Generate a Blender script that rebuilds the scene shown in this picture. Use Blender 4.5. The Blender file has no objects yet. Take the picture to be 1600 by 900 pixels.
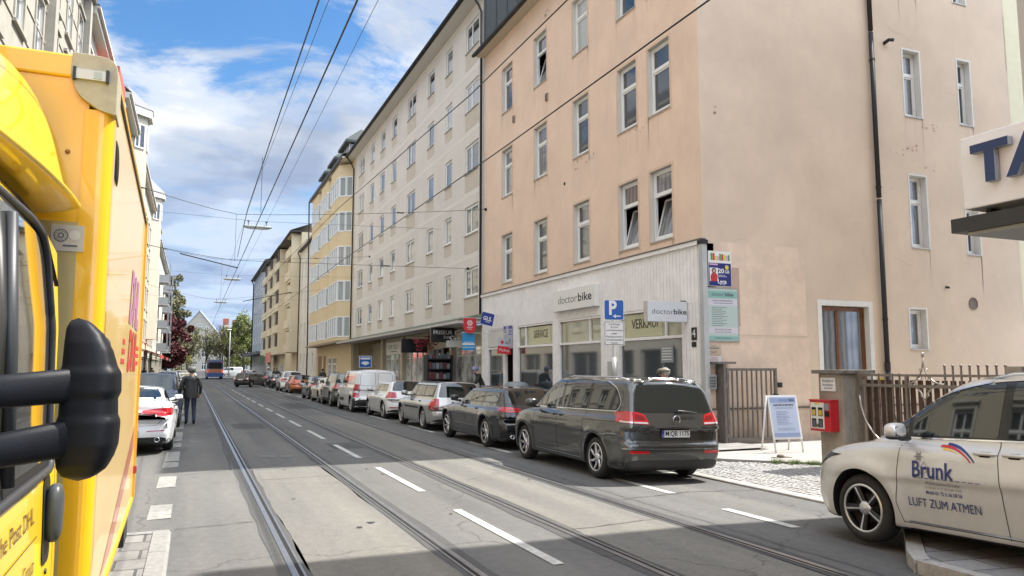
import bpy, bmesh, math, random
import numpy as np
from mathutils import Vector, Matrix
from mathutils.bvhtree import BVHTree
from mathutils.geometry import delaunay_2d_cdt
PI = math.pi
rad = math.radians
random.seed(7)
S = bpy.context.scene
COL = S.collection

# ------------------------------------------------------------ camera, sky, sun, exposure
cam_d = bpy.data.cameras.new('camera')
cam = bpy.data.objects.new('camera', cam_d)
COL.objects.link(cam)
S.camera = cam
cam_d.sensor_width = 36
cam_d.lens = 27.0
cam_d.clip_start = 0.05
cam_d.clip_end = 2500
cam.location = (0, 0, 1.75)
cam.rotation_euler = (PI / 2 + 0.10462, 0, -0.39285)

SUN_EL = rad(54.0)
SUN_STRENGTH = 5.0
SKY_STRENGTH = 0.135
sd = bpy.data.lights.new('sun', 'SUN')
sd.energy = SUN_STRENGTH
sd.angle = rad(0.5)
sd.color = (1, 0.955, 0.88)
sun = bpy.data.objects.new('sun', sd)
COL.objects.link(sun)
sun.rotation_euler = (0, PI / 2 - SUN_EL, rad(0.5))   # stands over the right-hand row of houses (+X)

W = bpy.data.worlds.new('World')
S.world = W
W.use_nodes = True
wn = W.node_tree.nodes
wl = W.node_tree.links
wn.clear()
out = wn.new('ShaderNodeOutputWorld')
bg = wn.new('ShaderNodeBackground')
bg.inputs['Strength'].default_value = SKY_STRENGTH
sky = wn.new('ShaderNodeTexSky')
sky.sky_type = 'NISHITA'
sky.sun_disc = False
sky.sun_elevation = SUN_EL
sky.sun_rotation = rad(90)
sky.air_density = 1.0
sky.dust_density = 0.3
sky.ozone_density = 2.0
hsv = wn.new('ShaderNodeHueSaturation')
hsv.inputs['Saturation'].default_value = 1.30
hsv.inputs['Value'].default_value = 0.78
wl.new(sky.outputs[0], hsv.inputs['Color'])
tc = wn.new('ShaderNodeTexCoord')
sep = wn.new('ShaderNodeSeparateXYZ')
wl.new(tc.outputs['Generated'], sep.inputs[0])
# project the view direction on a cloud deck: (x, y) / (z + .12)
def wmath(op, a, b=None, c=None):
    n = wn.new('ShaderNodeMath')
    n.operation = op
    for i, v in enumerate((a, b, c)):
        if v is None:
            continue
        if isinstance(v, (int, float)):
            n.inputs[i].default_value = v
        else:
            wl.new(v, n.inputs[i])
    return n.outputs[0]
zc = wmath('ADD', wmath('MAXIMUM', sep.outputs['Z'], 0.0), 0.16)
cx_ = wmath('DIVIDE', sep.outputs['X'], zc)
cy_ = wmath('DIVIDE', sep.outputs['Y'], zc)
comb = wn.new('ShaderNodeCombineXYZ')
wl.new(cx_, comb.inputs[0]); wl.new(cy_, comb.inputs[1])
def wnoise(scale, detail, rough, loc, dist=0.0):
    mp = wn.new('ShaderNodeMapping')
    mp.inputs['Location'].default_value = loc
    wl.new(comb.outputs[0], mp.inputs['Vector'])
    n = wn.new('ShaderNodeTexNoise')
    n.inputs['Scale'].default_value = scale
    n.inputs['Detail'].default_value = detail
    n.inputs['Roughness'].default_value = rough
    n.inputs['Distortion'].default_value = dist
    wl.new(mp.outputs[0], n.inputs['Vector'])
    return n.outputs['Fac']
def wramp(fac, stops):
    r = wn.new('ShaderNodeValToRGB')
    r.color_ramp.interpolation = 'EASE'
    el = r.color_ramp.elements
    el[0].position, el[0].color = stops[0][0], (*stops[0][1], 1)
    el[1].position, el[1].color = stops[-1][0], (*stops[-1][1], 1)
    for p, c in stops[1:-1]:
        e = el.new(p); e.color = (*c, 1)
    wl.new(fac, r.inputs[0])
    return r.outputs[0]
CL_LOC = (1.3, 0.4, 0.0)
big = wnoise(1.75, 8, 0.60, CL_LOC, 0.35)
cov = wramp(big, [(0.375, (0.04,) * 3), (0.455, (0.70,) * 3), (0.55, (1, 1, 1))])
low = wramp(sep.outputs['Z'], [(0.0, (0.75,) * 3), (0.30, (0, 0, 0))])
mx_ = wn.new('ShaderNodeMix'); mx_.data_type = 'RGBA'; mx_.blend_type = 'SCREEN'; mx_.inputs['Factor'].default_value = 1
wl.new(cov, mx_.inputs['A']); wl.new(low, mx_.inputs['B']); cov = mx_.outputs['Result']
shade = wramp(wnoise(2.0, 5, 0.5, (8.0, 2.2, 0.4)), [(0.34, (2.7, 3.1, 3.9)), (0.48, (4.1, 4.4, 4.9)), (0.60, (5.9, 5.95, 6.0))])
# clouds brighten overhead and sunward; added gain behind the camera fills the shaded walls
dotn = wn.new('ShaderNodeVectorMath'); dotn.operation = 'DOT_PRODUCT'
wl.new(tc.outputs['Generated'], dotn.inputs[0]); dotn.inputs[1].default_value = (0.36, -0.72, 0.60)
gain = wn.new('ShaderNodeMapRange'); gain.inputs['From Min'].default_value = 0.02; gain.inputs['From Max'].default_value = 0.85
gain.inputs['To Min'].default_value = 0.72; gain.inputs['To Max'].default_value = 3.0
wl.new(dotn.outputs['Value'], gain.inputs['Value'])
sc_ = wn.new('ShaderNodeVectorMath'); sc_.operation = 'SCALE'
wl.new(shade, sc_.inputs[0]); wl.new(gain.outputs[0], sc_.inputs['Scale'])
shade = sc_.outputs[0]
# heavier, bluer cloud low on the horizon
hz = wramp(sep.outputs['Z'], [(0.0, (0.55, 0.68, 0.92)), (0.16, (0.66, 0.77, 0.95)), (0.34, (1, 1, 1))])
mh = wn.new('ShaderNodeMix'); mh.data_type = 'RGBA'; mh.blend_type = 'MULTIPLY'; mh.inputs['Factor'].default_value = 1
wl.new(shade, mh.inputs['A']); wl.new(hz, mh.inputs['B'])
shade = mh.outputs['Result']
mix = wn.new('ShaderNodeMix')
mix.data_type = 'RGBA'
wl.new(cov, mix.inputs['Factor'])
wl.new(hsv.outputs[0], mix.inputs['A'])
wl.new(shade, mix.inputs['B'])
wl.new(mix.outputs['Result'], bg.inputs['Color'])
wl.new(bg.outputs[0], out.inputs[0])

S.view_settings.view_transform = 'Standard'
S.view_settings.look = 'None'
S.view_settings.exposure = 0.90
S.view_settings.gamma = 1.0
S.view_settings.use_curve_mapping = False
S.cycles.max_bounces = 6
S.cycles.diffuse_bounces = 3
S.cycles.glossy_bounces = 3
S.cycles.transmission_bounces = 3
S.cycles.transparent_max_bounces = 6
S.cycles.caustics_reflective = False
S.cycles.caustics_refractive = False

# ------------------------------------------------------------ materials
_M = {}
def mat(name, col, rough=0.6, metal=0.0, var=0.0, vscale=3.0, bump=0.0, bscale=40.0, coat=0.0, stain=0.0, stain_col=None, emit=0.0, spec=None):
    """plain procedural material: base colour with low-frequency variation, stains and bump"""
    if name in _M:
        return _M[name]
    m = bpy.data.materials.new(name)
    m.use_nodes = True
    nt = m.node_tree
    b = nt.nodes['Principled BSDF']
    b.inputs['Base Color'].default_value = (*col, 1)
    b.inputs['Roughness'].default_value = rough
    b.inputs['Metallic'].default_value = metal
    if coat:
        b.inputs['Coat Weight'].default_value = coat
        b.inputs['Coat Roughness'].default_value = 0.03
    if spec is not None:
        b.inputs['Specular IOR Level'].default_value = spec
    if emit:
        b.inputs['Emission Color'].default_value = (*col, 1)
        b.inputs['Emission Strength'].default_value = emit
    if var or bump or stain:
        geo = nt.nodes.new('ShaderNodeNewGeometry')
    cur = None
    if var:
        n = nt.nodes.new('ShaderNodeTexNoise')
        n.inputs['Scale'].default_value = vscale
        n.inputs['Detail'].default_value = 6
        n.inputs['Roughness'].default_value = 0.65
        nt.links.new(geo.outputs['Position'], n.inputs['Vector'])
        r = nt.nodes.new('ShaderNodeValToRGB')
        lo = tuple(max(0, c * (1 - var)) for c in col)
        hi = tuple(min(1, c * (1 + var)) for c in col)
        r.color_ramp.elements[0].position = 0.32
        r.color_ramp.elements[1].position = 0.68
        r.color_ramp.elements[0].color = (*lo, 1)
        r.color_ramp.elements[1].color = (*hi, 1)
        nt.links.new(n.outputs['Fac'], r.inputs[0])
        cur = r.outputs[0]
    if stain:
        n = nt.nodes.new('ShaderNodeTexNoise')
        n.inputs['Scale'].default_value = 0.9
        n.inputs['Detail'].default_value = 9
        n.inputs['Roughness'].default_value = 0.7
        mp = nt.nodes.new('ShaderNodeMapping')
        mp.inputs['Scale'].default_value = (1.6, 1.6, 0.45)
        nt.links.new(geo.outputs['Position'], mp.inputs[0])
        nt.links.new(mp.outputs[0], n.inputs['Vector'])
        r = nt.nodes.new('ShaderNodeValToRGB')
        r.color_ramp.elements[0].position = 0.50
        r.color_ramp.elements[1].position = 0.80
        r.color_ramp.elements[0].color = (0, 0, 0, 1)
        r.color_ramp.elements[1].color = (stain,) * 3 + (1,)
        nt.links.new(n.outputs['Fac'], r.inputs[0])
        mx = nt.nodes.new('ShaderNodeMix')
        mx.data_type = 'RGBA'
        nt.links.new(r.outputs[0], mx.inputs['Factor'])
        if cur is not None:
            nt.links.new(cur, mx.inputs['A'])
        else:
            mx.inputs['A'].default_value = (*col, 1)
        mx.inputs['B'].default_value = (*(stain_col or tuple(c * 0.55 for c in col)), 1)
        cur = mx.outputs['Result']
    if cur is not None:
        nt.links.new(cur, b.inputs['Base Color'])
    if bump:
        n = nt.nodes.new('ShaderNodeTexNoise')
        n.inputs['Scale'].default_value = bscale
        n.inputs['Detail'].default_value = 4
        nt.links.new(geo.outputs['Position'], n.inputs['Vector'])
        bp = nt.nodes.new('ShaderNodeBump')
        bp.inputs['Strength'].default_value = bump
        bp.inputs['Distance'].default_value = 0.01
        nt.links.new(n.outputs['Fac'], bp.inputs['Height'])
        nt.links.new(bp.outputs[0], b.inputs['Normal'])
    _M[name] = m
    return m

# ------------------------------------------------------------ objects
ROOTS = {}
def thing(name, label, cat, loc=(0, 0, 0), rotz=0.0, group=None):
    o = bpy.data.objects.new(name, None)
    o.empty_display_size = 0.2
    COL.objects.link(o)
    o.location = loc
    o.rotation_euler = (0, 0, rotz)
    o['label'] = label
    o['category'] = cat
    if group:
        o['group'] = group
    return o
def tag(o, label, cat, group=None):
    o['label'] = label
    o['category'] = cat
    if group:
        o['group'] = group
    return o
def structure(o, kind='structure'):
    o['kind'] = kind
    return o
def copy_tree(o, parent=None, loc=None, rotz=None, label=None):
    c = o.copy()
    COL.objects.link(c)
    c.parent = parent
    if loc is not None:
        c.location = loc
    if rotz is not None:
        c.rotation_euler = (0, 0, rotz)
    if label:
        c['label'] = label
    for ch in o.children:
        copy_tree(ch, c)
    return c

class MB:
    """collects geometry; build() links it as one mesh object"""
    def __init__(s):
        s.v = []; s.f = []; s.m = []; s.sm = []
    def add(s, vs, fs, mi=0, smooth=False):
        k = len(s.v)
        s.v.extend([tuple(p) for p in vs])
        for f in fs:
            s.f.append([i + k for i in f]); s.m.append(mi); s.sm.append(smooth)
        return s
    def box(s, x0, x1, y0, y1, z0, z1, mi=0):
        if x0 > x1: x0, x1 = x1, x0
        if y0 > y1: y0, y1 = y1, y0
        if z0 > z1: z0, z1 = z1, z0
        vs = [(x0, y0, z0), (x1, y0, z0), (x1, y1, z0), (x0, y1, z0), (x0, y0, z1), (x1, y0, z1), (x1, y1, z1), (x0, y1, z1)]
        return s.add(vs, [(0, 3, 2, 1), (4, 5, 6, 7), (0, 1, 5, 4), (1, 2, 6, 5), (2, 3, 7, 6), (3, 0, 4, 7)], mi)
    def quad(s, a, b, c, d, mi=0):
        return s.add([a, b, c, d], [(0, 1, 2, 3)], mi)
    def prism(s, poly, z0, z1, mi=0):
        """poly: (x, y) ring, counter-clockwise seen from above"""
        n = len(poly)
        vs = [(x, y, z0) for x, y in poly] + [(x, y, z1) for x, y in poly]
        fs = [tuple(range(n - 1, -1, -1)), tuple(range(n, 2 * n))]
        fs += [(i, (i + 1) % n, n + (i + 1) % n, n + i) for i in range(n)]
        return s.add(vs, fs, mi)
    def extr(s, poly, a, b, axis='y', mi=0):
        """extrude a ring of (p, q) along an axis. axis y: (x,z); axis x: (y,z)"""
        n = len(poly)
        if axis == 'y':
            vs = [(p, a, q) for p, q in poly] + [(p, b, q) for p, q in poly]
        else:
            vs = [(a, p, q) for p, q in poly] + [(b, p, q) for p, q in poly]
        fs = [tuple(range(n)), tuple(range(2 * n - 1, n - 1, -1))]
        fs += [(i, n + i, n + (i + 1) % n, (i + 1) % n) for i in range(n)]
        return s.add(vs, fs, mi)
    def tube(s, pts, r, n=8, mi=0, r2=None, smooth=True, cap=True):
        pts = [Vector(p) for p in pts]
        rings = []
        k0 = len(s.v)
        up = Vector((0, 0, 1))
        for i, p in enumerate(pts):
            d = (pts[min(i + 1, len(pts) - 1)] - pts[max(i - 1, 0)]).normalized()
            u = up if abs(d.dot(up)) < 0.95 else Vector((1, 0, 0))
            a = d.cross(u).normalized(); b = a.cross(d).normalized()
            t = i / max(1, len(pts) - 1)
            rr = r[i] if isinstance(r, (list, tuple)) else (r if r2 is None else r + (r2 - r) * t)
            for j in range(n):
                an = 2 * PI * j / n
                s.v.append(tuple(p + a * rr * math.cos(an) + b * rr * math.sin(an)))
        for i in range(len(pts) - 1):
            for j in range(n):
                q = [k0 + i * n + j, k0 + i * n + (j + 1) % n, k0 + (i + 1) * n + (j + 1) % n, k0 + (i + 1) * n + j]
                s.f.append(q); s.m.append(mi); s.sm.append(smooth)
        if cap:
            s.f.append([k0 + j for j in range(n)][::-1]); s.m.append(mi); s.sm.append(False)
            e = k0 + (len(pts) - 1) * n
            s.f.append([e + j for j in range(n)]); s.m.append(mi); s.sm.append(False)
        return s
    def lathe(s, prof, n=32, axis='z', c=(0, 0, 0), mi=0, smooth=True):
        """prof: (radius, height)"""
        k0 = len(s.v)
        for r, h in prof:
            for j in range(n):
                a = 2 * PI * j / n
                p = (r * math.cos(a), r * math.sin(a), h)
                if axis == 'y':
                    p = (p[0], p[2], p[1])
                elif axis == 'x':
                    p = (p[2], p[0], p[1])
                s.v.append((p[0] + c[0], p[1] + c[1], p[2] + c[2]))
        for i in range(len(prof) - 1):
            for j in range(n):
                q = [k0 + i * n + j, k0 + i * n + (j + 1) % n, k0 + (i + 1) * n + (j + 1) % n, k0 + (i + 1) * n + j]
                s.f.append(q); s.m.append(mi); s.sm.append(smooth)
        return s
    def blob(s, c, r, nu=14, nv=9, e=1.0, mi=0, M=None):
        """superellipsoid"""
        k0 = len(s.v)
        sg = lambda t, p: math.copysign(abs(t) ** p, t)
        for i in range(nv + 1):
            ph = -PI / 2 + PI * i / nv
            for j in range(nu):
                th = 2 * PI * j / nu
                p = Vector((r[0] * sg(math.cos(ph), e) * sg(math.cos(th), e), r[1] * sg(math.cos(ph), e) * sg(math.sin(th), e), r[2] * sg(math.sin(ph), e)))
                if M is not None:
                    p = M @ p
                s.v.append((p.x + c[0], p.y + c[1], p.z + c[2]))
        for i in range(nv):
            for j in range(nu):
                q = [k0 + i * nu + j, k0 + i * nu + (j + 1) % nu, k0 + (i + 1) * nu + (j + 1) % nu, k0 + (i + 1) * nu + j]
                s.f.append(q); s.m.append(mi); s.sm.append(True)
        return s
    def mesh(s, name, mats, bevel=0.0):
        me = bpy.data.meshes.new(name)
        me.from_pydata(s.v, [], s.f)
        for m in (mats if isinstance(mats, (list, tuple)) else [mats]):
            me.materials.append(m)
        me.polygons.foreach_set('material_index', s.m)
        me.polygons.foreach_set('use_smooth', s.sm)
        me.validate()
        if bevel:
            bm = bmesh.new(); bm.from_mesh(me)
            bmesh.ops.remove_doubles(bm, verts=bm.verts, dist=1e-5)
            ed = [e for e in bm.edges if len(e.link_faces) == 2 and e.calc_face_angle(0) > 0.6]
            bmesh.ops.bevel(bm, geom=ed, offset=bevel, segments=2, affect='EDGES', profile=0.5, clamp_overlap=True)
            bm.to_mesh(me); bm.free()
        me.update()
        return me
    def build(s, name, mats, parent=None, loc=None, rotz=None, bevel=0.0):
        o = bpy.data.objects.new(name, s.mesh(name, mats, bevel))
        COL.objects.link(o)
        if parent:
            o.parent = parent
        if loc:
            o.location = loc
        if rotz is not None:
            o.rotation_euler = (0, 0, rotz)
        return o
def inst(me, name, parent=None, loc=(0, 0, 0), rot=(0, 0, 0), scale=None):
    o = bpy.data.objects.new(name, me)
    COL.objects.link(o)
    if parent:
        o.parent = parent
    o.location = loc
    o.rotation_euler = rot
    if scale:
        o.scale = scale
    return o

_TM = {}
def text_geo(txt, size=1.0, extr=0.0, bold=0.0, space=1.0, align='CENTER', shear=0.0):
    key = (txt, size, extr, bold, space, align, shear)
    if key in _TM:
        return _TM[key]
    cu = bpy.data.curves.new('t', 'FONT')
    cu.body = txt; cu.size = size; cu.extrude = extr; cu.offset = bold
    cu.space_character = space; cu.align_x = align; cu.align_y = 'CENTER'; cu.shear = shear
    cu.resolution_u = 3
    o = bpy.data.objects.new('t', cu)
    COL.objects.link(o)
    dg = bpy.context.evaluated_depsgraph_get()
    me = bpy.data.meshes.new_from_object(o.evaluated_get(dg))
    vs = [tuple(v.co) for v in me.vertices]
    fs = [tuple(p.vertices) for p in me.polygons]
    bpy.data.objects.remove(o); bpy.data.curves.remove(cu); bpy.data.meshes.remove(me)
    _TM[key] = (vs, fs)
    return vs, fs
def put_text(mb, txt, origin, right, up, height, width=None, mi=0, extr=0.0, bold=0.0, space=1.0, align='CENTER', out=0.003, shear=0.0):
    """text centred on origin; right/up are unit vectors; height = capital height"""
    vs, fs = text_geo(txt, 1.0, 0.0, bold, space, align, shear)
    if not vs:
        return mb
    right = Vector(right).normalized(); up = Vector(up).normalized(); nrm = right.cross(up)
    k = height / 0.70
    xs = [v[0] for v in vs]
    kx = k if width is None else width / (max(xs) - min(xs))
    o = Vector(origin) + nrm * out
    pts = [o + right * (v[0] * kx) + up * (v[1] * k) for v in vs]
    if extr:
        n = len(pts)
        back = [p - nrm * extr for p in pts]
        es = {}
        for f in fs:
            for i in range(len(f)):
                e = (f[i], f[(i + 1) % len(f)])
                es[e] = es.get(e, 0) + 1
        side = [(a, n + a, n + b, b) for (a, b) in es if (b, a) not in es]
        mb.add(pts + back, side, mi + 1)
        mb.add(pts, fs, mi)
    else:
        mb.add(pts, fs, mi)
    return mb
M_glass = mat('car_glass', (0.006, 0.010, 0.010), 0.03, 0.0, spec=.85, coat=0.25)
M_blk = mat('black_plastic', (0.02, 0.02, 0.021), 0.5, bump=0.05, bscale=300)
M_gloss = mat('gloss_black', (0.008, 0.008, 0.009), 0.12)
M_gap = mat('panel_gap', (0.004, 0.004, 0.004), 0.9)
M_tyre = mat('tyre_rubber', (0.018, 0.018, 0.018), 0.75, var=0.3, vscale=30, bump=0.2, bscale=90)
M_rim = mat('rim_metal', (0.62, 0.62, 0.63), 0.28, 0.9)
M_rimd = mat('rim_dark', (0.03, 0.03, 0.032), 0.35, 0.6)
M_chrome = mat('chrome', (0.75, 0.76, 0.78), 0.12, 1.0)
M_red = mat('lamp_red', (0.42, 0.008, 0.012), 0.08, coat=1.0)
M_redd = mat('lamp_dark_red', (0.16, 0.004, 0.008), 0.10, coat=1.0)
M_lens = mat('lamp_clear', (0.55, 0.56, 0.58), 0.08, 0.3, coat=1.0)
M_plate = mat('plate_white', (0.72, 0.73, 0.72), 0.35)
M_eu = mat('plate_blue', (0.01, 0.06, 0.42), 0.4)
M_ink = mat('ink_black', (0.012, 0.012, 0.014), 0.6)
M_liner = mat('under_black', (0.01, 0.01, 0.01), 0.9)

def rnd(poly, r=0.04, n=4):
    """round the corners of a ring; r may be a list"""
    out_ = []
    N = len(poly)
    for i in range(N):
        p = Vector(poly[i]); a = Vector(poly[i - 1]); b = Vector(poly[(i + 1) % N])
        rr = r[i] if isinstance(r, (list, tuple)) else r
        rr = min(rr, (a - p).length * 0.45, (b - p).length * 0.45)
        if rr < 1e-4:
            out_.append(tuple(p)); continue
        p0 = p + (a - p).normalized() * rr; p1 = p + (b - p).normalized() * rr
        for k in range(n + 1):
            t = k / n
            q = p0 * (1 - t) ** 2 + p * 2 * t * (1 - t) + p1 * t * t
            out_.append((q.x, q.y))
    return out_

# ------------------------------------------------------------ ground, road, pavements
def asphalt(name, c, warm=(1, 1, 1), agg=0.35):
    m = bpy.data.materials.new(name)
    m.use_nodes = True
    nt = m.node_tree; b = nt.nodes['Principled BSDF']; L = nt.links
    geo = nt.nodes.new('ShaderNodeNewGeometry')
    def noise(sc, det, ro, st=(1, 1, 1)):
        mp = nt.nodes.new('ShaderNodeMapping'); mp.inputs['Scale'].default_value = st
        L.new(geo.outputs['Position'], mp.inputs[0])
        n = nt.nodes.new('ShaderNodeTexNoise'); n.inputs['Scale'].default_value = sc; n.inputs['Detail'].default_value = det; n.inputs['Roughness'].default_value = ro
        L.new(mp.outputs[0], n.inputs['Vector']); return n.outputs['Fac']
    def ramp(f, p0, c0, p1, c1):
        r = nt.nodes.new('ShaderNodeValToRGB'); e = r.color_ramp.elements
        e[0].position = p0; e[0].color = (*c0, 1); e[1].position = p1; e[1].color = (*c1, 1)
        L.new(f, r.inputs[0]); return r.outputs[0]
    def mul(a, b_):
        x = nt.nodes.new('ShaderNodeMix'); x.data_type = 'RGBA'; x.blend_type = 'MULTIPLY'; x.inputs['Factor'].default_value = 1
        L.new(a, x.inputs['A']); L.new(b_, x.inputs['B']); return x.outputs['Result']
    base = ramp(noise(0.35, 7, 0.6, (1, .35, 1)), .35, tuple(c * w * .86 for w in warm), .65, tuple(c * w * 1.14 for w in warm))
    fine = ramp(noise(160, 2, 0.7), .30, (1 - agg,) * 3, .70, (1 + agg,) * 3)
    mid = ramp(noise(9, 6, 0.7), .35, (.90,) * 3, .65, (1.10,) * 3)
    track = ramp(noise(1.1, 4, 0.5, (1.6, .06, 1)), .42, (.86, .86, .88), .60, (1.07, 1.06, 1.04))
    vor = nt.nodes.new('ShaderNodeTexVoronoi'); vor.feature = 'DISTANCE_TO_EDGE'; vor.inputs['Scale'].default_value = 0.22
    mp = nt.nodes.new('ShaderNodeMapping')
    L.new(geo.outputs['Position'], mp.inputs[0])
    addn = nt.nodes.new('ShaderNodeTexNoise'); addn.inputs['Scale'].default_value = 1.3; addn.inputs['Detail'].default_value = 5
    L.new(geo.outputs['Position'], addn.inputs['Vector'])
    va = nt.nodes.new('ShaderNodeVectorMath'); va.operation = 'ADD'
    L.new(mp.outputs[0], va.inputs[0]); L.new(addn.outputs['Color'], va.inputs[1])
    L.new(va.outputs[0], vor.inputs['Vector'])
    crack = ramp(vor.outputs['Distance'], 0.0006, (.55,) * 3, .0016, (1,) * 3)
    L.new(mul(mul(mul(mul(base, fine), mid), track), crack), b.inputs['Base Color'])
    b.inputs['Roughness'].default_value = 0.86
    b.inputs['Specular IOR Level'].default_value = 0.35
    bp = nt.nodes.new('ShaderNodeBump'); bp.inputs['Strength'].default_value = 0.35; bp.inputs['Distance'].default_value = 0.004
    L.new(noise(140, 3, 0.7), bp.inputs['Height']); L.new(bp.outputs[0], b.inputs['Normal'])
    return m
def pavers(name, c, bw, bh, mortar=0.02, dark=0.35, rot=0.0, offs=0.5, var=0.18):
    m = bpy.data.materials.new(name); m.use_nodes = True
    nt = m.node_tree; b = nt.nodes['Principled BSDF']; L = nt.links
    geo = nt.nodes.new('ShaderNodeNewGeometry')
    mp = nt.nodes.new('ShaderNodeMapping'); mp.inputs['Rotation'].default_value = (0, 0, rot)
    L.new(geo.outputs['Position'], mp.inputs[0])
    br = nt.nodes.new('ShaderNodeTexBrick')
    br.inputs['Scale'].default_value = 1.0; br.inputs['Brick Width'].default_value = bw; br.inputs['Row Height'].default_value = bh
    br.inputs['Mortar Size'].default_value = mortar; br.inputs['Mortar Smooth'].default_value = 0.3; br.offset = offs
    br.inputs['Color1'].default_value = (*[x * (1 - var) for x in c], 1); br.inputs['Color2'].default_value = (*[x * (1 + var) for x in c], 1)
    br.inputs['Mortar'].default_value = (*[x * dark for x in c], 1)
    L.new(mp.outputs[0], br.inputs['Vector'])
    n = nt.nodes.new('ShaderNodeTexNoise'); n.inputs['Scale'].default_value = 5; n.inputs['Detail'].default_value = 8; n.inputs['Roughness'].default_value = .7
    L.new(geo.outputs['Position'], n.inputs['Vector'])
    r = nt.nodes.new('ShaderNodeValToRGB'); r.color_ramp.elements[0].position = .3; r.color_ramp.elements[1].position = .7
    r.color_ramp.elements[0].color = (.72, .72, .72, 1); r.color_ramp.elements[1].color = (1.2, 1.2, 1.2, 1)
    L.new(n.outputs['Fac'], r.inputs[0])
    x = nt.nodes.new('ShaderNodeMix'); x.data_type = 'RGBA'; x.blend_type = 'MULTIPLY'; x.inputs['Factor'].default_value = 1
    L.new(br.outputs['Color'], x.inputs['A']); L.new(r.outputs[0], x.inputs['B'])
    L.new(x.outputs['Result'], b.inputs['Base Color'])
    b.inputs['Roughness'].default_value = .85
    bp = nt.nodes.new('ShaderNodeBump'); bp.inputs['Strength'].default_value = .6; bp.inputs['Distance'].default_value = .01; bp.invert = True
    L.new(br.outputs['Fac'], bp.inputs['Height']); L.new(bp.outputs[0], b.inputs['Normal'])
    return m
M_asph = asphalt('asphalt_road', 0.127, (1.0, .985, .93), .45)
M_asph2 = asphalt('asphalt_patch', 0.078, (1, 1, .98), .4)
M_asph3 = asphalt('asphalt_light', 0.160, (1.0, .965, .86), .45)
M_ground = asphalt('ground_asphalt', 0.12, (1, .98, .93))
M_line = mat('road_paint', (.46, .46, .43), .7, var=.25, vscale=14, stain=.7, stain_col=(.20, .20, .19), bump=.2, bscale=150)
M_steel = mat('rail_steel', (.36, .36, .37), .33, .85, var=.15, vscale=8)
M_groove = mat('rail_groove', (.010, .010, .010), .9)
M_kerb = mat('granite_kerb', (.34, .33, .31), .8, var=.22, vscale=18, bump=.35, bscale=60, stain=.4)
M_slab = pavers('pavement_slabs', (.26, .25, .235), .42, .42, .012, .4)
M_slab2 = pavers('pavement_slabs_grey', (.22, .22, .215), .62, .32, .012, .35, rot=.15)
M_conc = mat('yard_concrete', (.33, .31, .285), .85, var=.18, vscale=2.5, stain=.5, bump=.25, bscale=50)

g = MB().quad((-900, -300, -.16), (900, -300, -.16), (900, 1400, -.16), (-900, 1400, -.16)).build('ground', M_ground)
structure(g)
GUT = -.075   # the road falls to the gutter on the right
rd = MB()
for (xa, za, xb, zb_) in ((-4.0, -.03, -2.5, -.03), (-2.5, -.03, 0.2, 0), (.2, 0, 5.35, 0), (5.35, 0, 8.0, GUT)):
    for (ya, yb) in ((-30, 60), (60, 240)):
        rd.quad((xa, ya, za), (xb, ya, zb_), (xb, yb, zb_), (xa, yb, za))
rd.quad((-60, 172, -.004), (60, 172, -.004), (60, 188, -.004), (-60, 188, -.004))
structure(rd.build('road', M_asph))
rz = lambda x: 0.0 if x <= 5.35 else (x - 5.35) / 2.65 * GUT
# repaired asphalt: strips along the rails, patches
pt = MB()
def sheet(m, x0, x1, y0, y1, dz=.004, mi=0, sk=0.0):
    m.quad((x0, y0, rz(x0) + dz), (x1, y0 + sk, rz(x1) + dz), (x1, y1 + sk, rz(x1) + dz), (x0, y1, rz(x0) + dz), mi)
TX = (0.89, 2.345, 3.79, 5.215)
def wavy(m, x0, x1, y0, y1, mi, dz, amp, seed, stp=.7):
    rr = random.Random(seed); ys = np.arange(y0, y1, stp)
    pa = [(x0 + rr.uniform(-amp, amp), y, dz) for y in ys]; pb = [(x1 + rr.uniform(-amp, amp), y, dz) for y in ys]
    for i in range(len(ys) - 1):
        m.quad(pa[i], pb[i], pb[i + 1], pa[i + 1], mi)
for i, x in enumerate(TX):
    wavy(pt, x - .15, x + .13, -6, 60, 0, .004, .018, 5 + i)
    sheet(pt, x - .14, x + .13, 60, 172, .004)
sheet(pt, 2.95, 3.60, 17.2, 18.6, .004); sheet(pt, 1.2, 2.1, 24, 26.2, .004); sheet(pt, 4.0, 5.0, 35, 40, .004)
sheet(pt, 5.4, 6.0, 44, 52, .004); sheet(pt, -1.6, -.6, 30, 33, .004)
structure(pt.build('road_patches', [M_asph2]))
pl = MB()
wavy(pl, 1.02, 2.20, -4, 14.5, 0, .004, .02, 31); wavy(pl, 3.93, 5.06, -4, 30, 0, .004, .02, 32)
structure(pl.build('road_surface_light', [M_asph3]))
sm_ = MB(); rq = random.Random(23)
def seam(pts, w_, amp):
    for (a, b_) in zip(pts, pts[1:]):
        a = Vector(a); b_ = Vector(b_); n_ = max(2, int((b_ - a).length / .16)); d = (b_ - a).normalized(); q = Vector((-d.y, d.x))
        c = [a + (b_ - a) * i / n_ + q * rq.uniform(-amp, amp) for i in range(n_ + 1)]
        for i in range(n_):
            w0 = w_ * rq.uniform(.4, 1.3); w1 = w_ * rq.uniform(.4, 1.3)
            P4 = [c[i] - q * w0, c[i + 1] - q * w1, c[i + 1] + q * w1, c[i] + q * w0]
            sm_.add([(p.x, p.y, rz(p.x) + .0075) for p in P4], [(0, 1, 2, 3)])
seam([(-.1, 9.35), (.72, 9.5)], .010, .02); seam([(1.05, 12.9), (2.2, 13.0)], .008, .02); seam([(5.4, 9.2), (6.8, 9.6), (7.9, 9.5)], .009, .03)
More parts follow.
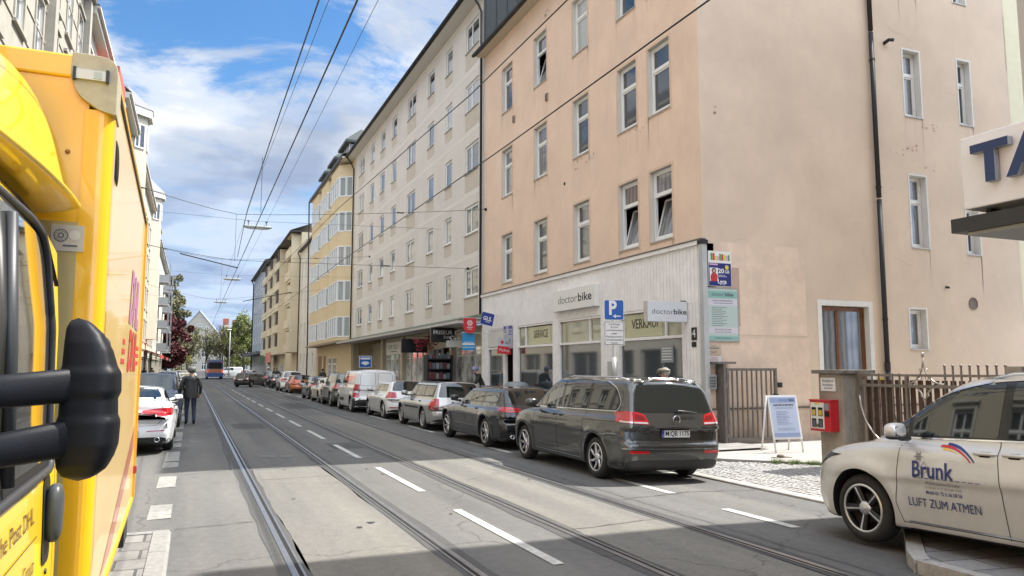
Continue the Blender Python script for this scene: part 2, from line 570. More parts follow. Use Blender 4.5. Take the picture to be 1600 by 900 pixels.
seam([(3.93, 7.7), (5.05, 7.85)], .007, .02); seam([(5.5, -2), (5.52, 6), (5.6, 16), (5.56, 30)], .006, .02); seam([(-.05, 14), (.7, 14.4), (.72, 22)], .008, .03)
for k in range(26):     # oil drips and tar spots
    x = rq.choice((rq.uniform(1.1, 2.1), rq.uniform(4, 5), rq.uniform(5.6, 7.6), rq.uniform(2.6, 3.5))); y = rq.uniform(5, 22); r_ = rq.uniform(.012, .05)
    sm_.add([(x + r_ * math.cos(t) * rq.uniform(.6, 1.2), y + r_ * 1.3 * math.sin(t) * rq.uniform(.6, 1.2), rz(x) + .0085) for t in np.linspace(0, 5.6, 9)], [tuple(range(9))])
structure(sm_.build('road_seams', [mat('tar_black', (.030, .030, .030), .6)]))
sc = MB(); rq = random.Random(17)
for k in range(34):      # worn, scuffed streaks across the lanes
    x = rq.choice((rq.uniform(1.15, 2.1), rq.uniform(4.0, 5.0), rq.uniform(2.6, 3.5), rq.uniform(5.5, 6.0), rq.uniform(0, .6))); y = rq.uniform(15, 62); w_ = rq.uniform(.25, .55); l = rq.uniform(.10, .30)
    ring = [(x + w_ * .5 * math.cos(t) * rq.uniform(.7, 1.1), y + l * math.sin(t) * rq.uniform(.6, 1.1), rz(x) + .0065) for t in np.linspace(0, 5.8, 11)]
    sc.add(ring, [tuple(range(11))])
structure(sc.build('road_scuffs', [asphalt('asphalt_scuffed', 0.165, (1, .99, .96), .5)]))
# rails: head, groove, check lip
for k, (xa, xb, lab) in enumerate(((TX[0], TX[1], 'grooved steel tram track on the left, nearest the yellow truck'), (TX[2], TX[3], 'grooved steel tram track on the right, nearest the parked cars'))):
    t = thing('tram_track', lab, 'tram track', (xa, 0, 0), 0, 'tram tracks set in the road')
    for x, s_ in ((xa, 1), (xb, -1)):
        m = MB()
        for (ya, yb) in ((-8, 60), (60, 172)):
            m.quad((x - s_ * .035 - xa, ya, .010), (x + s_ * .020 - xa, ya, .010), (x + s_ * .020 - xa, yb, .010), (x - s_ * .035 - xa, yb, .010), 0)
            m.quad((x + s_ * .020 - xa, ya, .007), (x + s_ * .058 - xa, ya, .007), (x + s_ * .058 - xa, yb, .007), (x + s_ * .020 - xa, yb, .007), 1)
            m.quad((x + s_ * .058 - xa, ya, .010), (x + s_ * .080 - xa, ya, .010), (x + s_ * .080 - xa, yb, .010), (x + s_ * .058 - xa, yb, .010), 0)
        bmx = m.build('rail', [M_steel, M_groove], t)
        for p in bmx.data.polygons:
            if p.normal.z < 0:
                p.flip()
# paint
mk_ = MB()
y = 6.40
for i in range(14):
    L_ = 2.9
    if i >= 3: pass
    sheet(mk_, 3.055, 3.165, y, y + L_, .008)
    y += 4.45
structure(mk_.build('centre_line', M_line))
mk_ = MB()
for i, (x, ya, yb) in enumerate([(6.33, 6.95, 8.2), (6.42, 9.5, 11.2)] + [(6.3, 15.3 + 5.6 * k, 18.0 + 5.6 * k) for k in range(12)]):
    sheet(mk_, x - .07, x + .07, ya, yb, .008)
sheet(mk_, 6.9, 7.9, 11.55, 11.67, .008)
structure(mk_.build('parking_line', M_line))
mk_ = MB()
for ya, yb in ((10.1, 11.1), (12.7, 13.95), (15.2, 16.0), (16.2, 18.0), (19.0, 20.0), (20.6, 23.4), (24.6, 27.2), (28, 31), (33, 36), (38, 41)):
    mk_.quad((-.42, ya, -.004), (-.16, ya, -.001 + .005), (-.16, yb, -.001 + .005), (-.42, yb, -.001 + .003))
structure(mk_.build('bay_line', mat('road_paint_worn', (.27, .265, .245), .8, var=.35, vscale=10, stain=1.0, stain_col=(.15, .15, .14), bump=.2, bscale=150)))

# right pavement with granite kerb
m = MB()
m.quad((8.13, 13.4, .04), (11.6, 13.4, .07), (11.6, 172, .07), (8.13, 172, .04))
m.quad((11.6, 14.8, .07), (12.0, 14.8, .07), (12.0, 172, .07), (11.6, 172, .07))
structure(m.build('pavement', M_slab))
m = MB()
yy = 11.9
m.extr([(8.0, GUT - .1), (8.0, -.05), (8.02, -.04), (8.13, -.035), (8.13, GUT - .1)], 5.8, 12.4, 'y')
while yy < 120:
    z1 = .045 if yy > 13.4 else -.03
    m.box(8.0, 8.13, yy + .006, yy + .994, GUT - .1, z1); yy += 1.0
m.box(8.0, 8.13, 120, 172, -.2, .045)
structure(m.build('kerb', M_kerb))
# yard in front of the gable
m = MB()
m.prism([(8.13, 12.9), (9.0, 13.1), (9.7, 12.2), (10.7, 11.2), (10.9, 10.9), (24, 10.9), (24, 14.8), (8.13, 14.8)], -.12, .022)
m.prism([(10.9, 5.0), (24, 5.0), (24, 10.894), (10.9, 10.894)], -.12, .02)
structure(m.build('yard', M_conc))
# cobbles laid in fans: each stone a low bevelled block
M_cob = mat('granite_setts', (.34, .335, .32), .75, var=.35, vscale=9, bump=.3, bscale=70)
M_joint = mat('sett_joint', (.11, .105, .095), .95, var=.3, vscale=20)
apron = [(8.14, 6.6), (8.14, 13.0), (9.0, 13.1), (9.7, 12.2), (10.7, 11.2), (10.9, 10.9), (10.9, 6.6)]
def in_poly(p, poly):
    c = False
    for i in range(len(poly)):
        a, b_ = poly[i], poly[i - 1]
        if (a[1] > p[1]) != (b_[1] > p[1]) and p[0] < (b_[0] - a[0]) * (p[1] - a[1]) / (b_[1] - a[1]) + a[0]:
            c = not c
    return c
m = MB()
m.prism(apron, -.2, -.058, 1)
rr = random.Random(3)
cell = .105; fan = 1.15
zap = lambda x: -.05 + (x - 8.14) / 2.8 * .06
done = 0
row = 0
y = 5.6
while y < 13.3:
    x = 8.0
    col = 0
    while x < 11:
        # segmental arches: the rows rise and fall across each fan
        u = ((x / fan) % 1.0) * 2 - 1
        yy = y + .30 * (1 - u * u)
        if in_poly((x, yy), apron) and in_poly((x + cell * .5, yy + cell * .5), apron):
            a = -u * .50 + rr.uniform(-.08, .08)
            w = cell * .44 * rr.uniform(.9, 1.03); h_ = cell * .44 * rr.uniform(.88, 1.03); z1 = zap(x) + rr.uniform(-.004, .006)
            ca, sa = math.cos(a), math.sin(a)
            P4 = [(-w, -h_), (w, -h_), (w, h_), (-w, h_)]
            vs = [(x + p * ca - q * sa, yy + p * sa + q * ca, z1 - .016) for p, q in P4] + [(x + .80 * (p * ca - q * sa), yy + .80 * (p * sa + q * ca), z1) for p, q in P4]
            m.add(vs, [(0, 1, 5, 4), (1, 2, 6, 5), (2, 3, 7, 6), (3, 0, 4, 7), (4, 5, 6, 7)], 0)
        x += cell
    y += cell * .98
structure(m.build('cobbled_driveway', [M_cob, M_joint]))
# kerb corner and slab pavement under the silver-beige car
m = MB()
pav = [(5.99, 4.95), (6.2, 5.18), (7.2, 6.10), (8.4, 6.5), (13, 6.5), (13, -8), (6.0, -8)]
m.prism(pav[::-1], -.2, .092, 0)
structure(m.build('forecourt', [M_slab2]))
m = MB()
K = [(5.86, 5.02), (6.10, 5.30), (7.15, 6.24), (8.38, 6.62)]
I = [(5.985, 4.955), (6.195, 5.185), (7.195, 6.105), (8.40, 6.505)]
for i in range(3):
    m.prism([K[i], I[i], I[i + 1], K[i + 1]], -.2, .10)
yy = 5.0
while yy > -6:
    m.box(5.86, 5.99, yy - .98, yy - .01, -.2, .10); yy -= 1.0
structure(m.build('forecourt_kerb', [M_kerb]))
# left kerb island
m = MB()
m.prism([(-.30, -8), (-.30, 8.62), (-6.5, 8.62), (-6.5, -8)][::-1], -.2, .113)
m.quad((-6.5, 8.62, .113), (-4.0, 8.62, .113), (-4.0, 172, .113), (-6.5, 172, .113))
m.quad((-4.0, 8.62, -.1), (-4.0, 172, -.1), (-4.0, 172, .113), (-4.0, 8.62, .113))
structure(m.build('left_pavement', [pavers('pavement_slabs_left', (.21, .20, .185), .36, .36, .014, .4, offs=.5)]))
m = MB()
yy = 8.76
while yy > -6:
    a, b_ = yy - .99, yy
    m.extr([(-.295, -.2), (-.13, -.2), (-.13, .09), (-.155, .121), (-.295, .121)], a, b_, 'y'); yy -= 1.0
m.box(-6.5, -.30, 8.625, 8.75, -.2, .12)
structure(m.build('left_kerb', [mat('granite_kerb_left', (.24, .235, .22), .8, var=.22, vscale=18, bump=.35, bscale=60, stain=.4)]))
# weeds at the kerb and fence foot
def tuft(m, x, y, z, n, h_, r, rr):
    for i in range(n):
        a = rr.uniform(0, 6.3); d = rr.uniform(0, r); bx, by = x + d * math.cos(a), y + d * math.sin(a)
        l = h_ * rr.uniform(.5, 1); a2 = rr.uniform(0, 6.3); w = .006
        tx, ty = bx + l * .5 * math.cos(a2), by + l * .5 * math.sin(a2)
        m.add([(bx - w, by, z), (bx + w, by + w, z), (tx, ty, z + l)], [(0, 1, 2)])
rr = random.Random(5)
m = MB()
for i in range(40):
    t = rr.random()
    tuft(m, 10.75 - t * .7, 10.95 + t * .75 + rr.uniform(-.08, .08), .0, 22, .10, .09, rr)
w = m.build('weeds', mat('weed_green', (.09, .14, .03), .8, var=.3, vscale=20))
w['kind'] = 'stuff'
# ------------------------------------------------------------ buildings
M_pane = mat('window_glass', (.035, .042, .048), .05, spec=.9, coat=.5)
M_paneD = mat('window_glass_dark', (.015, .018, .018), .06, spec=.7)
def curtain_mat(name, c, k=18.0):
    m = bpy.data.materials.new(name); m.use_nodes = True
    nt = m.node_tree; b = nt.nodes['Principled BSDF']
    tcn = nt.nodes.new('ShaderNodeTexCoord'); wv = nt.nodes.new('ShaderNodeTexWave')
    wv.inputs['Scale'].default_value = k / 6; wv.inputs['Distortion'].default_value = 2.5; wv.inputs['Detail'].default_value = 2
    nt.links.new(tcn.outputs['Object'], wv.inputs['Vector'])
    r = nt.nodes.new('ShaderNodeValToRGB'); r.color_ramp.elements[0].color = (*[x * .45 for x in c], 1); r.color_ramp.elements[1].color = (*c, 1)
    nt.links.new(wv.outputs['Fac'], r.inputs[0]); nt.links.new(r.outputs[0], b.inputs['Base Color'])
    b.inputs['Roughness'].default_value = .25; b.inputs['Coat Weight'].default_value = 1; b.inputs['Coat Roughness'].default_value = .02
    return m
M_curt = curtain_mat('net_curtain_behind_glass', (.42, .42, .40))
M_curt2 = curtain_mat('dark_curtain_behind_glass', (.17, .18, .19), 10)
M_blind = mat('roller_blind_behind_glass', (.36, .36, .33), .2, coat=1.0)
M_wf = mat('white_window_frame', (.74, .74, .72), .4)
M_sill = mat('sill_metal', (.42, .41, .39), .5, .2, var=.1)
M_rail = mat('dark_metal', (.022, .022, .024), .72, .1)

_WM = {}
def win_mesh(w, h, style):
    """frame and pane meshes; local x = across, z = up, outward -y, origin at the bottom centre"""
    key = (round(w, 3), round(h, 3), style)
    if key in _WM:
        return _WM[key]
    f = MB(); p = MB(); t = .055; hw = w / 2
    def fr(x0, x1, z0, z1, y0, y1, t):
        f.box(x0, x0 + t, y0, y1, z0, z1); f.box(x1 - t, x1, y0, y1, z0, z1)
        f.box(x0 + t, x1 - t, y0 + .001, y1 - .001, z0, z0 + t); f.box(x0 + t, x1 - t, y0 + .001, y1 - .001, z1 - t, z1)
    fr(-hw, hw, 0, h, -.05, .03, t)
    def sash(x0, x1, z0, z1, s_=.045):
        fr(x0, x1, z0, z1, -.035, .015, s_)
        p.quad((x0 + s_, -.012, z0 + s_), (x1 - s_, -.012, z0 + s_), (x1 - s_, -.012, z1 - s_), (x0 + s_, -.012, z1 - s_))
    a, b_ = -hw + t, hw - t; c, d = t, h - t
    if style == 'single':
        sash(a, b_, c, d)
    elif style == 'double':
        m_ = a + (b_ - a) * .42
        sash(a, m_ - .015, c, d); sash(m_ + .015, b_, c, d); f.box(m_ - .015, m_ + .015, -.045, .02, c, d)
    elif style in ('transom', 'tilt'):
        zt = c + (d - c) * .66
        f.box(a, b_, -.055, .03, zt - .035, zt + .035)
        sash(a, b_, zt + .035, d, .04)
        if style == 'transom':
            sash(a, b_, c, zt - .035, .05)
        else:
            # the lower light tilted inwards, dark gap around it
            s_ = .05; h2 = zt - .035 - c; k = .30
            Z = lambda q: (c + q); Y = lambda q: -.02 + k * (q / h2)
            def bar(x0, x1, q0, q1):
                f.add([(x0, Y(q0) - .03, Z(q0)), (x1, Y(q0) - .03, Z(q0)), (x1, Y(q1) - .03, Z(q1)), (x0, Y(q1) - .03, Z(q1)), (x0, Y(q0), Z(q0)), (x1, Y(q0), Z(q0)), (x1, Y(q1), Z(q1)), (x0, Y(q1), Z(q1))],
                      [(0, 1, 2, 3), (4, 7, 6, 5), (0, 4, 5, 1), (1, 5, 6, 2), (2, 6, 7, 3), (3, 7, 4, 0)])
            bar(a + .02, a + .02 + s_, 0, h2 * .97); bar(b_ - .02 - s_, b_ - .02, 0, h2 * .97); bar(a + .02 + s_, b_ - .02 - s_, 0, s_); bar(a + .02 + s_, b_ - .02 - s_, h2 * .97 - s_, h2 * .97)
            p.quad((a + .07, Y(s_) - .015, Z(s_)), (b_ - .07, Y(s_) - .015, Z(s_)), (b_ - .07, Y(h2 * .95) - .015, Z(h2 * .93)), (a + .07, Y(h2 * .95) - .015, Z(h2 * .93)))
            f.quad((a, .38, c - .1), (b_, .38, c - .1), (b_, .38, zt), (a, .38, zt), 1)
    elif style == 'cross':
        m_ = 0; zt = c + (d - c) * .68
        for (x0, x1) in ((a, m_ - .02), (m_ + .02, b_)):
            sash(x0, x1, c, zt - .025, .035); sash(x0, x1, zt + .025, d, .03)
        f.box(-.02, .02, -.05, .02, c, d); f.box(a, b_, -.052, .02, zt - .025, zt + .025)
    r = (f.mesh('window', [M_wf, M_paneD]), p.mesh('pane', [M_pane]))
    _WM[key] = r
    return r
_PM = {}
def window(root, x, z, w, h, style='single', pane=None, y=.10, rz_=0.0, sill=None, frame=None, wy=0.0, name='window'):
    fm, pm = win_mesh(w, h, style)
    if frame is not None:
        k = (fm.name, frame.name)
        if k not in _PM:
            q = fm.copy(); q.materials.clear(); q.materials.append(frame); q.materials.append(M_paneD); _PM[k] = q
        fm = _PM[k]
    if pane is not None:
        k = (pm.name, pane.name)
        if k not in _PM:
            q = pm.copy(); q.materials.clear(); q.materials.append(pane); _PM[k] = q
        pm = _PM[k]
    ca, sa = math.cos(rz_), math.sin(rz_)
    o = inst(fm, name, root, (x - sa * y, wy + ca * y, z), (0, 0, rz_))
    inst(pm, 'pane', o)
    if sill:
        k = ('sill', round(w, 3), sill[0], round(y, 3))
        if k not in _PM:
            d = sill[0]
            m = MB().add([(-w / 2 - .04, -y - d, -.035), (w / 2 + .04, -y - d, -.035), (w / 2 + .04, -.04, .0), (-w / 2 - .04, -.04, .0), (-w / 2 - .04, -y - d, -.06), (w / 2 + .04, -y - d, -.06), (w / 2 + .04, -.04, -.06), (-w / 2 - .04, -.04, -.06)],
                         [(0, 1, 2, 3), (7, 6, 5, 4), (0, 4, 5, 1), (1, 5, 6, 2), (2, 6, 7, 3), (3, 7, 4, 0)])
            _PM[k] = m.mesh('window_sill', [M_sill])
        inst(_PM[k], 'window_sill', o)
    return o
def wallmesh(u0, u1, z0, z1, holes, reveal=.14, mb=None, mi=0, rmi=1, T=lambda p: p):
    """wall face at y = 0 looking to -y with rectangular openings and their reveals"""
    m = mb or MB()
    us = sorted({round(u, 4) for u in [u0, u1] + [h[0] for h in holes] + [h[1] for h in holes] if u0 - 1e-6 <= u <= u1 + 1e-6})
    zs = sorted({round(z, 4) for z in [z0, z1] + [h[2] for h in holes] + [h[3] for h in holes] if z0 - 1e-6 <= z <= z1 + 1e-6})
    for j in range(len(zs) - 1):
        run = None
        for i in range(len(us)):
            solid = False
            if i < len(us) - 1:
                cu, cz = (us[i] + us[i + 1]) / 2, (zs[j] + zs[j + 1]) / 2
                solid = not any(h[0] < cu < h[1] and h[2] < cz < h[3] for h in holes)
            if solid and run is None: run = us[i]
            if not solid and run is not None:
                m.add([T((run, 0, zs[j])), T((us[i], 0, zs[j])), T((us[i], 0, zs[j + 1])), T((run, 0, zs[j + 1]))], [(0, 1, 2, 3)], mi); run = None
    for h in holes:
        a, b_, c, d = h[:4]; r = reveal
        for q in (((a, 0, c), (a, r, c), (a, r, d), (a, 0, d)), ((b_, r, c), (b_, 0, c), (b_, 0, d), (b_, r, d)), ((a, r, d), (b_, r, d), (b_, 0, d), (a, 0, d)), ((a, 0, c), (b_, 0, c), (b_, r, c), (a, r, c))):
            m.add([T(p) for p in q], [(0, 1, 2, 3)], rmi)
    return m
def gutter_pipe(root, pts, r=.05, mt=None):
    return MB().tube(pts, r, 8).build('downpipe', mt or M_rail, root)
PH = -PI / 2          # facade of the right-hand row: local x runs down the street towards us, outward is -X

# ---- pink corner house ----
M_pink = mat('salmon_render', (.735, .55, .425), .88, var=.07, vscale=.8, stain=.28, stain_col=(.52, .41, .32), bump=.12, bscale=60)
M_pinkg = mat('salmon_render_weathered', (.61, .49, .375), .9, var=.10, vscale=.5, stain=.40, stain_col=(.53, .46, .37), bump=.12, bscale=60)
M_reveal = mat('pale_reveal', (.60, .57, .51), .85, var=.05)
M_plinth = mat('stained_plinth', (.50, .39, .30), .92, var=.14, vscale=3, stain=.85, stain_col=(.20, .17, .14), bump=.3, bscale=30)
M_board = mat('painted_white_boards', (.80, .775, .755), .6, var=.07, vscale=3, stain=.25, stain_col=(.45, .42, .38))
M_roofd = mat('dark_roof', (.035, .035, .038), .6, var=.2, vscale=2)
pink = thing('apartment_house', 'salmon pink corner house with a white boarded shopfront at street level', 'building', (11.0, 29.6, 0), PH)
wu = [(2.05, 3.1), (5.15, 6.2), (8.2, 9.22), (11.0, 12.0), (12.6, 13.6)]
rows = [(5.04, 6.90), (8.42, 10.28), (11.8, 13.62)]
holes = [(a, b_, c, d) for a, b_ in wu for c, d in rows]
m = wallmesh(0, 14.8, 4.7, 15.0, holes, .20)
m.box(0, 14.8, .0, .3, 3.2, 4.7)
pw_ = m
rr = random.Random(11)
for i, (a, b_) in enumerate(wu):
    for j, (c, d) in enumerate(rows):
        st = 'tilt' if (j == 0 and i >= 3) or (j == 2 and i == 1) else 'transom'
        pn = [M_pane, M_curt2, M_pane, M_curt2, M_pane][(i * 2 + j) % 5] if j < 2 else (M_blind if i == 2 else M_pane)
        window(pink, (a + b_) / 2, c + .03, b_ - a - .02, d - c - .04, st, pn, .16, 0, (.03,))
m = pw_
for (a, b_, c, d) in holes:
    t = .07
    for q in ((a - t, a - .003, c - t, d + t), (b_ + .003, b_ + t, c - t, d + t), (a - .003, b_ + .003, d + .003, d + t), (a - .003, b_ + .003, c - t, c - .07 + .003)):
        m.box(q[0], q[1], -.014, 0.002, q[2], q[3], 2)
# cracks and flaked paint under a few sills
for (u, z, n_) in ((9.3, 8.25, 9), (8.6, 8.2, 6), (6.3, 14.15, 8), (12.1, 8.3, 3)):
    for k in range(n_):
        x0 = u + rr.uniform(-.3, .25); z0 = z + rr.uniform(-.16, .12); s_ = rr.uniform(.015, .06)
        ring = [(x0 + s_ * rr.uniform(.5, 1.6) * math.cos(t), z0 + s_ * rr.uniform(.4, 1) * math.sin(t)) for t in np.linspace(0, 5.6, 7)]
        m.add([(p[0], -.004, p[1]) for p in ring], [tuple(range(7))], 3)
for (a, b_, c, d) in holes:      # rain streaks below the sills
    for k in range(7):
        x0 = rr.choice((a - .03, b_ - .02, rr.uniform(a, b_))) + rr.uniform(-.03, .05); w_ = rr.uniform(.012, .04); l = rr.uniform(.15, .9)
        m.add([(x0, -.003, c - .08), (x0 + w_, -.003, c - .08), (x0 + w_ * .6, -.003, c - .08 - l), (x0 + w_ * .45, -.003, c - .1 - l)], [(0, 3, 2, 1)], 4)
m.build('street_wall', [M_pink, M_reveal, mat('salmon_surround', (.62, .46, .345), .85, var=.06), mat('bare_plaster', (.42, .35, .27), .95), mat('rain_streak', (.68, .50, .385), .92)], pink)
for (u, z) in ((3.3, 11.1), (6.25, 10.98)):
    m = MB().box(u - .09, u + .09, -.05, -.001, z, z + .26)
    for k in range(5):
        m.box(u - .075, u + .075, -.056, -.05, z + .03 + k * .045, z + .05 + k * .045, 1)
    m.build('air_grille', [mat('grille_brown', (.33, .24, .18), .7), M_rail], pink)
m = MB().lathe([(.055, -.012), (.055, .0), (.001, .0)], 12, 'y', (7.55, -.004, 7.75)); m.build('wall_hole', [M_rail], pink)
# gable wall, facing us
GH = [(6.85, 7.47, 5.02, 7.0), (9.0, 9.5, 4.95, 6.95), (6.85, 7.47, 8.68, 10.56), (9.0, 9.5, 8.70, 10.6), (6.85, 7.47, 12.3, 14.2), (9.0, 9.5, 12.35, 14.2), (6.6, 7.2, 2.28, 3.33), (3.55, 5.13, .95, 3.34)]
gl = MB()
wallmesh(0, 11.15, .82, 15.0, GH, .26, gl)
rr = random.Random(31)
for k in range(9):      # hairline cracks
    x = rr.uniform(.5, 10.5); z = rr.uniform(3.5, 13.5); a = rr.uniform(-.6, .6) + (PI if rr.random() < .5 else 0)
    for i in range(rr.randrange(6, 16)):
        a += rr.uniform(-.5, .5); l = rr.uniform(.05, .16); x2 = x + l * math.cos(a); z2 = z + l * math.sin(a) * .8; w_ = .0035
        if not any(h[0] - .1 < x2 < h[1] + .1 and h[2] - .1 < z2 < h[3] + .1 for h in GH):
            gl.add([(x, -.003, z - w_), (x2, -.003, z2 - w_), (x2, -.003, z2 + w_), (x, -.003, z + w_)], [(0, 1, 2, 3)], 3)
        x, z = x2, z2
for (cx_, cz_, n_) in ((7.75, 8.45, 8), (6.4, 7.6, 6), (7.0, 7.75, 10), (7.6, 7.3, 4), (.4, 8.0, 3)):
    for k in range(n_):
        x0 = cx_ + rr.uniform(-.3, .3); z0 = cz_ + rr.uniform(-.12, .12); s_ = rr.uniform(.012, .05)
        gl.add([(x0 + s_ * rr.uniform(.5, 1.5) * math.cos(t), -.0035, z0 + s_ * rr.uniform(.4, 1) * math.sin(t)) for t in np.linspace(0, 5.6, 7)], [tuple(range(7))], 4)
for k in range(26):     # damp runs below sills and on the foot of the wall
    h = GH[rr.randrange(6)]; x0 = rr.choice((h[0] - .04, h[1], rr.uniform(h[0], h[1]))); w_ = rr.uniform(.01, .035); l = rr.uniform(.2, 1.3)
    gl.add([(x0, -.0025, h[2] - .06), (x0 + w_, -.0025, h[2] - .06), (x0 + w_ * .55, -.0025, h[2] - .06 - l), (x0 + w_ * .4, -.0025, h[2] - .06 - l)], [(0, 3, 2, 1)], 5)
gl.add([(0, 0, 15.0), (11.15, 0, 15.0), (11.15, 0, 16.2), (5.6, 0, 18.6)], [(0, 1, 2, 3)], 0)
for i, (a, b_, c, d) in enumerate(GH):
    t = .05 if i < 7 else .14
    for q in ((a - t, a - .002, c - (t if i < 7 else .1), d + t), (b_ + .002, b_ + t, c - (t if i < 7 else .1), d + t), (a - .002, b_ + .002, d + .002, d + t)):
        gl.box(q[0], q[1], -.010, .002, q[2], q[3], 2)
g_ = gl.build('gable_wall', [M_pinkg, mat('white_reveal', (.66, .65, .61), .8, var=.06), mat('white_paint_worn', (.66, .65, .62), .8, var=.08, stain=.3), mat('crack', (.40, .32, .25), .95), mat('bare_plaster_red', (.46, .33, .25), .95), mat('damp_run', (.60, .485, .385), .92)], pink, (14.8, 0, 0), PI / 2)
for i, (a, b_, c, d) in enumerate(GH[:7]):
    window(g_, (a + b_) / 2, c + .02, b_ - a - .02, d - c - .03, 'transom' if i < 6 else 'single', M_pane if i % 2 else M_curt2, .22, 0, (.03,))
a, b_, c, d = GH[7]
M_wood = mat('brown_wood_frame', (.16, .065, .025), .45, var=.25, vscale=12)
window(g_, (a + b_) / 2, c, b_ - a, d - c - .02, 'double', M_curt2, .20, 0, None, M_wood, name='yard_door')
m = MB()
m.box(0.02, 11.15, -.05, .26, 0, .80, 0); m.box(0.02, 11.15, -.07, .26, .80, .835, 1)
m.build('plinth', [M_plinth, mat('plinth_edge', (.12, .10, .085), .9)], g_)
m = MB()
for k in range(3):
    m.tube([(5.60, -.09, 15.4 - k * 4.6), (5.60, -.09, 10.85 - k * 4.6)], .062, 10)
m.lathe([(.075, 0), (.075, .22)], 12, 'z', (5.60, -.09, 1.7))
for z in (3, 6.5, 10, 13.5):
    m.lathe([(.075, 0), (.075, .05)], 12, 'z', (5.60, -.09, z))
m.tube([(5.60, -.09, 1.8), (5.60, -.09, .05)], .066, 10)
m.build('downpipe', M_rail, g_)
m = MB().lathe([(.17, -.012), (.17, 0), (.14, .012), (.001, .012)], 20, 'y', (9.05, -.014, 3.55)); m.build('round_vent', mat('vent_brown', (.17, .13, .11), .8, var=.3, vscale=40), g_)
m = MB().tube([(6.18, .02, 10.62), (6.18, -.16, 10.66), (6.30, -.20, 10.66)], .05, 8); m.build('flue_pipe', M_rail, g_)
m = MB().tube([(8.02, .02, 3.98), (8.02, -.10, 3.95)], .03, 8); m.build('pipe_stub', M_rail, g_)
# patches of other plaster on the gable
m = MB()
m.box(.35, 3.05, -.006, .002, 2.55, 4.75, 0); m.box(.75, 1.02, -.010, .002, 2.75, 4.15, 1)
m.add([(0.02, -.004, .84), (3.1, -.004, .84), (3.1, -.004, 2.5), (.4, -.004, 2.45), (.02, -.004, 2.3)], [(0, 1, 2, 3, 4)], 0)
m.build('plaster_patch', [mat('plaster_patch_salmon', (.66, .52, .405), .9, var=.08, stain=.3), mat('plaster_patch_grey', (.44, .32, .25), .9, var=.1)], g_)
# roof and eaves
m = MB()
m.box(-.0, 15.1, -.42, -.30, 14.93, 15.06, 0)
m.add([(-.0, -.42, 15.06), (15.05, -.42, 15.06), (15.05, 5.6, 18.75), (0, 5.6, 18.75)], [(0, 1, 2, 3)], 0)
m.add([(-.0, 11.6, 15.06), (15.05, 11.6, 15.06), (15.05, 5.6, 18.75), (0, 5.6, 18.75)], [(3, 2, 1, 0)], 0)
m.box(0, 15.05, -.40, -.0, 14.90, 14.99, 1)
m.build('roof', [M_roofd, mat('soffit_cream', (.56, .48, .37), .8)], pink)
MB().tube([(-.05, -.50, 14.95), (15.1, -.50, 14.95)], .075, 10).build('gutter', M_rail, pink)
MB().box(0, 14.8, 11.1, 11.15, 0, 15).build('rear_wall', M_pinkg, pink)
MB().box(-.0, .02, .3, 11.1, 0, 15).build('party_wall', M_pinkg, pink)

# shopfront
sf = bpy.data.objects.new('shopfront', None); COL.objects.link(sf); sf.parent = pink
U = lambda Y: 29.6 - Y
bd = MB()
def boards(u0, u1, z0, z1, y=-.07, bw=.145):
    n = max(1, round((u1 - u0) / bw)); w_ = (u1 - u0) / n
    for k in range(n):
        bd.box(u0 + k * w_ + .006, u0 + (k + 1) * w_ - .006, y, y + .03 + .004 * (k % 2), z0, z1, 0)
    bd.box(u0, u1, y + .02, .0, z0 + .005, z1 - .005, 1)
boards(0.0, 14.82, 3.30, 4.66)
boards(U(15.58), 14.82, .10, 3.295)
bd.build('board_cladding', [M_board, mat('board_shadow_gap', (.30, .29, .27), .9)], sf)
m = MB()
m.box(-.02, 14.90, -.13, .0, 4.66, 4.76, 0); m.box(-.02, 14.92, -.15, .0, 4.762, 4.79, 1)
m.build('cornice', [M_board, mat('lead_cap', (.09, .09, .09), .6)], sf)
m = MB()
m.box(14.78, 14.93, -.12, .012, .05, 4.655, 0); m.box(14.76, 14.96, -.14, .03, 4.66, 4.75, 1)
m.build('corner_post', [mat('grey_corner_post', (.42, .43, .43), .6, var=.1, stain=.3), M_rail], sf)
frame = MB()
def bay(Ya, Yb, mull=(), tz=2.50, name='shop_window', glass=None, z0=.45):
    """Ya > Yb; timber frame around plate glass with a top light"""
    ua, ub = U(Ya), U(Yb); f = MB(); t = .06
    f.box(ua, ua + t, -.06, .06, z0 - .3, 3.295); f.box(ub - t, ub, -.06, .06, z0 - .3, 3.295)
    f.box(ua + t, ub - t, -.055, .06, 3.235, 3.295); f.box(ua + t, ub - t, -.07, .06, tz, tz + .07); f.box(ua + t, ub - t, -.055, .06, z0 - .3, z0)
    for mu in mull:
        f.box(U(mu) - .025, U(mu) + .025, -.05, .05, tz + .07, 3.235)
    o = f.build(name, M_board, sf)
    MB().quad((ua + t, .0, z0), (ub - t, .0, z0), (ub - t, .0, tz), (ua + t, .0, tz)).build('pane', glass or M_pane, o)
    MB().quad((ua + t, .0, tz + .07), (ub - t, .0, tz + .07), (ub - t, .0, 3.235), (ua + t, .0, 3.235)).build('top_light', M_top, o)
    return o
M_top = mat('frosted_top_light', (.20, .205, .12), .12, coat=1.0, var=.15, vscale=1.5)
b1 = bay(18.62, 15.58, (16.35,)); b2 = bay(22.42, 19.60, (20.35,)); b3 = bay(25.86, 22.85, (25.15,))
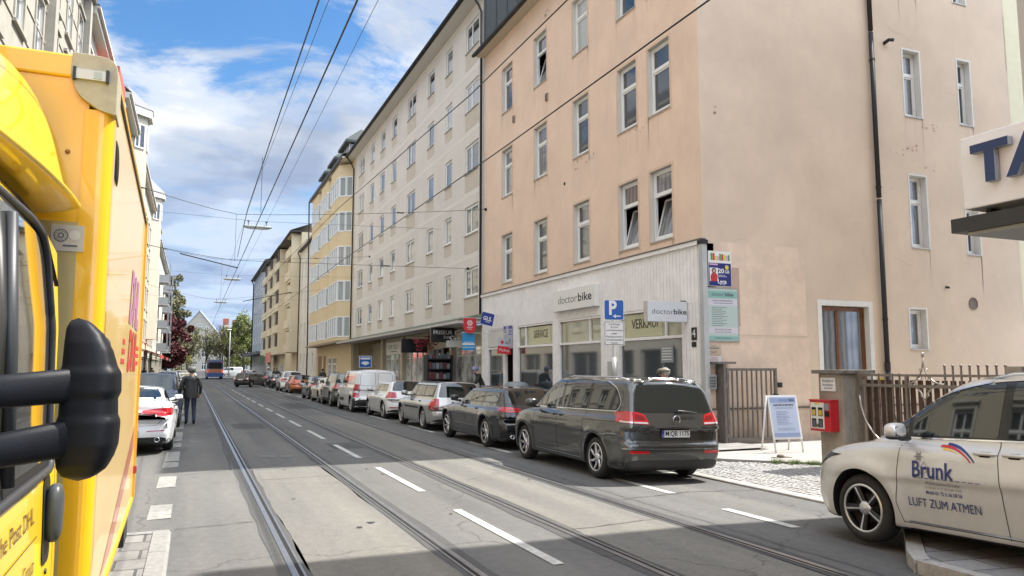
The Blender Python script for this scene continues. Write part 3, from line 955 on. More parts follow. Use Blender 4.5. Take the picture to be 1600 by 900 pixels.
for b_, txt, uc in ((b3, 'SERVICE', U(23.95)), (b1, 'VERKAUF', U(17.35))):
    t_ = MB(); put_text(t_, txt, (uc, -.006, 2.93), (1, 0, 0), (0, 0, 1), .26, 1.15 if txt[0] == 'S' else 1.35); t_.build('window_lettering', M_ink, b_)
    MB().quad((uc - .95, -.003, 2.60), (uc + .78, -.003, 2.60), (uc + .78, -.003, 3.2), (uc - .95, -.003, 3.2)).build('window_film', mat('yellow_green_film', (.36, .345, .19), .3, coat=.6), b_)
b4 = bay(28.9, 27.2, (), 2.5); 
for (Ya, Yb) in ((29.6, 28.92), (25.90 + .35, 25.88), (22.83, 22.44), (19.58, 18.64)):
    MB().box(U(Ya), U(Yb), -.075, .06, .05, 3.298).build('pilaster', M_board, sf)
# open shop door
m = MB(); m.box(U(27.18), U(27.10), -.05, .06, .1, 3.295); m.box(U(26.32), U(26.26), -.05, .06, .1, 3.295); m.box(U(27.10), U(26.32), -.05, .06, 2.5, 2.58)
d_ = m.build('shop_door', M_board, sf)
MB().quad((U(27.10), .35, .1), (U(26.32), .35, .1), (U(26.32), .35, 2.5), (U(27.10), .35, 2.5)).build('doorway', M_paneD, d_)
MB().box(U(28.85), U(27.2), -.068, -.062, 2.60, 3.22).build('notice_panel', mat('cream_notice', (.62, .60, .55), .5), sf)
m = MB(); m.box(U(27.15), U(26.3), -.10, -.07, 2.50, 3.35, 0); m.box(U(27.15), U(26.9), -.101, -.10, 3.1, 3.35, 1); m.box(U(26.65), U(26.3), -.101, -.10, 3.0, 3.35, 1)
put_text(m, 'IRONROD', (U(26.72), -.101, 3.12), (1, 0, 0), (0, 0, 1), .20, .82, 2)
put_text(m, 'ofac', (U(26.55), -.101, 2.80), (1, 0, 0), (0, 0, 1), .10, .26, 3)
m.lathe([(.09, -.004), (.001, -.004)], 16, 'y', (U(26.93), -.10, 2.82), 4)
m.build('door_banner', [mat('banner_lilac', (.38, .40, .48), .5), mat('banner_violet', (.08, .06, .30), .5), mat('banner_white', (.75, .75, .75), .5), M_ink, mat('banner_red', (.5, .02, .05), .5)], sf)
# distribution box, house number
m = MB().box(U(19.05), U(18.72), -.20, -.075, .9, 1.95); m.build('meter_box', mat('grey_enamel', (.40, .41, .41), .45), sf)
m = MB().box(U(15.22), U(15.02), -.085, -.072, 2.42, 2.72, 0); m.box(U(15.22), U(15.05), -.085, -.072, 2.26, 2.38, 0)
put_text(m, '4', (U(15.12), -.085, 2.57), (1, 0, 0), (0, 0, 1), .20, None, 1)
m.build('house_number', [M_ink, M_plate], sf)
# things seen through / on the panes
for (bb, items) in ((b1, [(U(16.35), 1.9, .55, .42, 'panel_grey')]), (b2, [])):
    for (u, z, w_, h_, nm) in items:
        m = MB().box(u - w_ / 2, u + w_ / 2, -.02, -.006, z, z + h_, 0)
        for k in range(5):
            m.box(u - w_ * .4, u + w_ * .35, -.022, -.02, z + .07 + k * .07, z + .09 + k * .07, 1)
        m.build('window_notice', [mat('notice_grey', (.22, .24, .25), .4), M_plate], bb)

# ---- signs of the bicycle shop ----
t = thing('sign', 'white flat box sign reading doctorbike on the boarded band', 'sign', (10.93, 21.1, 3.90), PH)
m = MB().box(-1.42, 1.42, -.16, 0, -.33, .33, 0); m.build('sign_box', [mat('sign_white', (.70, .69, .66), .4)], t, bevel=.01)
m = MB(); put_text(m, 'doctor', (-.38, -.16, 0), (1, 0, 0), (0, 0, 1), .25, 1.30, 0, bold=-.012); put_text(m, 'bike', (.78, -.16, 0), (1, 0, 0), (0, 0, 1), .25, .86, 0, bold=.014)
m.build('lettering', M_ink, t)
t = thing('hanging_sign', 'white projecting box sign reading doctorbike on brackets beside the corner post', 'sign', (10.45, 15.45, 3.09), 0)
m = MB().box(-.64, .46, -.09, .09, -.235, .245, 0); m.box(-.645, -.635, -.095, .095, -.24, .25, 1); m.build('sign_box', [mat('sign_pale', (.60, .63, .66), .35), mat('sign_edge', (.50, .46, .42), .5)], t, bevel=.006)
m = MB(); put_text(m, 'doctor', (-.235, -.09, .0), (1, 0, 0), (0, 0, 1), .125, .60, 0, bold=-.012); put_text(m, 'bike', (.255, -.09, .0), (1, 0, 0), (0, 0, 1), .125, .36, 0, bold=.014)
m.build('lettering', M_ink, t)
m = MB(); m.box(.46, .62, -.02, .02, .20, .26); m.box(.46, .62, -.02, .02, -.16, -.10); m.box(.36, .62, -.03, .03, .26, .29); m.build('bracket', mat('bracket_grey', (.25, .25, .25), .5, .5), t)

# ---- cream house, six storeys ----
M_cream = mat('cream_render', (.645, .60, .55), .88, var=.05, vscale=.7, stain=.15, bump=.08, bscale=60)
M_creamp = mat('pale_band', (.69, .65, .59), .88)
M_tan = mat('tan_panel', (.54, .48, .40), .88, var=.06)
crm = thing('apartment_house', 'tall cream six-storey house with tan panels under its windows and a long shop canopy', 'building', (11.0, 58.1, 0), PH)
cols = [(1.7, 3.6), (5.7, 6.9), (8.8, 10.1), (12.0, 13.2), (15.75, 17.55), (19.95, 21.1), (23.05, 24.1), (26.05, 27.8)]
crow = [4.84, 7.6, 10.38, 13.2, 16.0]
holes = [(a, b_, z, z + 1.27) for a, b_ in cols for z in crow]
m = wallmesh(0, 28.5, 3.75, 17.85, holes, .12)
for z in crow:
    m.box(0.02, 28.42, -.004, .001, z - 1.10, z - .93, 2)
for i, (a, b_) in enumerate(cols):
    for z in crow:
        m.box(a - .02, b_ + .02, -.009, .001, z - .82 if i in (0, 4, 7) else z - .55, z - .07, 3)
m.build('street_wall', [M_cream, M_reveal, M_creamp, M_tan], crm)
rr = random.Random(4)
for i, (a, b_) in enumerate(cols):
    for j, z in enumerate(crow):
        st = 'double' if b_ - a > 1.5 else 'single'
        window(crm, (a + b_) / 2, z + .02, b_ - a - .02, 1.23, st, rr.choice([M_pane, M_pane, M_pane, M_curt, M_curt2]), .09, 0, (.06,))
m = MB()
m.box(-.1, 28.6, -.62, 0, 17.86, 17.93, 1); m.box(-.1, 28.6, -.66, -.60, 17.86, 18.02, 0)
m.add([(-.1, -.66, 18.02), (28.6, -.66, 18.02), (28.6, 6, 20.4), (-.1, 6, 20.4)], [(0, 1, 2, 3)], 0)
m.add([(-.1, 12.6, 18.02), (28.6, 12.6, 18.02), (28.6, 6, 20.4), (-.1, 6, 20.4)], [(3, 2, 1, 0)], 0)
m.build('roof', [M_roofd, mat('soffit_pale', (.60, .57, .52), .85)], crm)
MB().tube([(-.1, -.72, 17.93), (28.6, -.72, 17.93)], .08, 8).build('gutter', M_rail, crm)
m = MB()
m.tube([(-.1, -.60, 18.22), (28.6, -.60, 18.22)], .012, 5)
for k in range(15):
    m.tube([(k * 2, -.60, 18.0), (k * 2, -.60, 18.22)], .012, 5)
m.build('snow_guard', M_rail, crm)
# dark cladding of the exposed upper gable
m = MB()
m.add([(28.5, -.05, 14.9), (28.5, 12, 14.9), (28.5, 12, 18.1), (28.5, 6, 20.3), (28.5, -.05, 17.95)], [(0, 1, 2, 3, 4)])
for k in range(24):
    m.box(28.5, 28.53, .05 + k * .5, .08 + k * .5, 14.9, 17.9)
m.build('slate_gable', mat('green_black_cladding', (.018, .024, .020), .55, var=.25, vscale=3), crm)
gutter_pipe(crm, [(28.38, -.70, 17.9), (28.42, -.25, 17.3), (28.42, -.12, 17.0), (28.42, -.12, 3.9)], .055)
gutter_pipe(crm, [(.1, -.70, 17.9), (.1, -.35, 17.5), (.12, -.12, 17.0), (.12, -.12, 3.7)], .055)
MB().box(0, 28.5, 12, 12.1, 0, 18).build('rear_wall', M_cream, crm)
# canopy over the shops
m = MB()
m.box(-.35, 28.45, -1.08, 0, 3.60, 3.73, 0)
m.add([(-.35, -1.10, 3.735), (28.5, -1.10, 3.735), (28.5, -.002, 4.02), (-.35, -.002, 4.02)], [(0, 1, 2, 3)], 1)
m.add([(28.5, -1.10, 3.735), (28.5, -.002, 3.735), (28.5, -.002, 4.02)], [(0, 1, 2)], 1)
m.build('canopy', [mat('canopy_underside', (.50, .48, .45), .8), mat('green_copper_sheet', (.13, .17, .12), .6, var=.25, vscale=2)], crm)
# recessed ground floor
sf = bpy.data.objects.new('shop_row', None); COL.objects.link(sf); sf.parent = crm
UC = lambda Y: 58.1 - Y
m = MB()
m.box(0, 28.5, 1.5, 1.6, 0, 3.6, 0)      # back wall
m.box(UC(48.2), 28.48, .25, .45, 2.75, 3.6, 0)
for Y, w_ in ((57.9, .2), (48.4, .35), (43.3, .30), (38.2, .32), (34.3, .30), (30.0, .3)):
    m.box(UC(Y), UC(Y) + w_, .05, .5, 0, 3.6, 0)
m.build('ground_floor_wall', [mat('yellowish_shop_wall', (.43, .37, .27), .85, var=.06)], sf)
def shopbay(Ya, Yb, n, z1=2.75, z0=.5, gl=None, name='shop_window'):
    f = MB(); ua, ub = UC(Ya), UC(Yb)
    for k in range(n + 1):
        u = ua + (ub - ua) * k / n
        f.box(u - .025, u + .025, .27, .37, 0, z1)
    f.box(ua, ub, .28, .36, z1 - .06, z1); f.box(ua, ub, .28, .36, z0 - .06, z0); f.box(ua, ub, .29, .35, 2.3, 2.35)
    o = f.build(name, mat('alu_frame', (.5, .5, .49), .4, .5), sf)
    MB().quad((ua, .32, z0), (ub, .32, z0), (ub, .32, z1), (ua, .32, z1)).build('pane', gl or M_curt, o)
    MB().box(ua, ub, .30, .36, 0, z0 - .06).build('stall_riser', mat('riser_grey', (.2, .2, .2), .7), o)
    return o
M_shopg = mat('painted_reflection_glass', (.50, .52, .50), .06, var=.85, vscale=1.3, coat=1.0)  # lit reflections are painted as a bright, mottled base colour
shopbay(48.0, 43.6, 4, gl=M_shopg); shopbay(43.0, 38.5, 4, gl=M_shopg); shopbay(37.8, 36.2, 2, gl=M_pane); shopbay(34.0, 30.3, 3, gl=M_shopg)
m = MB().box(UC(36.1), UC(34.6), .5, .6, 0, 2.6); m.build('dark_doorway', M_paneD, sf)
MB().box(UC(53.5), UC(50.5), 1.44, 1.5, .3, 2.8).build('maroon_door', mat('maroon', (.13, .015, .03), .4), sf)

# ---- yellow house with stacked bays ----
M_yel = mat('ochre_render', (.62, .50, .31), .88, var=.05, vscale=.6, stain=.12)
yel = thing('apartment_house', 'ochre yellow house with three stacks of white bay windows and dark roofed dormers', 'building', (11.0, 75.6, 0), PH)
MB().box(0, 17.5, .0, 10, 0, 18.0).build('street_wall', M_yel, yel)
M_bayg = mat('greenish_bay_glass', (.27, .30, .29), .10, coat=.6)
bays = [(.9, 6.0), (6.2, 11.3), (11.5, 16.9)]
zs = [4.15, 6.9, 9.6, 12.3, 15.05]
M_ww = mat('bay_white', (.72, .73, .73), .45)
for k, (a, b_) in enumerate(bays):
    dp = .95; s_ = .75
    ring = lambda e=0: [(a + .0 - e, -.001), (b_ + e, -.001), (b_ - s_ + e, -dp - e), (a + s_ - e, -dp - e)]
    st = bpy.data.objects.new('bay_stack', None); COL.objects.link(st); st.parent = yel
    m = MB()
    for j, z in enumerate(zs):
        m.prism(ring()[::-1], (3.9 if j == 0 else zs[j - 1] + 1.58), z - .002)
    m.prism(ring()[::-1], zs[-1] + 1.58, 17.6)
    m.build('parapet', M_yel, st)
    for j, z in enumerate(zs):
        m = MB(); g_ = MB()
        r_ = ring(.03)
        m.prism(r_[::-1], z, z + .09); m.prism(r_[::-1], z + 1.50, z + 1.578)
        R_ = ring(-.02)
        segs = [(R_[1], R_[2], 2), (R_[2], R_[3], 4), (R_[3], R_[0], 2)]
        for p, q, n in segs:
            p = Vector(p); q = Vector(q)
            for i in range(n):
                c = p + (q - p) * i / n
                m.box(c.x - .075, c.x + .075, c.y - .075, c.y + .075, z + .09, z + 1.50)
            g_.quad((p.x, p.y, z + .09), (q.x, q.y, z + .09), (q.x, q.y, z + 1.5), (p.x, p.y, z + 1.5))
        w_ = m.build('bay_window', M_ww, st)
        g_.build('pane', random.Random(k * 7 + j).choice([M_bayg, M_curt, M_bayg]), w_)
    # dormer
    c = (a + b_) / 2
    d_ = MB(); d_.box(c - 1.5, c + 1.5, -.1, 3, 18.2, 19.6, 0)
    for i in range(5):
        d_.box(c - 1.45 + i * .68, c - 1.27 + i * .68, -.14, -.1, 18.3, 19.55, 1)
    dd = d_.build('dormer', [M_pane, M_ww], yel)
    MB().prism([(c - 1.8, -.5), (c + 1.8, -.5), (c + 1.8, 3), (c - 1.8, 3)], 19.6, 19.8).add([(c - 1.8, -.5, 19.8), (c + 1.8, -.5, 19.8), (c + 1.2, .8, 20.9), (c - 1.2, .8, 20.9), (c - 1.8, 3, 19.8), (c + 1.8, 3, 19.8)], [(0, 1, 2, 3), (0, 3, 4), (1, 5, 2), (3, 2, 5, 4)]).build('dormer_roof', mat('green_slate', (.035, .045, .04), .5), dd)
m = MB(); m.box(0, 17.5, -1.0, 0, 17.85, 17.95, 1); m.box(0, 17.5, -1.08, -1.0, 17.8, 18.1, 0)
m.add([(0, -1.08, 18.1), (17.5, -1.08, 18.1), (17.5, 5, 20.6), (0, 5, 20.6)], [(0, 1, 2, 3)], 0)
m.build('roof', [M_roofd, mat('soffit_ochre', (.62, .55, .42), .8)], yel)
MB().box(.2, 17.3, -1.1, 0, 3.70, 3.86).build('canopy', mat('canopy_brown', (.28, .22, .15), .7), yel)
for (a, b_) in ((1.2, 3.3), (4.4, 5.6)):
    MB().box(a, b_, -.02, .3, .1, 2.9).build('garage_door', mat('brown_door', (.20, .13, .07), .6), yel)
for a in (8.2, 10.6):
    window(yel, a, 1.0, 1.4, 1.7, 'cross', M_pane, -.03)
gutter_pipe(yel, [(.1, -1.1, 17.9), (.1, -.9, 3.9), (.1, -.9, .1)], .06)

# ---- white house, narrow windows ----
M_wht = mat('off_white_render', (.62, .60, .52), .88, var=.05, vscale=.6, stain=.15)
wh = thing('apartment_house', 'low off-white house with narrow windows between two yellow houses', 'building', (11.0, 89.3, 0), PH)
hs = [(a, a + .85, z, z + 1.9) for a in (1.3, 4.3, 7.2, 10.6) for z in (1.4, 4.75, 8.3, 11.5)]
m = wallmesh(0, 13.7, 0, 14.9, hs, .15); m.build('street_wall', [M_wht, M_reveal], wh)
for h_ in hs:
    window(wh, (h_[0] + h_[1]) / 2, h_[2], .83, 1.88, 'transom', M_pane, .12)
m = MB(); m.box(0, 13.7, -.4, 0, 14.9, 15.05); m.add([(0, -.4, 15.05), (13.7, -.4, 15.05), (13.7, 5, 18.2), (0, 5, 18.2)], [(0, 1, 2, 3)]); m.build('roof', [mat('roof_grey_tile', (.10, .09, .085), .8, var=.2)], wh)
MB().box(0, 13.7, .2, 9, 0, 14.9).build('rear_wall', M_wht, wh)
MB().box(3, 4, 2, 3, 16, 18.3).build('chimney', mat('chimney_render', (.25, .23, .21), .9), wh)
gutter_pipe(wh, [(.05, -.4, 14.9), (.05, -.12, 14.3), (.05, -.12, .2)], .06)

# ---- two pale yellow balcony houses ----
M_lem = mat('lemon_render', (.60, .53, .38), .88, var=.05, vscale=.6)
def balcony_house(label, Y1, L_, xs, H, zs, brown, seed):
    t = thing('apartment_house', label, 'building', (11.0, Y1, 0), PH)
    MB().box(0, L_, 0, 9, 0, H).build('street_wall', M_lem, t)
    for (a, b_) in xs:
        for z in zs:
            # a slab and solid parapet thrown forward, dark loggia behind
            m = MB()
            m.prism([(a, -.001), (a + .5, -1.1), (b_ - .2, -1.1), (b_, -.001)], z, z + 1.0)
            o = m.build('balcony', M_lem, t)
            MB().box(a + .15, b_ - .15, -.03, .0, z + 1.0, z + 2.35).build('balcony_door', M_paneD, o)
            if brown is M_brw:
                MB().prism([(b_ - 2.6, -1.08), (b_ - .22, -1.08), (b_ - .02, -.002), (b_ - 2.6, -.002)], z + 1.001, z + 2.55).build('balcony_glazing', M_brw, o)
                MB().box(a + .3, a + .42, -.9, -.82, z + 1.0, z + 2.6).build('balcony_post', M_ww, o)
            else:
                MB().prism([(a + 1.2, -1.0), (b_ - .3, -1.0), (b_ - .15, -.002), (a + 1.2, -.002)], z + 2.5, z + 2.78).build('balcony_lintel', M_lem, o)
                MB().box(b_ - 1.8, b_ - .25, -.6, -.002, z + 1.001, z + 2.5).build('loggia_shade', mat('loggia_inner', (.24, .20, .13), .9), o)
        m = MB(); m.box(b_ - .12, b_ + .25, -1.0, 0, zs[0], H - .2); m.build('fin_wall', M_lem, t)
    m = MB(); m.box(-.1, L_ + .1, -1.3, 0, H, H + .14); m.add([(-.1, -1.3, H + .14), (L_ + .1, -1.3, H + .14), (L_ + .1, 4, H + 2.2), (-.1, 4, H + 2.2)], [(0, 1, 2, 3)]); m.build('roof', M_roofd, t)
    return t
M_brw = mat('brown_glazing', (.045, .020, .015), .6, spec=.2)
zsb = [3.6, 6.4, 9.2, 12.0, 14.7]
bh1 = balcony_house('narrow lemon yellow house with one stack of open balconies', 101.5, 12.2, [(5.5, 11.2)], 17.3, zsb, M_curt2, 1)
bh2 = balcony_house('wide lemon yellow house with brown framed balcony glazing and a pink shop sign', 130.5, 29.0, [(2, 9.5), (11, 18.5), (20, 27.5)], 17.4, zsb, M_brw, 2)
m = MB().box(12.5, 20.5, -1.16, -1.11, 2.6, 4.0); m.build('shop_sign_pink', mat('pink_sign', (.60, .20, .15), .5, var=.3, vscale=1.2), bh2)
m = MB().box(3.0, 8.5, -1.16, -1.11, 2.4, 3.8); m.build('shop_sign_green', mat('green_sign', (.02, .10, .06), .5), bh2)
for a, w_ in ((3.5, 4.5), (22, 3)):
    MB().box(a, a + w_, -.05, .1, .1, 2.3).build('shop_door', M_paneD, bh2)
# ---- blue grey house at the far end ----
M_gry = mat('blue_grey_render', (.36, .40, .44), .88, var=.04)
gh = thing('apartment_house', 'tall blue-grey house with rows of small windows at the far end of the right-hand row', 'building', (11.0, 163.0, 0), PH)
hs = [(a, a + 1.5, z, z + 1.5) for a in (2, 6.5, 11, 15.5, 20, 25.5, 29) for z in (6.3, 9.5, 12.7, 15.9)]
m = wallmesh(0, 32.5, 4.6, 19.3, hs, .12); m.build('street_wall', [M_gry, M_gry], gh)
for h_ in hs:
    window(gh, h_[0] + .75, h_[2], 1.48, 1.48, 'double', M_pane, .08)
m = MB(); m.box(-.3, 32.5, -.7, 0, 19.3, 19.5); m.add([(-.3, -.7, 19.5), (32.5, -.7, 19.5), (32.5, 5, 21.5), (-.3, 5, 21.5)], [(0, 1, 2, 3)]); m.build('roof', M_roofd, gh)
MB().box(0, 32.5, .3, 11, 0, 19.3).build('rear_wall', M_gry, gh)
m = MB(); m.box(0, 32.5, -1.6, 0, 4.1, 4.55, 0); m.build('shop_canopy', mat('dark_canopy', (.10, .11, .12), .6), gh)
MB().box(0, 32.5, -.02, .3, 0, 4.1).build('shop_glazing', mat('shop_dark', (.05, .05, .055), .3), gh)
gutter_pipe(gh, [(-.1, -.4, 19.3), (-.1, -.1, 18.5), (-.1, -.1, .2)], .12)

# ---- building standing behind the gable, and the one whose shade falls on the foreground ----
bk = thing('rear_building', 'pale yellow rear building seen past the right edge of the salmon gable', 'building', (22.3, 14.85, 0), 0)
MB().box(.0, 14, .1, 20, 0, 21).build('wall', mat('pale_yellow_render', (.66, .62, .44), .88, var=.04), bk)
MB().box(-.1, 14.1, -.2, 20, 21, 21.3).build('roof', M_roofd, bk)
tx = thing('corner_building', 'grey building on the right whose canopy carries the big blue letters', 'building', (11.4, -14, 0), 0)
MB().box(0, 12, 0, 21.4, 0, 14.4).build('wall', mat('beige_render', (.50, .46, .40), .88, var=.05), tx)
MB().box(-.6, 12.2, -.2, 21.45, 14.4, 14.75).build('roof', M_roofd, tx)
cn = thing('canopy', 'flat dark canopy jutting over the forecourt below the white letter box', 'canopy', (11.4, 0, 0), 0)
m = MB(); m.box(-4.40, -.003, -4, 5.35, 3.10, 3.24, 0); m.box(-4.30, -.003, -3.9, 5.25, 3.07, 3.10, 1)
m.build('roof_slab', [mat('black_fascia', (.02, .02, .022), .45), mat('canopy_soffit', (.52, .52, .50), .7)], cn)
tb = thing('box_sign', 'big white box sign with raised dark blue letters T and A on the canopy', 'sign', (7.0, 5.2, 3.31), PH)
m = MB(); m.box(0, 3.4, 0, .45, 0, .72, 0); m.build('sign_box', mat('box_sign_white', (.80, .80, .82), .45, var=.03), tb, bevel=.012)
for xx in (.12, .62):
    MB().box(xx, xx + .05, .15, .3, -.075, 0).build('stand', M_rail, tb)
m = MB(); put_text(m, 'TA', (.545, -.075, .385), (1, 0, 0), (0, 0, 1), .36, .80, 0, extr=.07, bold=.035, space=1.02)
for f in range(len(m.f)):
    pass
m.build('raised_letters', [mat('letter_blue', (.010, .032, .12), .4), mat('letter_side_grey', (.30, .31, .33), .5)], tb)

# ---- left-hand row (sunlit; also mirrored in the parked cars) ----
LH = PI / 2
def left_house(label, Y0, L_, H, wall, rowsz, pitch_u, ww, hh, X=-5.2, style='cross', roofc=None, trim=None, frame=None, base=None, pane=None):
    t = thing('apartment_house', label, 'building', (X, Y0, 0), LH)
    n = int(L_ / pitch_u); off = (L_ - n * pitch_u) / 2
    hs = [(off + (k + .5) * pitch_u - ww / 2, off + (k + .5) * pitch_u + ww / 2, z, z + hh) for k in range(n) for z in rowsz]
    m = wallmesh(0, L_, 0 if base is None else 3.8, H, hs, .18)
    if base is not None:
        ns = max(2, int(L_ / 4.2)); ps = L_ / ns
        sh = [(k * ps + .45, (k + 1) * ps - .45, .55, 3.0) for k in range(ns)]
        wallmesh(0, L_, 0, 3.8, sh, .25).build('ground_floor_wall', [base, base], t)
        MB().box(0, L_, -.10, 0, 3.72, 3.86).build('string_course', trim or base, t)
        for k, q in enumerate(sh):
            window(t, (q[0] + q[1]) / 2, q[2], q[1] - q[0] - .01, q[3] - q[2] - .01, 'double', M_pane, .18, 0, None, None, name='shop_window')
    for h_ in hs:
        window(t, (h_[0] + h_[1]) / 2, h_[2], ww - .02, hh - .02, style, pane or M_pane, .12, 0, None, frame)
    if trim:
        for h_ in hs:
            a, b_, c, d = h_; q = .16
            m.box(a - q, a - .002, -.05, .01, c - q, d + q, 2); m.box(b_ + .002, b_ + q, -.05, .01, c - q, d + q, 2); m.box(a - .002, b_ + .002, -.05, .01, d + .002, d + q, 2); m.box(a - q - .08, b_ + q + .08, -.12, .01, c - q - .1, c - q - .002, 2)
            m.box(a - q - .08, b_ + q + .08, -.13, .01, d + q + .002, d + q + .12, 2)
    m.build('street_wall', [wall, M_reveal, trim or wall], t)
    m = MB(); m.box(0, L_, -.45, 0, H, H + .25, 1); m.box(0, L_, -.60, -.0, H + .252, H + .38, 1)
    m.add([(0, -.60, H + .38), (L_, -.60, H + .38), (L_, 4, H + 4.0), (0, 4, H + 4.0)], [(0, 1, 2, 3)], 0)
    m.build('roof', [roofc or M_roofd, trim or wall], t)
    MB().box(0, L_, 9, 9.3, 0, H).build('rear_wall', wall, t)
    m = MB(); m.box(0, .02, .18, 9, 0, H); m.box(L_ - .02, L_, .18, 9, 0, H); m.build('end_wall', wall, t)
    return t
M_redr = mat('brick_red_render', (.30, .07, .05), .88, var=.08)
M_stone = mat('pale_sandstone', (.36, .335, .28), .85, var=.10, vscale=2, stain=.2)
M_lcr = mat('left_cream_render', (.47, .43, .34), .88, var=.05)
M_lwh = mat('left_white_render', (.52, .50, .44), .88, var=.05)
left_house('brick red house hidden behind the yellow truck', -22, 25, 17, M_redr, (4.6, 8.0, 11.4, 14.4), 3.1, 1.2, 1.9, trim=mat('red_house_trim', (.62, .60, .56), .8), base=mat('red_house_base', (.55, .50, .42), .85))
left_house('grey-cream house with white surrounds behind the yellow truck', 3, 18.5, 18, mat('left_ochre', (.46, .42, .32), .88), (4.8, 8.2, 11.6, 14.8), 3.0, 1.2, 1.9, trim=M_lwh, base=M_lwh)
t = left_house('ornate pale stone house rising above the front of the truck', 21.5, 17.5, 18.6, M_stone, (4.8, 8.4, 12.0, 15.2), 2.9, 1.15, 2.1, trim=M_stone, base=M_stone)
m = MB()
for k in range(13):
    m.box(0, 17.5, -.035, 0, 4.0 + k * 1.12, 4.06 + k * 1.12)
for u in (0.1, 8.4, 16.8):
    m.box(u, u + .6, -.30, 0, 3.9, 18.5)
m.build('stone_courses', [M_stone], t)
t = left_house('white house with a red bay and steep dark roof above the truck', 39, 15, 18.2, M_lwh, (4.8, 8.3, 11.8, 15.0), 3.0, 1.2, 1.9, trim=M_lwh, base=M_lwh)
m = MB(); m.box(4.4, 8.2, -1.1, 0, 12.6, 17.4, 0); m.box(4.2, 8.4, -1.25, 0, 11.4, 12.6, 1); m.build('oriel', [mat('oriel_red', (.38, .09, .06), .8), M_lwh], t)
for a in (5.1, 7.4):
    window(t, a, 13.2, 1.0, 1.7, 'cross', M_pane, -1.13)
t = left_house('long cream house with pointed corner turrets on the left', 54, 56, 19.2, M_lcr, (4.8, 8.2, 11.6, 15.0), 3.1, 1.15, 1.9, X=-4.9, trim=M_lwh, base=M_lcr)
for u in (10.5, 41.0):
    tr = bpy.data.objects.new('turret', None); COL.objects.link(tr); tr.parent = t
    rg8 = lambda r_: [(u + r_ * math.cos(PI / 4 * k + PI / 8), .6 + r_ * math.sin(PI / 4 * k + PI / 8)) for k in range(8)]
    MB().prism(rg8(1.7), 5, 20.9).build('turret_wall', M_lcr, tr)
    MB().prism(rg8(2.05), 20.9, 21.5).build('turret_cornice', M_lwh, tr)
    m = MB(); R8 = rg8(2.1); m.add([(x, y_, 21.51) for x, y_ in R8] + [(u, .6, 23.6)], [(k, (k + 1) % 8, 8) for k in range(8)]); m.build('turret_roof', mat('zinc_roof', (.16, .16, .17), .5, .3), tr)
    for k in (4, 5, 6, 7):
        a = PI / 4 * k + PI / 4
        window(tr, u + 1.60 * math.cos(a), 18.4, .95, 1.9, 'double', M_pane, -.02, a + PI / 2, None, None, .6 + 1.60 * math.sin(a))
t = left_house('tall pale house with grey steel balconies near the far left corner', 110.5, 38, 18.2, M_lwh, (4.8, 8.0, 11.3, 14.6), 3.2, 1.1, 1.8, X=-4.9, style='double', base=M_lcr)
for u in (11, 27):
    for z in (4.3, 7.6, 10.9, 14.2):
        m = MB(); m.box(u, u + 4.2, -1.4, -.001, z, z + .15, 0)
        for k in range(15):
            m.box(u + k * .29, u + k * .29 + .035, -1.4, -1.37, z + .15, z + 1.1, 1)
        m.box(u, u + 4.2, -1.41, -1.36, z + 1.1, z + 1.16, 1); m.box(u, u + .04, -1.4, 0, z + .15, z + 1.1, 1)
        m.box(u, u + .09, -1.4, -1.31, z + 1.1, z + 3.3, 1); m.box(u + 4.1, u + 4.2, -1.4, -1.31, z + 1.1, z + 3.3, 1)
        m.build('balcony', [mat('balcony_slab', (.40, .40, .40), .8), mat('balcony_steel', (.30, .31, .32), .4, .5)], t)
# awnings
for k, (Y, c) in enumerate(((92, (.42, .03, .03)), (104, (.05, .10, .06)), (76, (.40, .04, .03)))):
    t = thing('awning', ['red sloping awning over a shop on the left pavement', 'dark green awning beyond the red one on the left', 'red awning nearest the truck on the left pavement'][k], 'awning', (-4.85, Y, 2.9), LH, 'shop awnings on the left')
    m = MB(); m.add([(0, 0, .9), (8, 0, .9), (8, -2.2, .1), (0, -2.2, .1), (0, 0, .86), (8, 0, .86), (8, -2.2, .06), (0, -2.2, .06), (0, -2.2, -.2), (8, -2.2, -.2)], [(0, 3, 2, 1), (4, 5, 6, 7), (0, 4, 7, 3), (1, 2, 6, 5), (3, 8, 9, 2)])
    m.build('awning_cloth', mat('awning_%d' % k, c, .8), t)
    m = MB(); m.tube([(0, -2.15, .08), (0, 0, -.3)], .03, 6); m.tube([(8, -2.15, .08), (8, 0, -.3)], .03, 6); m.build('awning_arms', M_rail, t)
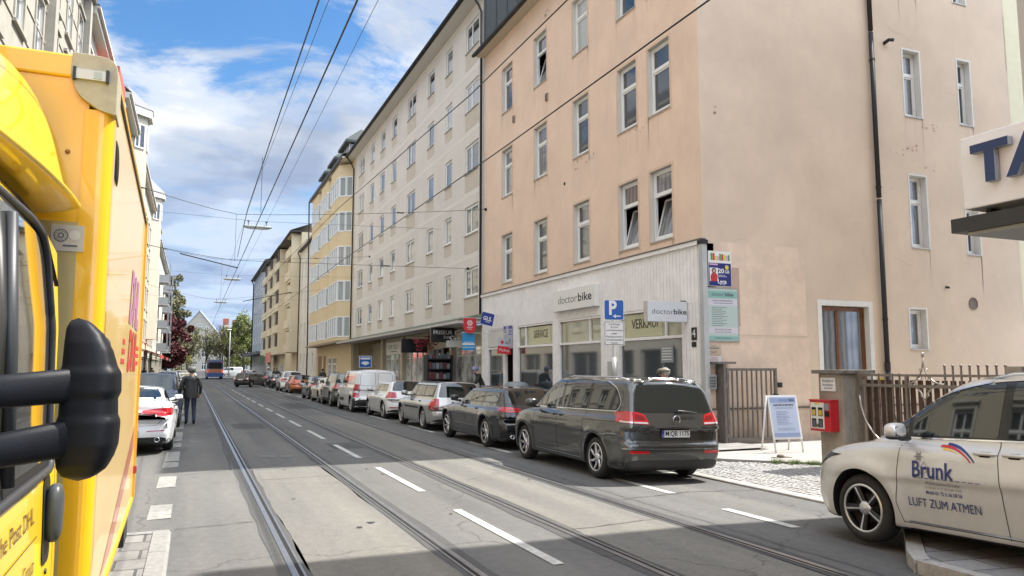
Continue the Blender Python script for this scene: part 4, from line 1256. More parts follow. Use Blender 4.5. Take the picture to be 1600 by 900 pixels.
# ------------------------------------------------------------ the square at the end of the street
def gable_house(label, x0, x1, Y, eave, ridge, wall, roofm, rowsz, n, gable=True, depth=14):
    t = thing('town_house', label, 'building', (x0, Y, 0), 0)
    L_ = x1 - x0; pu = L_ / n; ww = min(1.3, pu * .45)
    hs = [((k + .5) * pu - ww / 2, (k + .5) * pu + ww / 2, z, z + 2.0) for k in range(n) for z in rowsz]
    m = wallmesh(0, L_, 0, eave, hs, .2)
    if gable:
        m.add([(0, 0, eave), (L_, 0, eave), (L_ / 2, 0, ridge)], [(0, 1, 2)], 0)
    m.build('street_wall', [wall, M_reveal], t)
    for h_ in hs:
        window(t, (h_[0] + h_[1]) / 2, h_[2], ww, 2.0, 'cross', M_pane, .12)
    m = MB()
    if gable:
        m.add([(-.4, -.3, eave - .3), (L_ / 2, -.3, ridge + .1), (L_ / 2, depth, ridge + .1), (-.4, depth, eave - .3)], [(0, 1, 2, 3)], 0)
        m.add([(L_ + .4, -.3, eave - .3), (L_ / 2, -.3, ridge + .1), (L_ / 2, depth, ridge + .1), (L_ + .4, depth, eave - .3)], [(3, 2, 1, 0)], 0)
        m.add([(L_ / 2, -.35, ridge + .35), (L_ / 2, -.35, ridge - .25), (L_ + .5, -.35, eave - .6), (L_ + .5, -.35, eave + .0)], [(0, 1, 2, 3)], 1)
    else:
        m.add([(-.3, -.5, eave), (L_ + .3, -.5, eave), (L_, 3.5, ridge), (0, 3.5, ridge)], [(0, 1, 2, 3)], 0)
        m.add([(0, 3.5, ridge), (L_, 3.5, ridge), (L_, depth, ridge + .6), (0, depth, ridge + .6)], [(0, 1, 2, 3)], 0)
    m.build('roof', [roofm, mat('white_verge', (.70, .70, .68), .6)], t)
    MB().box(0, L_, .3, depth, 0, eave).build('rear_wall', wall, t)
    return t
M_far1 = mat('far_grey_render', (.34, .32, .27), .9, var=.1)
M_far2 = mat('far_cream_render', (.40, .37, .31), .9, var=.1)
M_tile = mat('red_tile', (.30, .085, .05), .85, var=.25, vscale=2)
M_slate = mat('grey_slate', (.17, .165, .17), .7, var=.2, vscale=2)
t = gable_house('grey house with a steep white edged gable closing the view', -4.6, 7.6, 236, 10.6, 18.2, M_far1, M_tile, (1.5, 5.0, 8.6), 4)
for x in (3.2, 5.2, 7.2):
    window(t, x + .8, 11.6 if x != 5.2 else 12.4, 1.1, 2.0, 'cross', M_pane, -.02)
t = gable_house('cream mansard roofed house with dormers closing the view', 8.2, 26, 239, 11.6, 14.6, M_far2, M_slate, (1.5, 5.2, 8.8), 7, False)
for x in (2.4, 5.2, 8.0, 12.5, 15.2):
    m = MB(); m.box(x, x + 1.5, .2, 3, 12.0, 13.9, 0); m.box(x - .2, x + 1.7, .0, 3, 13.9, 14.2, 1); m.quad((x + .25, .19, 12.1), (x + 1.25, .19, 12.1), (x + 1.25, .19, 13.7), (x + .25, .19, 13.7), 2)
    m.build('dormer', [M_far2, M_slate, M_paneD], t)
for x, z in ((-.2, 16.6), (2.4, 16.2), (11.5, 16.4), (16, 15.8)):
    MB().box(x, x + 1.6, 4.5, 6, 13.5, z).build('chimney', mat('brick_chimney', (.34, .12, .08), .9), t)
gable_house('dull house with a dark red roof far behind the green trees', 24.5, 60, 244, 12.2, 16.0, M_far2, M_tile, (1.5, 5, 8.5), 11, False)
gable_house('low house behind the copper beech on the left', -40, -7.5, 238, 11.5, 15.6, M_far1, M_tile, (1.5, 5, 8.3), 9, False)

# trees: trunk, limbs, and leaves as many small faces in clumps
def tree(label, cat, x, y, h, cr, leafm, trunkm, seed, n=3200, ls=.22, z0=.32, sparse=0, sy=1.0, name='tree', group=None, top=1.0):
    rr = random.Random(seed)
    t = thing(name, label, cat, (x, y, 0), 0, group)
    m = MB(); th = h * z0
    m.tube([(0, 0, -.1), (rr.uniform(-.1, .1), 0, th * .5), (rr.uniform(-.2, .2), 0, th), (rr.uniform(-.3, .3), 0, h * .8)], [cr * .075, cr * .06, cr * .05, .03], 8)
    tips = []
    for k in range(13 if not sparse else 26):
        a = rr.uniform(0, 6.28); zb_ = th * rr.uniform(.8, 1.3) + (h - th) * rr.uniform(0, .5); r_ = cr * rr.uniform(.5, .95) * (1 - .5 * (zb_ / h))
        p0 = Vector((0, 0, zb_)); p2 = Vector((r_ * math.cos(a), sy * r_ * math.sin(a), min(h * .97, zb_ + (h - th) * rr.uniform(.15, .45))))
        p1 = (p0 + p2) / 2 + Vector((rr.uniform(-.3, .3), rr.uniform(-.3, .3), rr.uniform(.0, .5)))
        m.tube([p0, p1, p2], [.09 * cr / 3, .05 * cr / 3, .015], 5)
        tips += [p1, p2]
        for q in range(3 if not sparse else 6):
            p3 = p2 + Vector((rr.uniform(-1, 1), rr.uniform(-1, 1), rr.uniform(.2, 1.3))) * cr * .28
            m.tube([(p1 + p2) / 2 if q % 2 else p2, p3], [.03, .012], 4); tips.append(p3)
    m.build('trunk', trunkm, t)
    cl = []
    nc = 46 if not sparse else 30
    for k in range(nc):
        a = rr.uniform(0, 6.28); u = rr.random() ** .6; zz = th * .75 + (h - th * .75) * rr.uniform(0.0, 1.0)
        e = math.sin(PI * min(1, max(0.05, ((zz - th * .6) / (h - th * .6)) ** top * .92 + .06)))
        cl.append((u * cr * e * math.cos(a), sy * u * cr * e * math.sin(a), zz, cr * rr.uniform(.14, .34)))
    cl += [(p.x, p.y, p.z, cr * .16) for p in tips[::2]]
    vs = []; fs = []; sm = []
    for i in range(n):
        cx, cy, cz, r_ = rr.choice(cl)
        d = Vector((rr.gauss(0, 1), rr.gauss(0, 1), rr.gauss(0, .8))); d = d.normalized() * r_ * rr.random() ** .4
        c = Vector((cx, cy, cz)) + d
        a1 = Vector((rr.uniform(-1, 1), rr.uniform(-1, 1), rr.uniform(-1, 1))).normalized(); b1 = a1.cross(Vector((rr.uniform(-1, 1), rr.uniform(-1, 1), rr.uniform(-1, 1)))).normalized()
        s_ = ls * rr.uniform(.5, 1.2); k0 = len(vs)
        vs += [c - a1 * s_, c + b1 * s_ * .6, c + a1 * s_, c - b1 * s_ * .6]; fs.append((k0, k0 + 1, k0 + 2, k0 + 3)); sm.append(rr.choice((0, 0, 1)))
    m = MB(); m.v = [tuple(v) for v in vs]; m.f = fs; m.m = sm; m.sm = [False] * len(fs)
    m.build('crown', leafm, t)
    return t
def leafmat(n, c, v=.35):
    m = mat(n, c, .7, var=v, vscale=1.6)
    return m
M_bark = mat('bark', (.085, .07, .055), .95, var=.3, vscale=8)
LF = lambda n, c: [leafmat(n, c), leafmat(n + '_pale', tuple(x * 1.5 for x in c))]
lf_red = LF('leaf_copper', (.085, .018, .022)); lf_gr = LF('leaf_spring', (.13, .15, .035)); lf_ol = LF('leaf_olive', (.13, .125, .055)); lf_ye = LF('leaf_yellow', (.17, .16, .04))
TG = 'trees round the square at the end of the street'
tree('dark red leaved tree on the left before the square', 'tree', -4.3, 150, 11.4, 3.9, lf_red, M_bark, 1, 13000, .30, .24, group=TG)
tree('tall olive green poplar rising behind the red tree', 'tree', -4.9, 168, 20.0, 4.8, lf_ol, M_bark, 2, 12000, .28, .2, top=.8, group=TG)
tree('thin bare branched tree left of the gabled house front', 'tree', -.2, 186, 10.2, 2.6, lf_ol, M_bark, 3, 2200, .18, .3, 1, group=TG)
tree('second thin bare tree right of the first, before the gable', 'tree', 3.0, 190, 10.8, 2.6, lf_ol, M_bark, 4, 2200, .18, .3, 1, group=TG)
tree('thin bare tree in front of the mansard roofed house', 'tree', 5.8, 188, 11.4, 2.8, lf_ol, M_bark, 5, 2600, .18, .3, 1, group=TG)
tree('small yellowish bush tree low on the left of the square', 'tree', -3.0, 176, 5.5, 3.0, lf_ye, M_bark, 6, 2600, .18, .3, group=TG)
tree('fresh green lime tree left of the blue-grey house', 'tree', 10.6, 182, 13.6, 4.4, lf_gr, M_bark, 7, 11000, .22, .25, group=TG)
tree('broad green tree partly hidden by the blue-grey house', 'tree', 15.2, 186, 13.0, 4.6, lf_gr, M_bark, 8, 10000, .22, .25, group=TG)
tree('thin olive tree beside the lamp mast in the square', 'tree', 7.9, 192, 9.8, 2.8, lf_ol, M_bark, 9, 4200, .19, .3, 1, group=TG)
tree('green tree at the far left corner behind the copper beech', 'tree', -10.5, 180, 13, 5, lf_gr, M_bark, 10, 5200, .26, .25, group=TG)
tree('yellow green tree between the bare trees and the lime', 'tree', 8.6, 205, 11.5, 4.0, lf_ye, M_bark, 21, 6500, .22, .25, group=TG)
tree('brownish thin crowned tree right of the copper beech', 'tree', -1.2, 200, 11.5, 3.6, lf_ol, M_bark, 22, 4200, .2, .28, 1, group=TG)
m = MB(); m.box(-30, 30, 0, .4, 0, 1.1); w = m.build('low_wall', mat('grey_wall', (.34, .33, .31), .9)); w.location = (0, 200, 0)
tag(w, 'low grey wall running behind the trees at the end of the street', 'wall')

# ------------------------------------------------------------ overhead wires and hanging lamps
M_wire = mat('wire_black', (.012, .012, .013), .5)
def wire(name, label, pts, r, group):
    m = MB().tube(pts, r, 5, cap=False)
    o = m.build(name, M_wire)
    tag(o, label, 'cable', group)
    return o
CW = 5.6
Y_ = [-4, 12, 28, 45, 62, 80, 100, 125, 150, 172]
zig = lambda i, a=.13: a if i % 2 else -a
wire('contact_wire', 'lower overhead contact wire above the left track', [(1.45 + (0.1 if i > 4 else 0), y, CW) for i, y in enumerate(Y_)], .011, 'overhead line')
wire('contact_wire', 'overhead contact wire above the right track, crossing the house fronts', [(4.85 + zig(i, .04), y, CW) for i, y in enumerate(Y_)], .011, 'overhead line')
wire('messenger_wire', 'left thinner wire meeting the contact wire at a clamp', [(1.09, -4, 5.62), (1.09, 12, 5.66), (1.10, 19.7, 5.62), (1.3, 28, 5.6)], .009, 'overhead line')
wire('messenger_wire', 'upper wire over the right track crossing the salmon house high up', [(3.5, -4, 5.6), (3.5, 10, 5.62), (3.35, 20, 5.9), (3.6, 45, 6.6), (3.6, 80, 6.4), (3.6, 150, 6.4)], .008, 'overhead line')
wire('stay_wire', 'faint thin wire left of the heavy contact wire in the sky', [(1.7, -2, 7.0), (1.5, 23, 7.0), (1.7, 60, 7.2), (1.8, 120, 7.4)], .0045, 'overhead line')
wire('stay_wire', 'faint thin wire right of the heavy contact wire in the sky', [(2.24, -2, 7.0), (2.27, 28, 7.0), (2.3, 70, 7.2), (2.3, 130, 7.4)], .0045, 'overhead line')
def span(label, y, zl, zr, zm, xl=-5.0, xr=11.0):
    xm = 1.3
    pts = []
    for i in range(9):
        t_ = i / 8; x = xl + (xm - xl) * t_; pts.append((x, y, zl + (zm - zl) * (1 - (1 - t_) ** 1.25)))
    for i in range(1, 9):
        t_ = i / 8; x = xm + (xr - xm) * t_; pts.append((x, y, zm + (zr - zm) * t_ ** 1.25))
    o = wire('span_wire', label, pts, .009, 'span wires across the street')
    m = MB()
    for x in (-2.2, 7.6):
        k = min(range(len(pts)), key=lambda i: abs(pts[i][0] - x)); p = pts[k]
        m.tube([(p[0] - .14, p[1], p[2]), (p[0] + .14, p[1], p[2])], .028, 6)
    m.build('insulator', M_wire, o)
    m = MB()
    for x in (xl, xr):
        m.lathe([(.06, 0), (.06, .08), (.001, .08)], 8, 'x', (x - (.08 if x > 0 else 0), y, zl if x < 0 else zr))
    m.build('wall_anchor', M_rail, o)
    return o
span('nearest span wire, from the salmon house to the left-hand row', 29.3, 9.0, 8.3, 7.35)
span('second span wire, ending low on the cream house', 31.5, 7.0, 6.1, 5.95)
span('third span wire across the street by the ochre house', 52, 9.8, 9.4, 8.7)
span('fourth span wire crossing before the white house', 66, 8.7, 8.6, 7.3)
span('farthest span wire near the blue-grey house', 105, 9.0, 9.2, 8.2)
def drop(x, y, z0, z1, lab):
    wire('dropper', lab, [(x, y, z0), (x, y, z1)], .006, 'droppers holding the contact wire')
drop(1.27, 29.3, 7.35, 5.62, 'dropper under the nearest span wire')
drop(1.42, 19.7, 7.0, 5.6, 'dropper between the faint wire and the contact wire')
drop(1.5, 52, 8.7, 5.6, 'dropper under the third span wire')
m = MB().tube([(-.6, 31.5, 6.1), (1.5, 31.5, 5.65)], .022, 6)
tag(m.build('pull_off_arm', M_rail), 'short diagonal pull-off arm clamped to the contact wire', 'arm')
m = MB().tube([(7.4, 66, 8.1), (3.6, 66, 7.2)], .03, 6)
tag(m.build('pull_off_arm', M_rail), 'longer pull-off arm before the white house on the right', 'arm')
def lamp_(y, x, z, lab):
    t = thing('street_lamp', lab, 'street lamp', (x, y, z), 0, 'lamps hung over the street')
    MB().blob((0, 0, 0), (.62, .15, .07), 16, 8, .6).build('lamp_body', mat('lamp_grey', (.34, .36, .37), .4), t)
    MB().blob((0, 0, -.05), (.50, .12, .05), 14, 6, .6).build('diffuser', mat('lamp_cover', (.62, .62, .58), .3), t)
    m = MB(); m.tube([(-.38, 0, .05), (-.38, 0, .24)], .014, 5); m.tube([(.38, 0, .05), (.38, 0, .24)], .014, 5); m.blob((-.38, 0, .25), (.06, .04, .03)); m.blob((.38, 0, .25), (.06, .04, .03)); m.build('hanger', M_rail, t)
    if y < 20:
        wire('lamp_cable', 'short cable over the cut off lamp', [(1.0, y, z + .3), (x, y, z + .26), (3.55, y, z + .4)], .006, 'cables of the hanging lamps'); return
    w = wire('lamp_cable', 'cable carrying the ' + lab, [(-4.9, y, z + .5), (x, y, z + .26), (10.95, max(y, 15.1), z + .5)], .006, 'cables of the hanging lamps')
lamp_(35.4, 2.43, 8.0, 'flat grey lamp nearest to us, hung on a cable'); lamp_(57, 2.36, 8.0, 'second flat grey lamp hung on a cable'); lamp_(77.3, 2.26, 8.0, 'third flat grey lamp hung on a cable')
lamp_(12.4, 2.50, 8.22, 'flat lamp cut off by the top of the picture')
# lamp mast in the square
t = thing('lamp_mast', 'tall thin grey lamp mast standing in the square', 'lamp post', (6.95, 168, 0))
MB().tube([(0, 0, 0), (0, 0, 9.6)], .13, 8, r2=.07).build('post', mat('mast_grey', (.40, .42, .42), .5, .4), t)
MB().blob((-.2, 0, 9.7), (.5, .25, .12)).build('lamp_head', mat('lamp_white', (.70, .70, .68), .4), t)
# ------------------------------------------------------------ posters and boards on the gable
GY = 14.8
M_pp = mat('paper_white', (.68, .68, .66), .5)
M_ppb = mat('poster_navy', (.012, .022, .16), .4)
M_teal = mat('poster_teal', (.22, .42, .37), .45)
M_teal2 = mat('poster_pale_teal', (.42, .52, .49), .3, coat=.4)
M_lil = mat('poster_lilac', (.56, .54, .60), .45)
M_gl = mat('poster_grey_ink', (.10, .12, .14), .6)
def lines(m, x0, x1, y, z, n, dz, h, mi, seed, left=True):
    rr = random.Random(seed)
    for k in range(n):
        w_ = (x1 - x0) * rr.uniform(.55, 1); a = x0 if left else (x0 + x1 - w_) / 2
        while a < (x0 + w_ if left else (x0 + x1 + w_) / 2) - .01:
            l = rr.uniform(.02, .055); m.box(a, a + l, y - .0015, y, z - k * dz, z - k * dz + h, mi); a += l + .010
t = thing('poster', 'blue and white poster reading 20GB Lyca, topmost on the salmon gable', 'poster', (11.45, GY - .002, 3.68))
m = MB(); m.box(-.33, .33, -.022, 0, 0, .84, 0); m.box(-.32, .32, -.024, -.022, .01, .555, 1)
rr = random.Random(2)
for k in range(9):
    c = -.26 + k * .062; m.box(c, c + .055, -.0235, -.022, .62, .62 + rr.uniform(.10, .17), 3 + k % 4)
# a figure in red on the left, yellow disc on the right
m.box(-.30, -.06, -.0255, -.024, .12, .44, 0)
m.add([(-.27, -.0265, .12), (-.09, -.0265, .12), (-.07, -.0265, .26), (-.13, -.0265, .32), (-.22, -.0265, .32), (-.28, -.0265, .24)], [tuple(range(6))], 4)
m.lathe([(.065, -.001), (.001, -.001)], 14, 'y', (-.175, -.0262, .37), 7); m.lathe([(.042, -.001), (.001, -.001)], 14, 'y', (-.172, -.0272, .365), 8)
m.lathe([(.055, -.001), (.001, -.001)], 16, 'y', (.20, -.0245, .46), 5)
put_text(m, '20', (.03, -.0245, .365), (1, 0, 0), (0, 0, 1), .105, .17, 0, bold=.03); put_text(m, 'GB', (.20, -.0245, .35), (1, 0, 0), (0, 0, 1), .07, .13, 0, bold=.02)
put_text(m, 'Lyca', (.05, -.0245, .115), (1, 0, 0), (0, 0, 1), .095, .25, 0, bold=.03); put_text(m, 'Mobile', (.10, -.0245, .045), (1, 0, 0), (0, 0, 1), .028, .10, 0)
lines(m, -.04, .20, -.0245, .26, 2, .03, .012, 0, 4)
m.box(-.30, -.06, -.0255, -.024, .50, .54, 6)
m.build('poster_sheet', [M_pp, M_ppb, M_gl, mat('p_green', (.10, .28, .06), .5), mat('p_red', (.45, .03, .03), .5), mat('p_yellow', (.65, .50, .04), .5), mat('p_pink', (.55, .35, .45), .5), mat('p_brown', (.05, .025, .02), .6), mat('p_skin', (.50, .30, .21), .6)], t)
t = thing('notice_board', 'framed teal and white bicycle shop notice below the blue poster', 'notice board', (11.48, GY - .002, 2.37))
m = MB(); m.box(-.475, .475, -.03, 0, 0, 1.28, 0); m.build('frame', mat('board_frame', (.33, .32, .30), .5, .3), t)
m = MB(); m.box(-.44, .44, -.034, -.03, .035, 1.245, 1); m.box(-.43, .43, -.036, -.034, 1.03, 1.20, 2); m.box(-.43, .43, -.036, -.034, .86, 1.02, 3); m.box(-.43, .43, -.036, -.034, .20, .34, 3); m.box(-.43, .43, -.036, -.034, .05, .14, 2)
put_text(m, 'doctor', (-.13, -.0362, 1.12), (1, 0, 0), (0, 0, 1), .085, .36, 4); put_text(m, 'bike', (.20, -.0362, 1.12), (1, 0, 0), (0, 0, 1), .085, .24, 4, bold=.03)
put_text(m, 'TUNING FAHRRADSERVICE', (0, -.0362, .97), (1, 0, 0), (0, 0, 1), .035, .60, 4, bold=.01)
put_text(m, 'IHR WEG ZU UNS', (0, -.0362, .29), (1, 0, 0), (0, 0, 1), .035, .48, 4, bold=.01)
lines(m, -.30, .30, -.0362, .905, 1, .04, .014, 4, 5, False); lines(m, -.30, .15, -.0342, .80, 11, .042, .013, 4, 6); lines(m, -.34, .34, -.0362, .225, 1, .04, .016, 4, 7, False); lines(m, -.34, .34, -.0362, .08, 1, .04, .02, 4, 8, False)
m.build('notice_sheet', [M_pp, M_teal2, M_teal, M_lil, M_gl], t)
t = thing('plaque', 'small beige lettered plaque under the shop notice', 'plaque', (11.22, GY - .002, 2.06))
m = MB(); m.box(-.21, .21, -.012, 0, 0, .26, 0); lines(m, -.13, .13, -.0125, .21, 1, .05, .012, 1, 1, False); lines(m, -.14, .14, -.0125, .15, 1, .05, .03, 1, 2, False); lines(m, -.14, .14, -.0125, .09, 2, .04, .014, 1, 3, False)
m.build('plaque_plate', [mat('plaque_beige', (.50, .40, .30), .5), M_gl], t)
t = thing('plaque', 'small white lettered plaque, lowest on the salmon gable', 'plaque', (11.22, GY - .002, 1.79))
m = MB(); m.box(-.21, .21, -.012, 0, 0, .245, 0); lines(m, -.13, .13, -.0125, .20, 2, .05, .02, 1, 4, False); lines(m, -.12, .12, -.0125, .08, 2, .035, .01, 2, 5, False)
m.build('plaque_plate', [M_pp, mat('plaque_red', (.45, .08, .08), .5), M_gl], t)
t = thing('keypad', 'grey door entry keypad beside the corner post', 'keypad', (11.07, GY - .08, 1.28))
m = MB(); m.box(-.12, .12, -.06, .09, 0, .33, 0); m.build('casing', mat('keypad_grey', (.30, .31, .32), .5), t, bevel=.012)
m = MB()
for i in range(4):
    for j in range(3):
        m.box(-.08 + j * .058, -.04 + j * .058, -.072, -.060, .045 + i * .065, .085 + i * .065)
m.build('buttons', mat('button_grey', (.12, .12, .13), .5), t)
# graffiti tag
m = MB()
for st in ([(0, .52), (.02, .34), (.13, .50), (.15, .36)], [(.00, .30), (.10, .33), (.03, .22), (.16, .28), (.06, .14), (.18, .24)], [(.0, .02), (.05, .16), (.07, .02), (.06, .10), (.18, .15), (.09, .09), (.19, .0)]):
    pts = [(p[0] * 1.6, 0, p[1] * 1.3) for p in st]
    m.tube(pts, .010, 5)
gf = m.build('graffiti', M_ink); gf.location = (11.06, GY - .052, .06)
tag(gf, 'black scribbled graffiti tag low on the plinth beside the corner', 'graffiti')

# iron gate standing against the gable
M_gate = mat('gate_grey_brown', (.15, .135, .12), .6, .3, var=.25, vscale=12)
t = thing('iron_gate', 'grey steel bar gate standing before the salmon gable', 'gate', (11.34, 14.52, .06))
m = MB(); W_ = 1.45; H_ = 1.70
m.box(0, .06, -.03, .03, 0, H_); m.box(W_ - .06, W_, -.03, .03, 0, H_); m.box(.06, W_ - .06, -.028, .028, H_ - .06, H_); m.box(.06, W_ - .06, -.028, .028, .03, .11)
m.build('gate_frame', M_gate, t)
for k in range(9):
    MB().box(.155 + k * .14, .185 + k * .14, -.014, .014, .11, H_ - .06).build('bar', M_gate, t)
m = MB(); m.box(-.10, -.03, -.05, .25, 0, H_ + .1); m.box(-.28, .25, -.06, .25, H_ + .1, H_ + .15); m.box(-.06, .02, -.04, .04, 1.25, 1.38); m.box(-.06, .02, -.04, .04, .12, .22); m.build('hinge_post', M_gate, t)
m = MB(); m.box(W_ - .08, W_ + .02, -.045, .045, .95, 1.10); m.tube([(W_ - .03, -.04, 1.05), (W_ - .03, -.10, 1.05), (W_ - .14, -.10, 1.05)], .012, 6); m.build('lock', M_rail, t)
m = MB(); m.box(-.05, .06, -.05, -.001, 0, .12); b_ = m.build('doorstop', M_rail); b_.location = (13.05, GY - .072, 1.30)
tag(b_, 'small dark metal box fixed on the gable right of the gate', 'fixture')

# A-frame pavement sign
t = thing('pavement_sign', 'white A-frame board with a pale blue printed sheet in front of the gate', 'sign', (11.50, 12.95, .025), rad(-8))
m = MB()
for s_ in (-1, 1):
    yb = s_ * .26
    for sx in (-.32, .32):
        m.tube([(sx, yb, 0), (sx, s_ * .03, 1.16)], .018, 6)
m.build('legs', mat('white_tube', (.72, .73, .74), .35), t)
def leanbox(m, x0, x1, z0, z1, d0, d1, mi):
    f = lambda z, d: -(.26 - .23 * z / 1.16) - d
    m.add([(x0, f(z0, d0), z0), (x1, f(z0, d0), z0), (x1, f(z1, d0), z1), (x0, f(z1, d0), z1), (x0, f(z0, d1), z0), (x1, f(z0, d1), z0), (x1, f(z1, d1), z1), (x0, f(z1, d1), z1)],
          [(0, 3, 2, 1), (4, 5, 6, 7), (0, 1, 5, 4), (1, 2, 6, 5), (2, 3, 7, 6), (3, 0, 4, 7)], mi)
m = MB(); leanbox(m, -.345, .345, .27, 1.17, 0, .02, 0)
m.build('board', mat('white_board', (.70, .72, .74), .35), t)
m = MB(); leanbox(m, -.305, .305, .31, 1.13, .021, .023, 1); leanbox(m, -.30, .30, 1.02, 1.12, .023, .025, 2); leanbox(m, -.30, .30, .325, .40, .023, .025, 2)
rr = random.Random(8)
def aline(x0, x1, z, h_, mi):
    a = x0
    while a < x1 - .01:
        l = rr.uniform(.02, .06); leanbox(m, a, min(x1, a + l), z, z + h_, .0252, .0258, mi); a += l + .01
f_ = lambda z: -(.26 - .23 * z / 1.16) - .026
put_text(m, 'doctor', (.02, f_(1.07), 1.07), (1, 0, 0), (0, .195, .98), .045, .20, 4); put_text(m, 'bike', (.20, f_(1.07), 1.07), (1, 0, 0), (0, .195, .98), .045, .12, 3, bold=.02)
aline(-.24, .24, .955, .025, 3); aline(-.20, .21, .90, .010, 3)
for k in range(9):
    aline(-.20, -.20 + rr.uniform(.2, .36), .83 - k * .032, .009, 4)
for k in range(2):
    aline(-.20, .20, .49 - k * .035, .009, 4)
m.build('printed_sheet', [M_pp, mat('sheet_blue', (.42, .50, .66), .3, coat=.6), mat('sheet_blue_dark', (.24, .31, .50), .35), M_ink, mat('sheet_ink_blue', (.10, .14, .28), .5)], t)
m = MB(); m.blob((0, 0, .03), (.09, .07, .035), 10, 6, .8, M=Matrix.Rotation(.5, 3, 'Z')); m.box(-.18, .2, -.09, .07, -.012, .012)
b_ = m.build('paving_debris', mat('debris', (.16, .14, .11), .9)); b_.location = (10.7, 12.1, .022)
tag(b_, 'loose broken stone on the ground before the A-frame board', 'stone')

# rendered gate pillar
M_pil = mat('weathered_pillar', (.33, .29, .23), .92, var=.16, vscale=4, stain=.95, stain_col=(.10, .09, .075), bump=.45, bscale=35)
t = thing('gate_pillar', 'squat weathered grey pillar with a flat cap at the driveway', 'pillar', (10.55, 10.32, 0))
MB().box(0, .42, 0, .56, -.1, 1.66).build('shaft', M_pil, t, bevel=.012)
MB().box(-.09, .72, -.07, .64, 1.66, 1.73).build('cap', mat('cap_stone', (.16, .145, .125), .9, var=.3, vscale=9, bump=.3), t, bevel=.01)
pw = thing('garden_wall', 'short brown wall between the pillar and the yard gate', 'wall', (10.97, 10.36, 0))
MB().box(0, .30, 0, .45, -.1, 1.55).build('wall', M_pil, pw)
t = thing('notice_plate', 'white enamel notice reading Einfahrt freihalten on the gate pillar', 'sign', (10.545, 10.64, 1.46), PH)
m = MB(); m.box(-.17, .17, -.012, 0, -.11, .13, 0)
put_text(m, 'Einfahrt', (0, -.012, .07), (1, 0, 0), (0, 0, 1), .045, .26, 1, bold=.01); put_text(m, 'freihalten', (0, -.012, .0), (1, 0, 0), (0, 0, 1), .04, .24, 1, bold=.01); lines(m, -.13, .13, -.0122, -.065, 1, .04, .018, 1, 3, False)
m.build('plate', [M_pp, M_gl], t)
t = thing('gumball_machine', 'red and white chewing gum vending machine hung on the gate pillar', 'vending machine', (10.54, 10.66, .66), PH)
m = MB(); m.box(-.24, .24, -.20, -.0, 0, .52, 0); m.box(-.25, .25, -.21, .0, .52, .545, 0); m.box(-.245, .245, -.205, 0, -.015, 0, 0)
m.build('casing', mat('vending_red', (.50, .015, .02), .35, coat=.5), t, bevel=.008)
m = MB(); m.box(-.215, .10, -.206, -.20, .03, .49, 0)
m.build('front_panel', mat('vending_white', (.66, .65, .60), .4), t)
for (cx, cz, c) in ((-.135, .33, 0), (.02, .33, 0), (-.135, .13, 1), (.02, .13, 1)):
    m = MB(); m.box(cx - .05, cx + .05, -.212, -.206, cz - .075, cz + .075, 0); m.box(cx - .04, cx + .04, -.214, -.212, cz - .065, cz + (.03 if c == 0 else .05), 1 + c)
    m.build('capsule_window', [M_gap, mat('capsules_yellow', (.55, .38, .06), .3, var=.5, vscale=60), mat('capsules_dark', (.10, .10, .12), .3, var=.8, vscale=80)], t)
m = MB(); m.lathe([(.03, -.22), (.03, -.205)], 12, 'y', (-.058, 0, .09)); m.box(-.075, -.04, -.235, -.21, .08, .10); m.build('crank', M_chrome, t)
m = MB(); m.box(.12, .22, -.212, -.20, .36, .48, 0); m.box(.125, .215, -.216, -.20, .25, .34, 1); m.box(-.12, .0, -.208, -.206, .455, .485, 2)
m.build('coin_unit', [mat('coin_plate', (.40, .42, .45), .3, .6), M_gap, mat('p_yellow', (.6, .45, .03), .5)], t)

# ornamental driveway gate: steel frame, wooden slats behind
M_slat = mat('brown_slats', (.075, .042, .028), .7, var=.3, vscale=8)
M_gs = mat('gate_silver_brown', (.22, .185, .155), .5, .5, var=.25, vscale=14)
t = thing('driveway_gate', 'double driveway gate with brown wooden slats and a diamond of scrolled iron', 'gate', (10.85, 10.25, 0), PH)
m = MB(); m.box(0, .07, -.035, .035, 0.05, 1.70); m.box(.07, 2.75, -.02, .02, 1.62, 1.66); m.box(.07, 2.75, -.02, .02, 1.44, 1.49); m.box(.07, 2.75, -.02, .02, .18, .24)
for k in range(19):
    x = .16 + k * .14
    if .98 < x < 1.66: continue
    m.box(x - .01, x + .01, -.012, .012, .24, 1.62 if x < 1.2 else 1.78)
    if x > 1.2: m.blob((x, 0, 1.79), (.022, .022, .022), 8, 6)
    else: m.blob((x, 0, 1.67), (.014, .014, .014), 6, 4)
m.box(.98, 1.02, -.03, .03, .05, 1.66)
m.build('gate_frame', M_gs, t)
for k in range(18):
    x = .13 + k * .147
    MB().box(x, x + .085, .05, .075, .10, 1.56).build('slat', M_slat, t)
m = MB()
cxo, czo = 1.32, 1.50
for s_ in (1, -1):
    for v_ in (1, -1):
        pts = [(cxo + s_ * .36 * (1 - q) ** 1.9, 0, czo + v_ * (.42 if v_ > 0 else .36) * (q ** 1.9 if q > 0 else 0)) for q in [i / 10 for i in range(11)]]
        m.tube(pts, .014, 6)
m.blob((cxo, 0, czo + .47), (.028, .028, .045), 10, 8)
rr = random.Random(9)
for s_ in (1, -1):
    for (px, pz, r_) in ((.07, .10, .06), (.08, -.07, .055), (.17, .01, .045), (.045, .22, .035), (.05, -.19, .035)):
        m.tube([(cxo + s_ * (px + r_ * (1 - a / 9) * math.cos(a)), 0, czo + pz + r_ * (1 - a / 9) * math.sin(a)) for a in np.linspace(0, 7.5, 14)], .007, 5)
m.build('scrolled_diamond', mat('bright_iron', (.42, .38, .34), .35, .8), t)
m = MB()
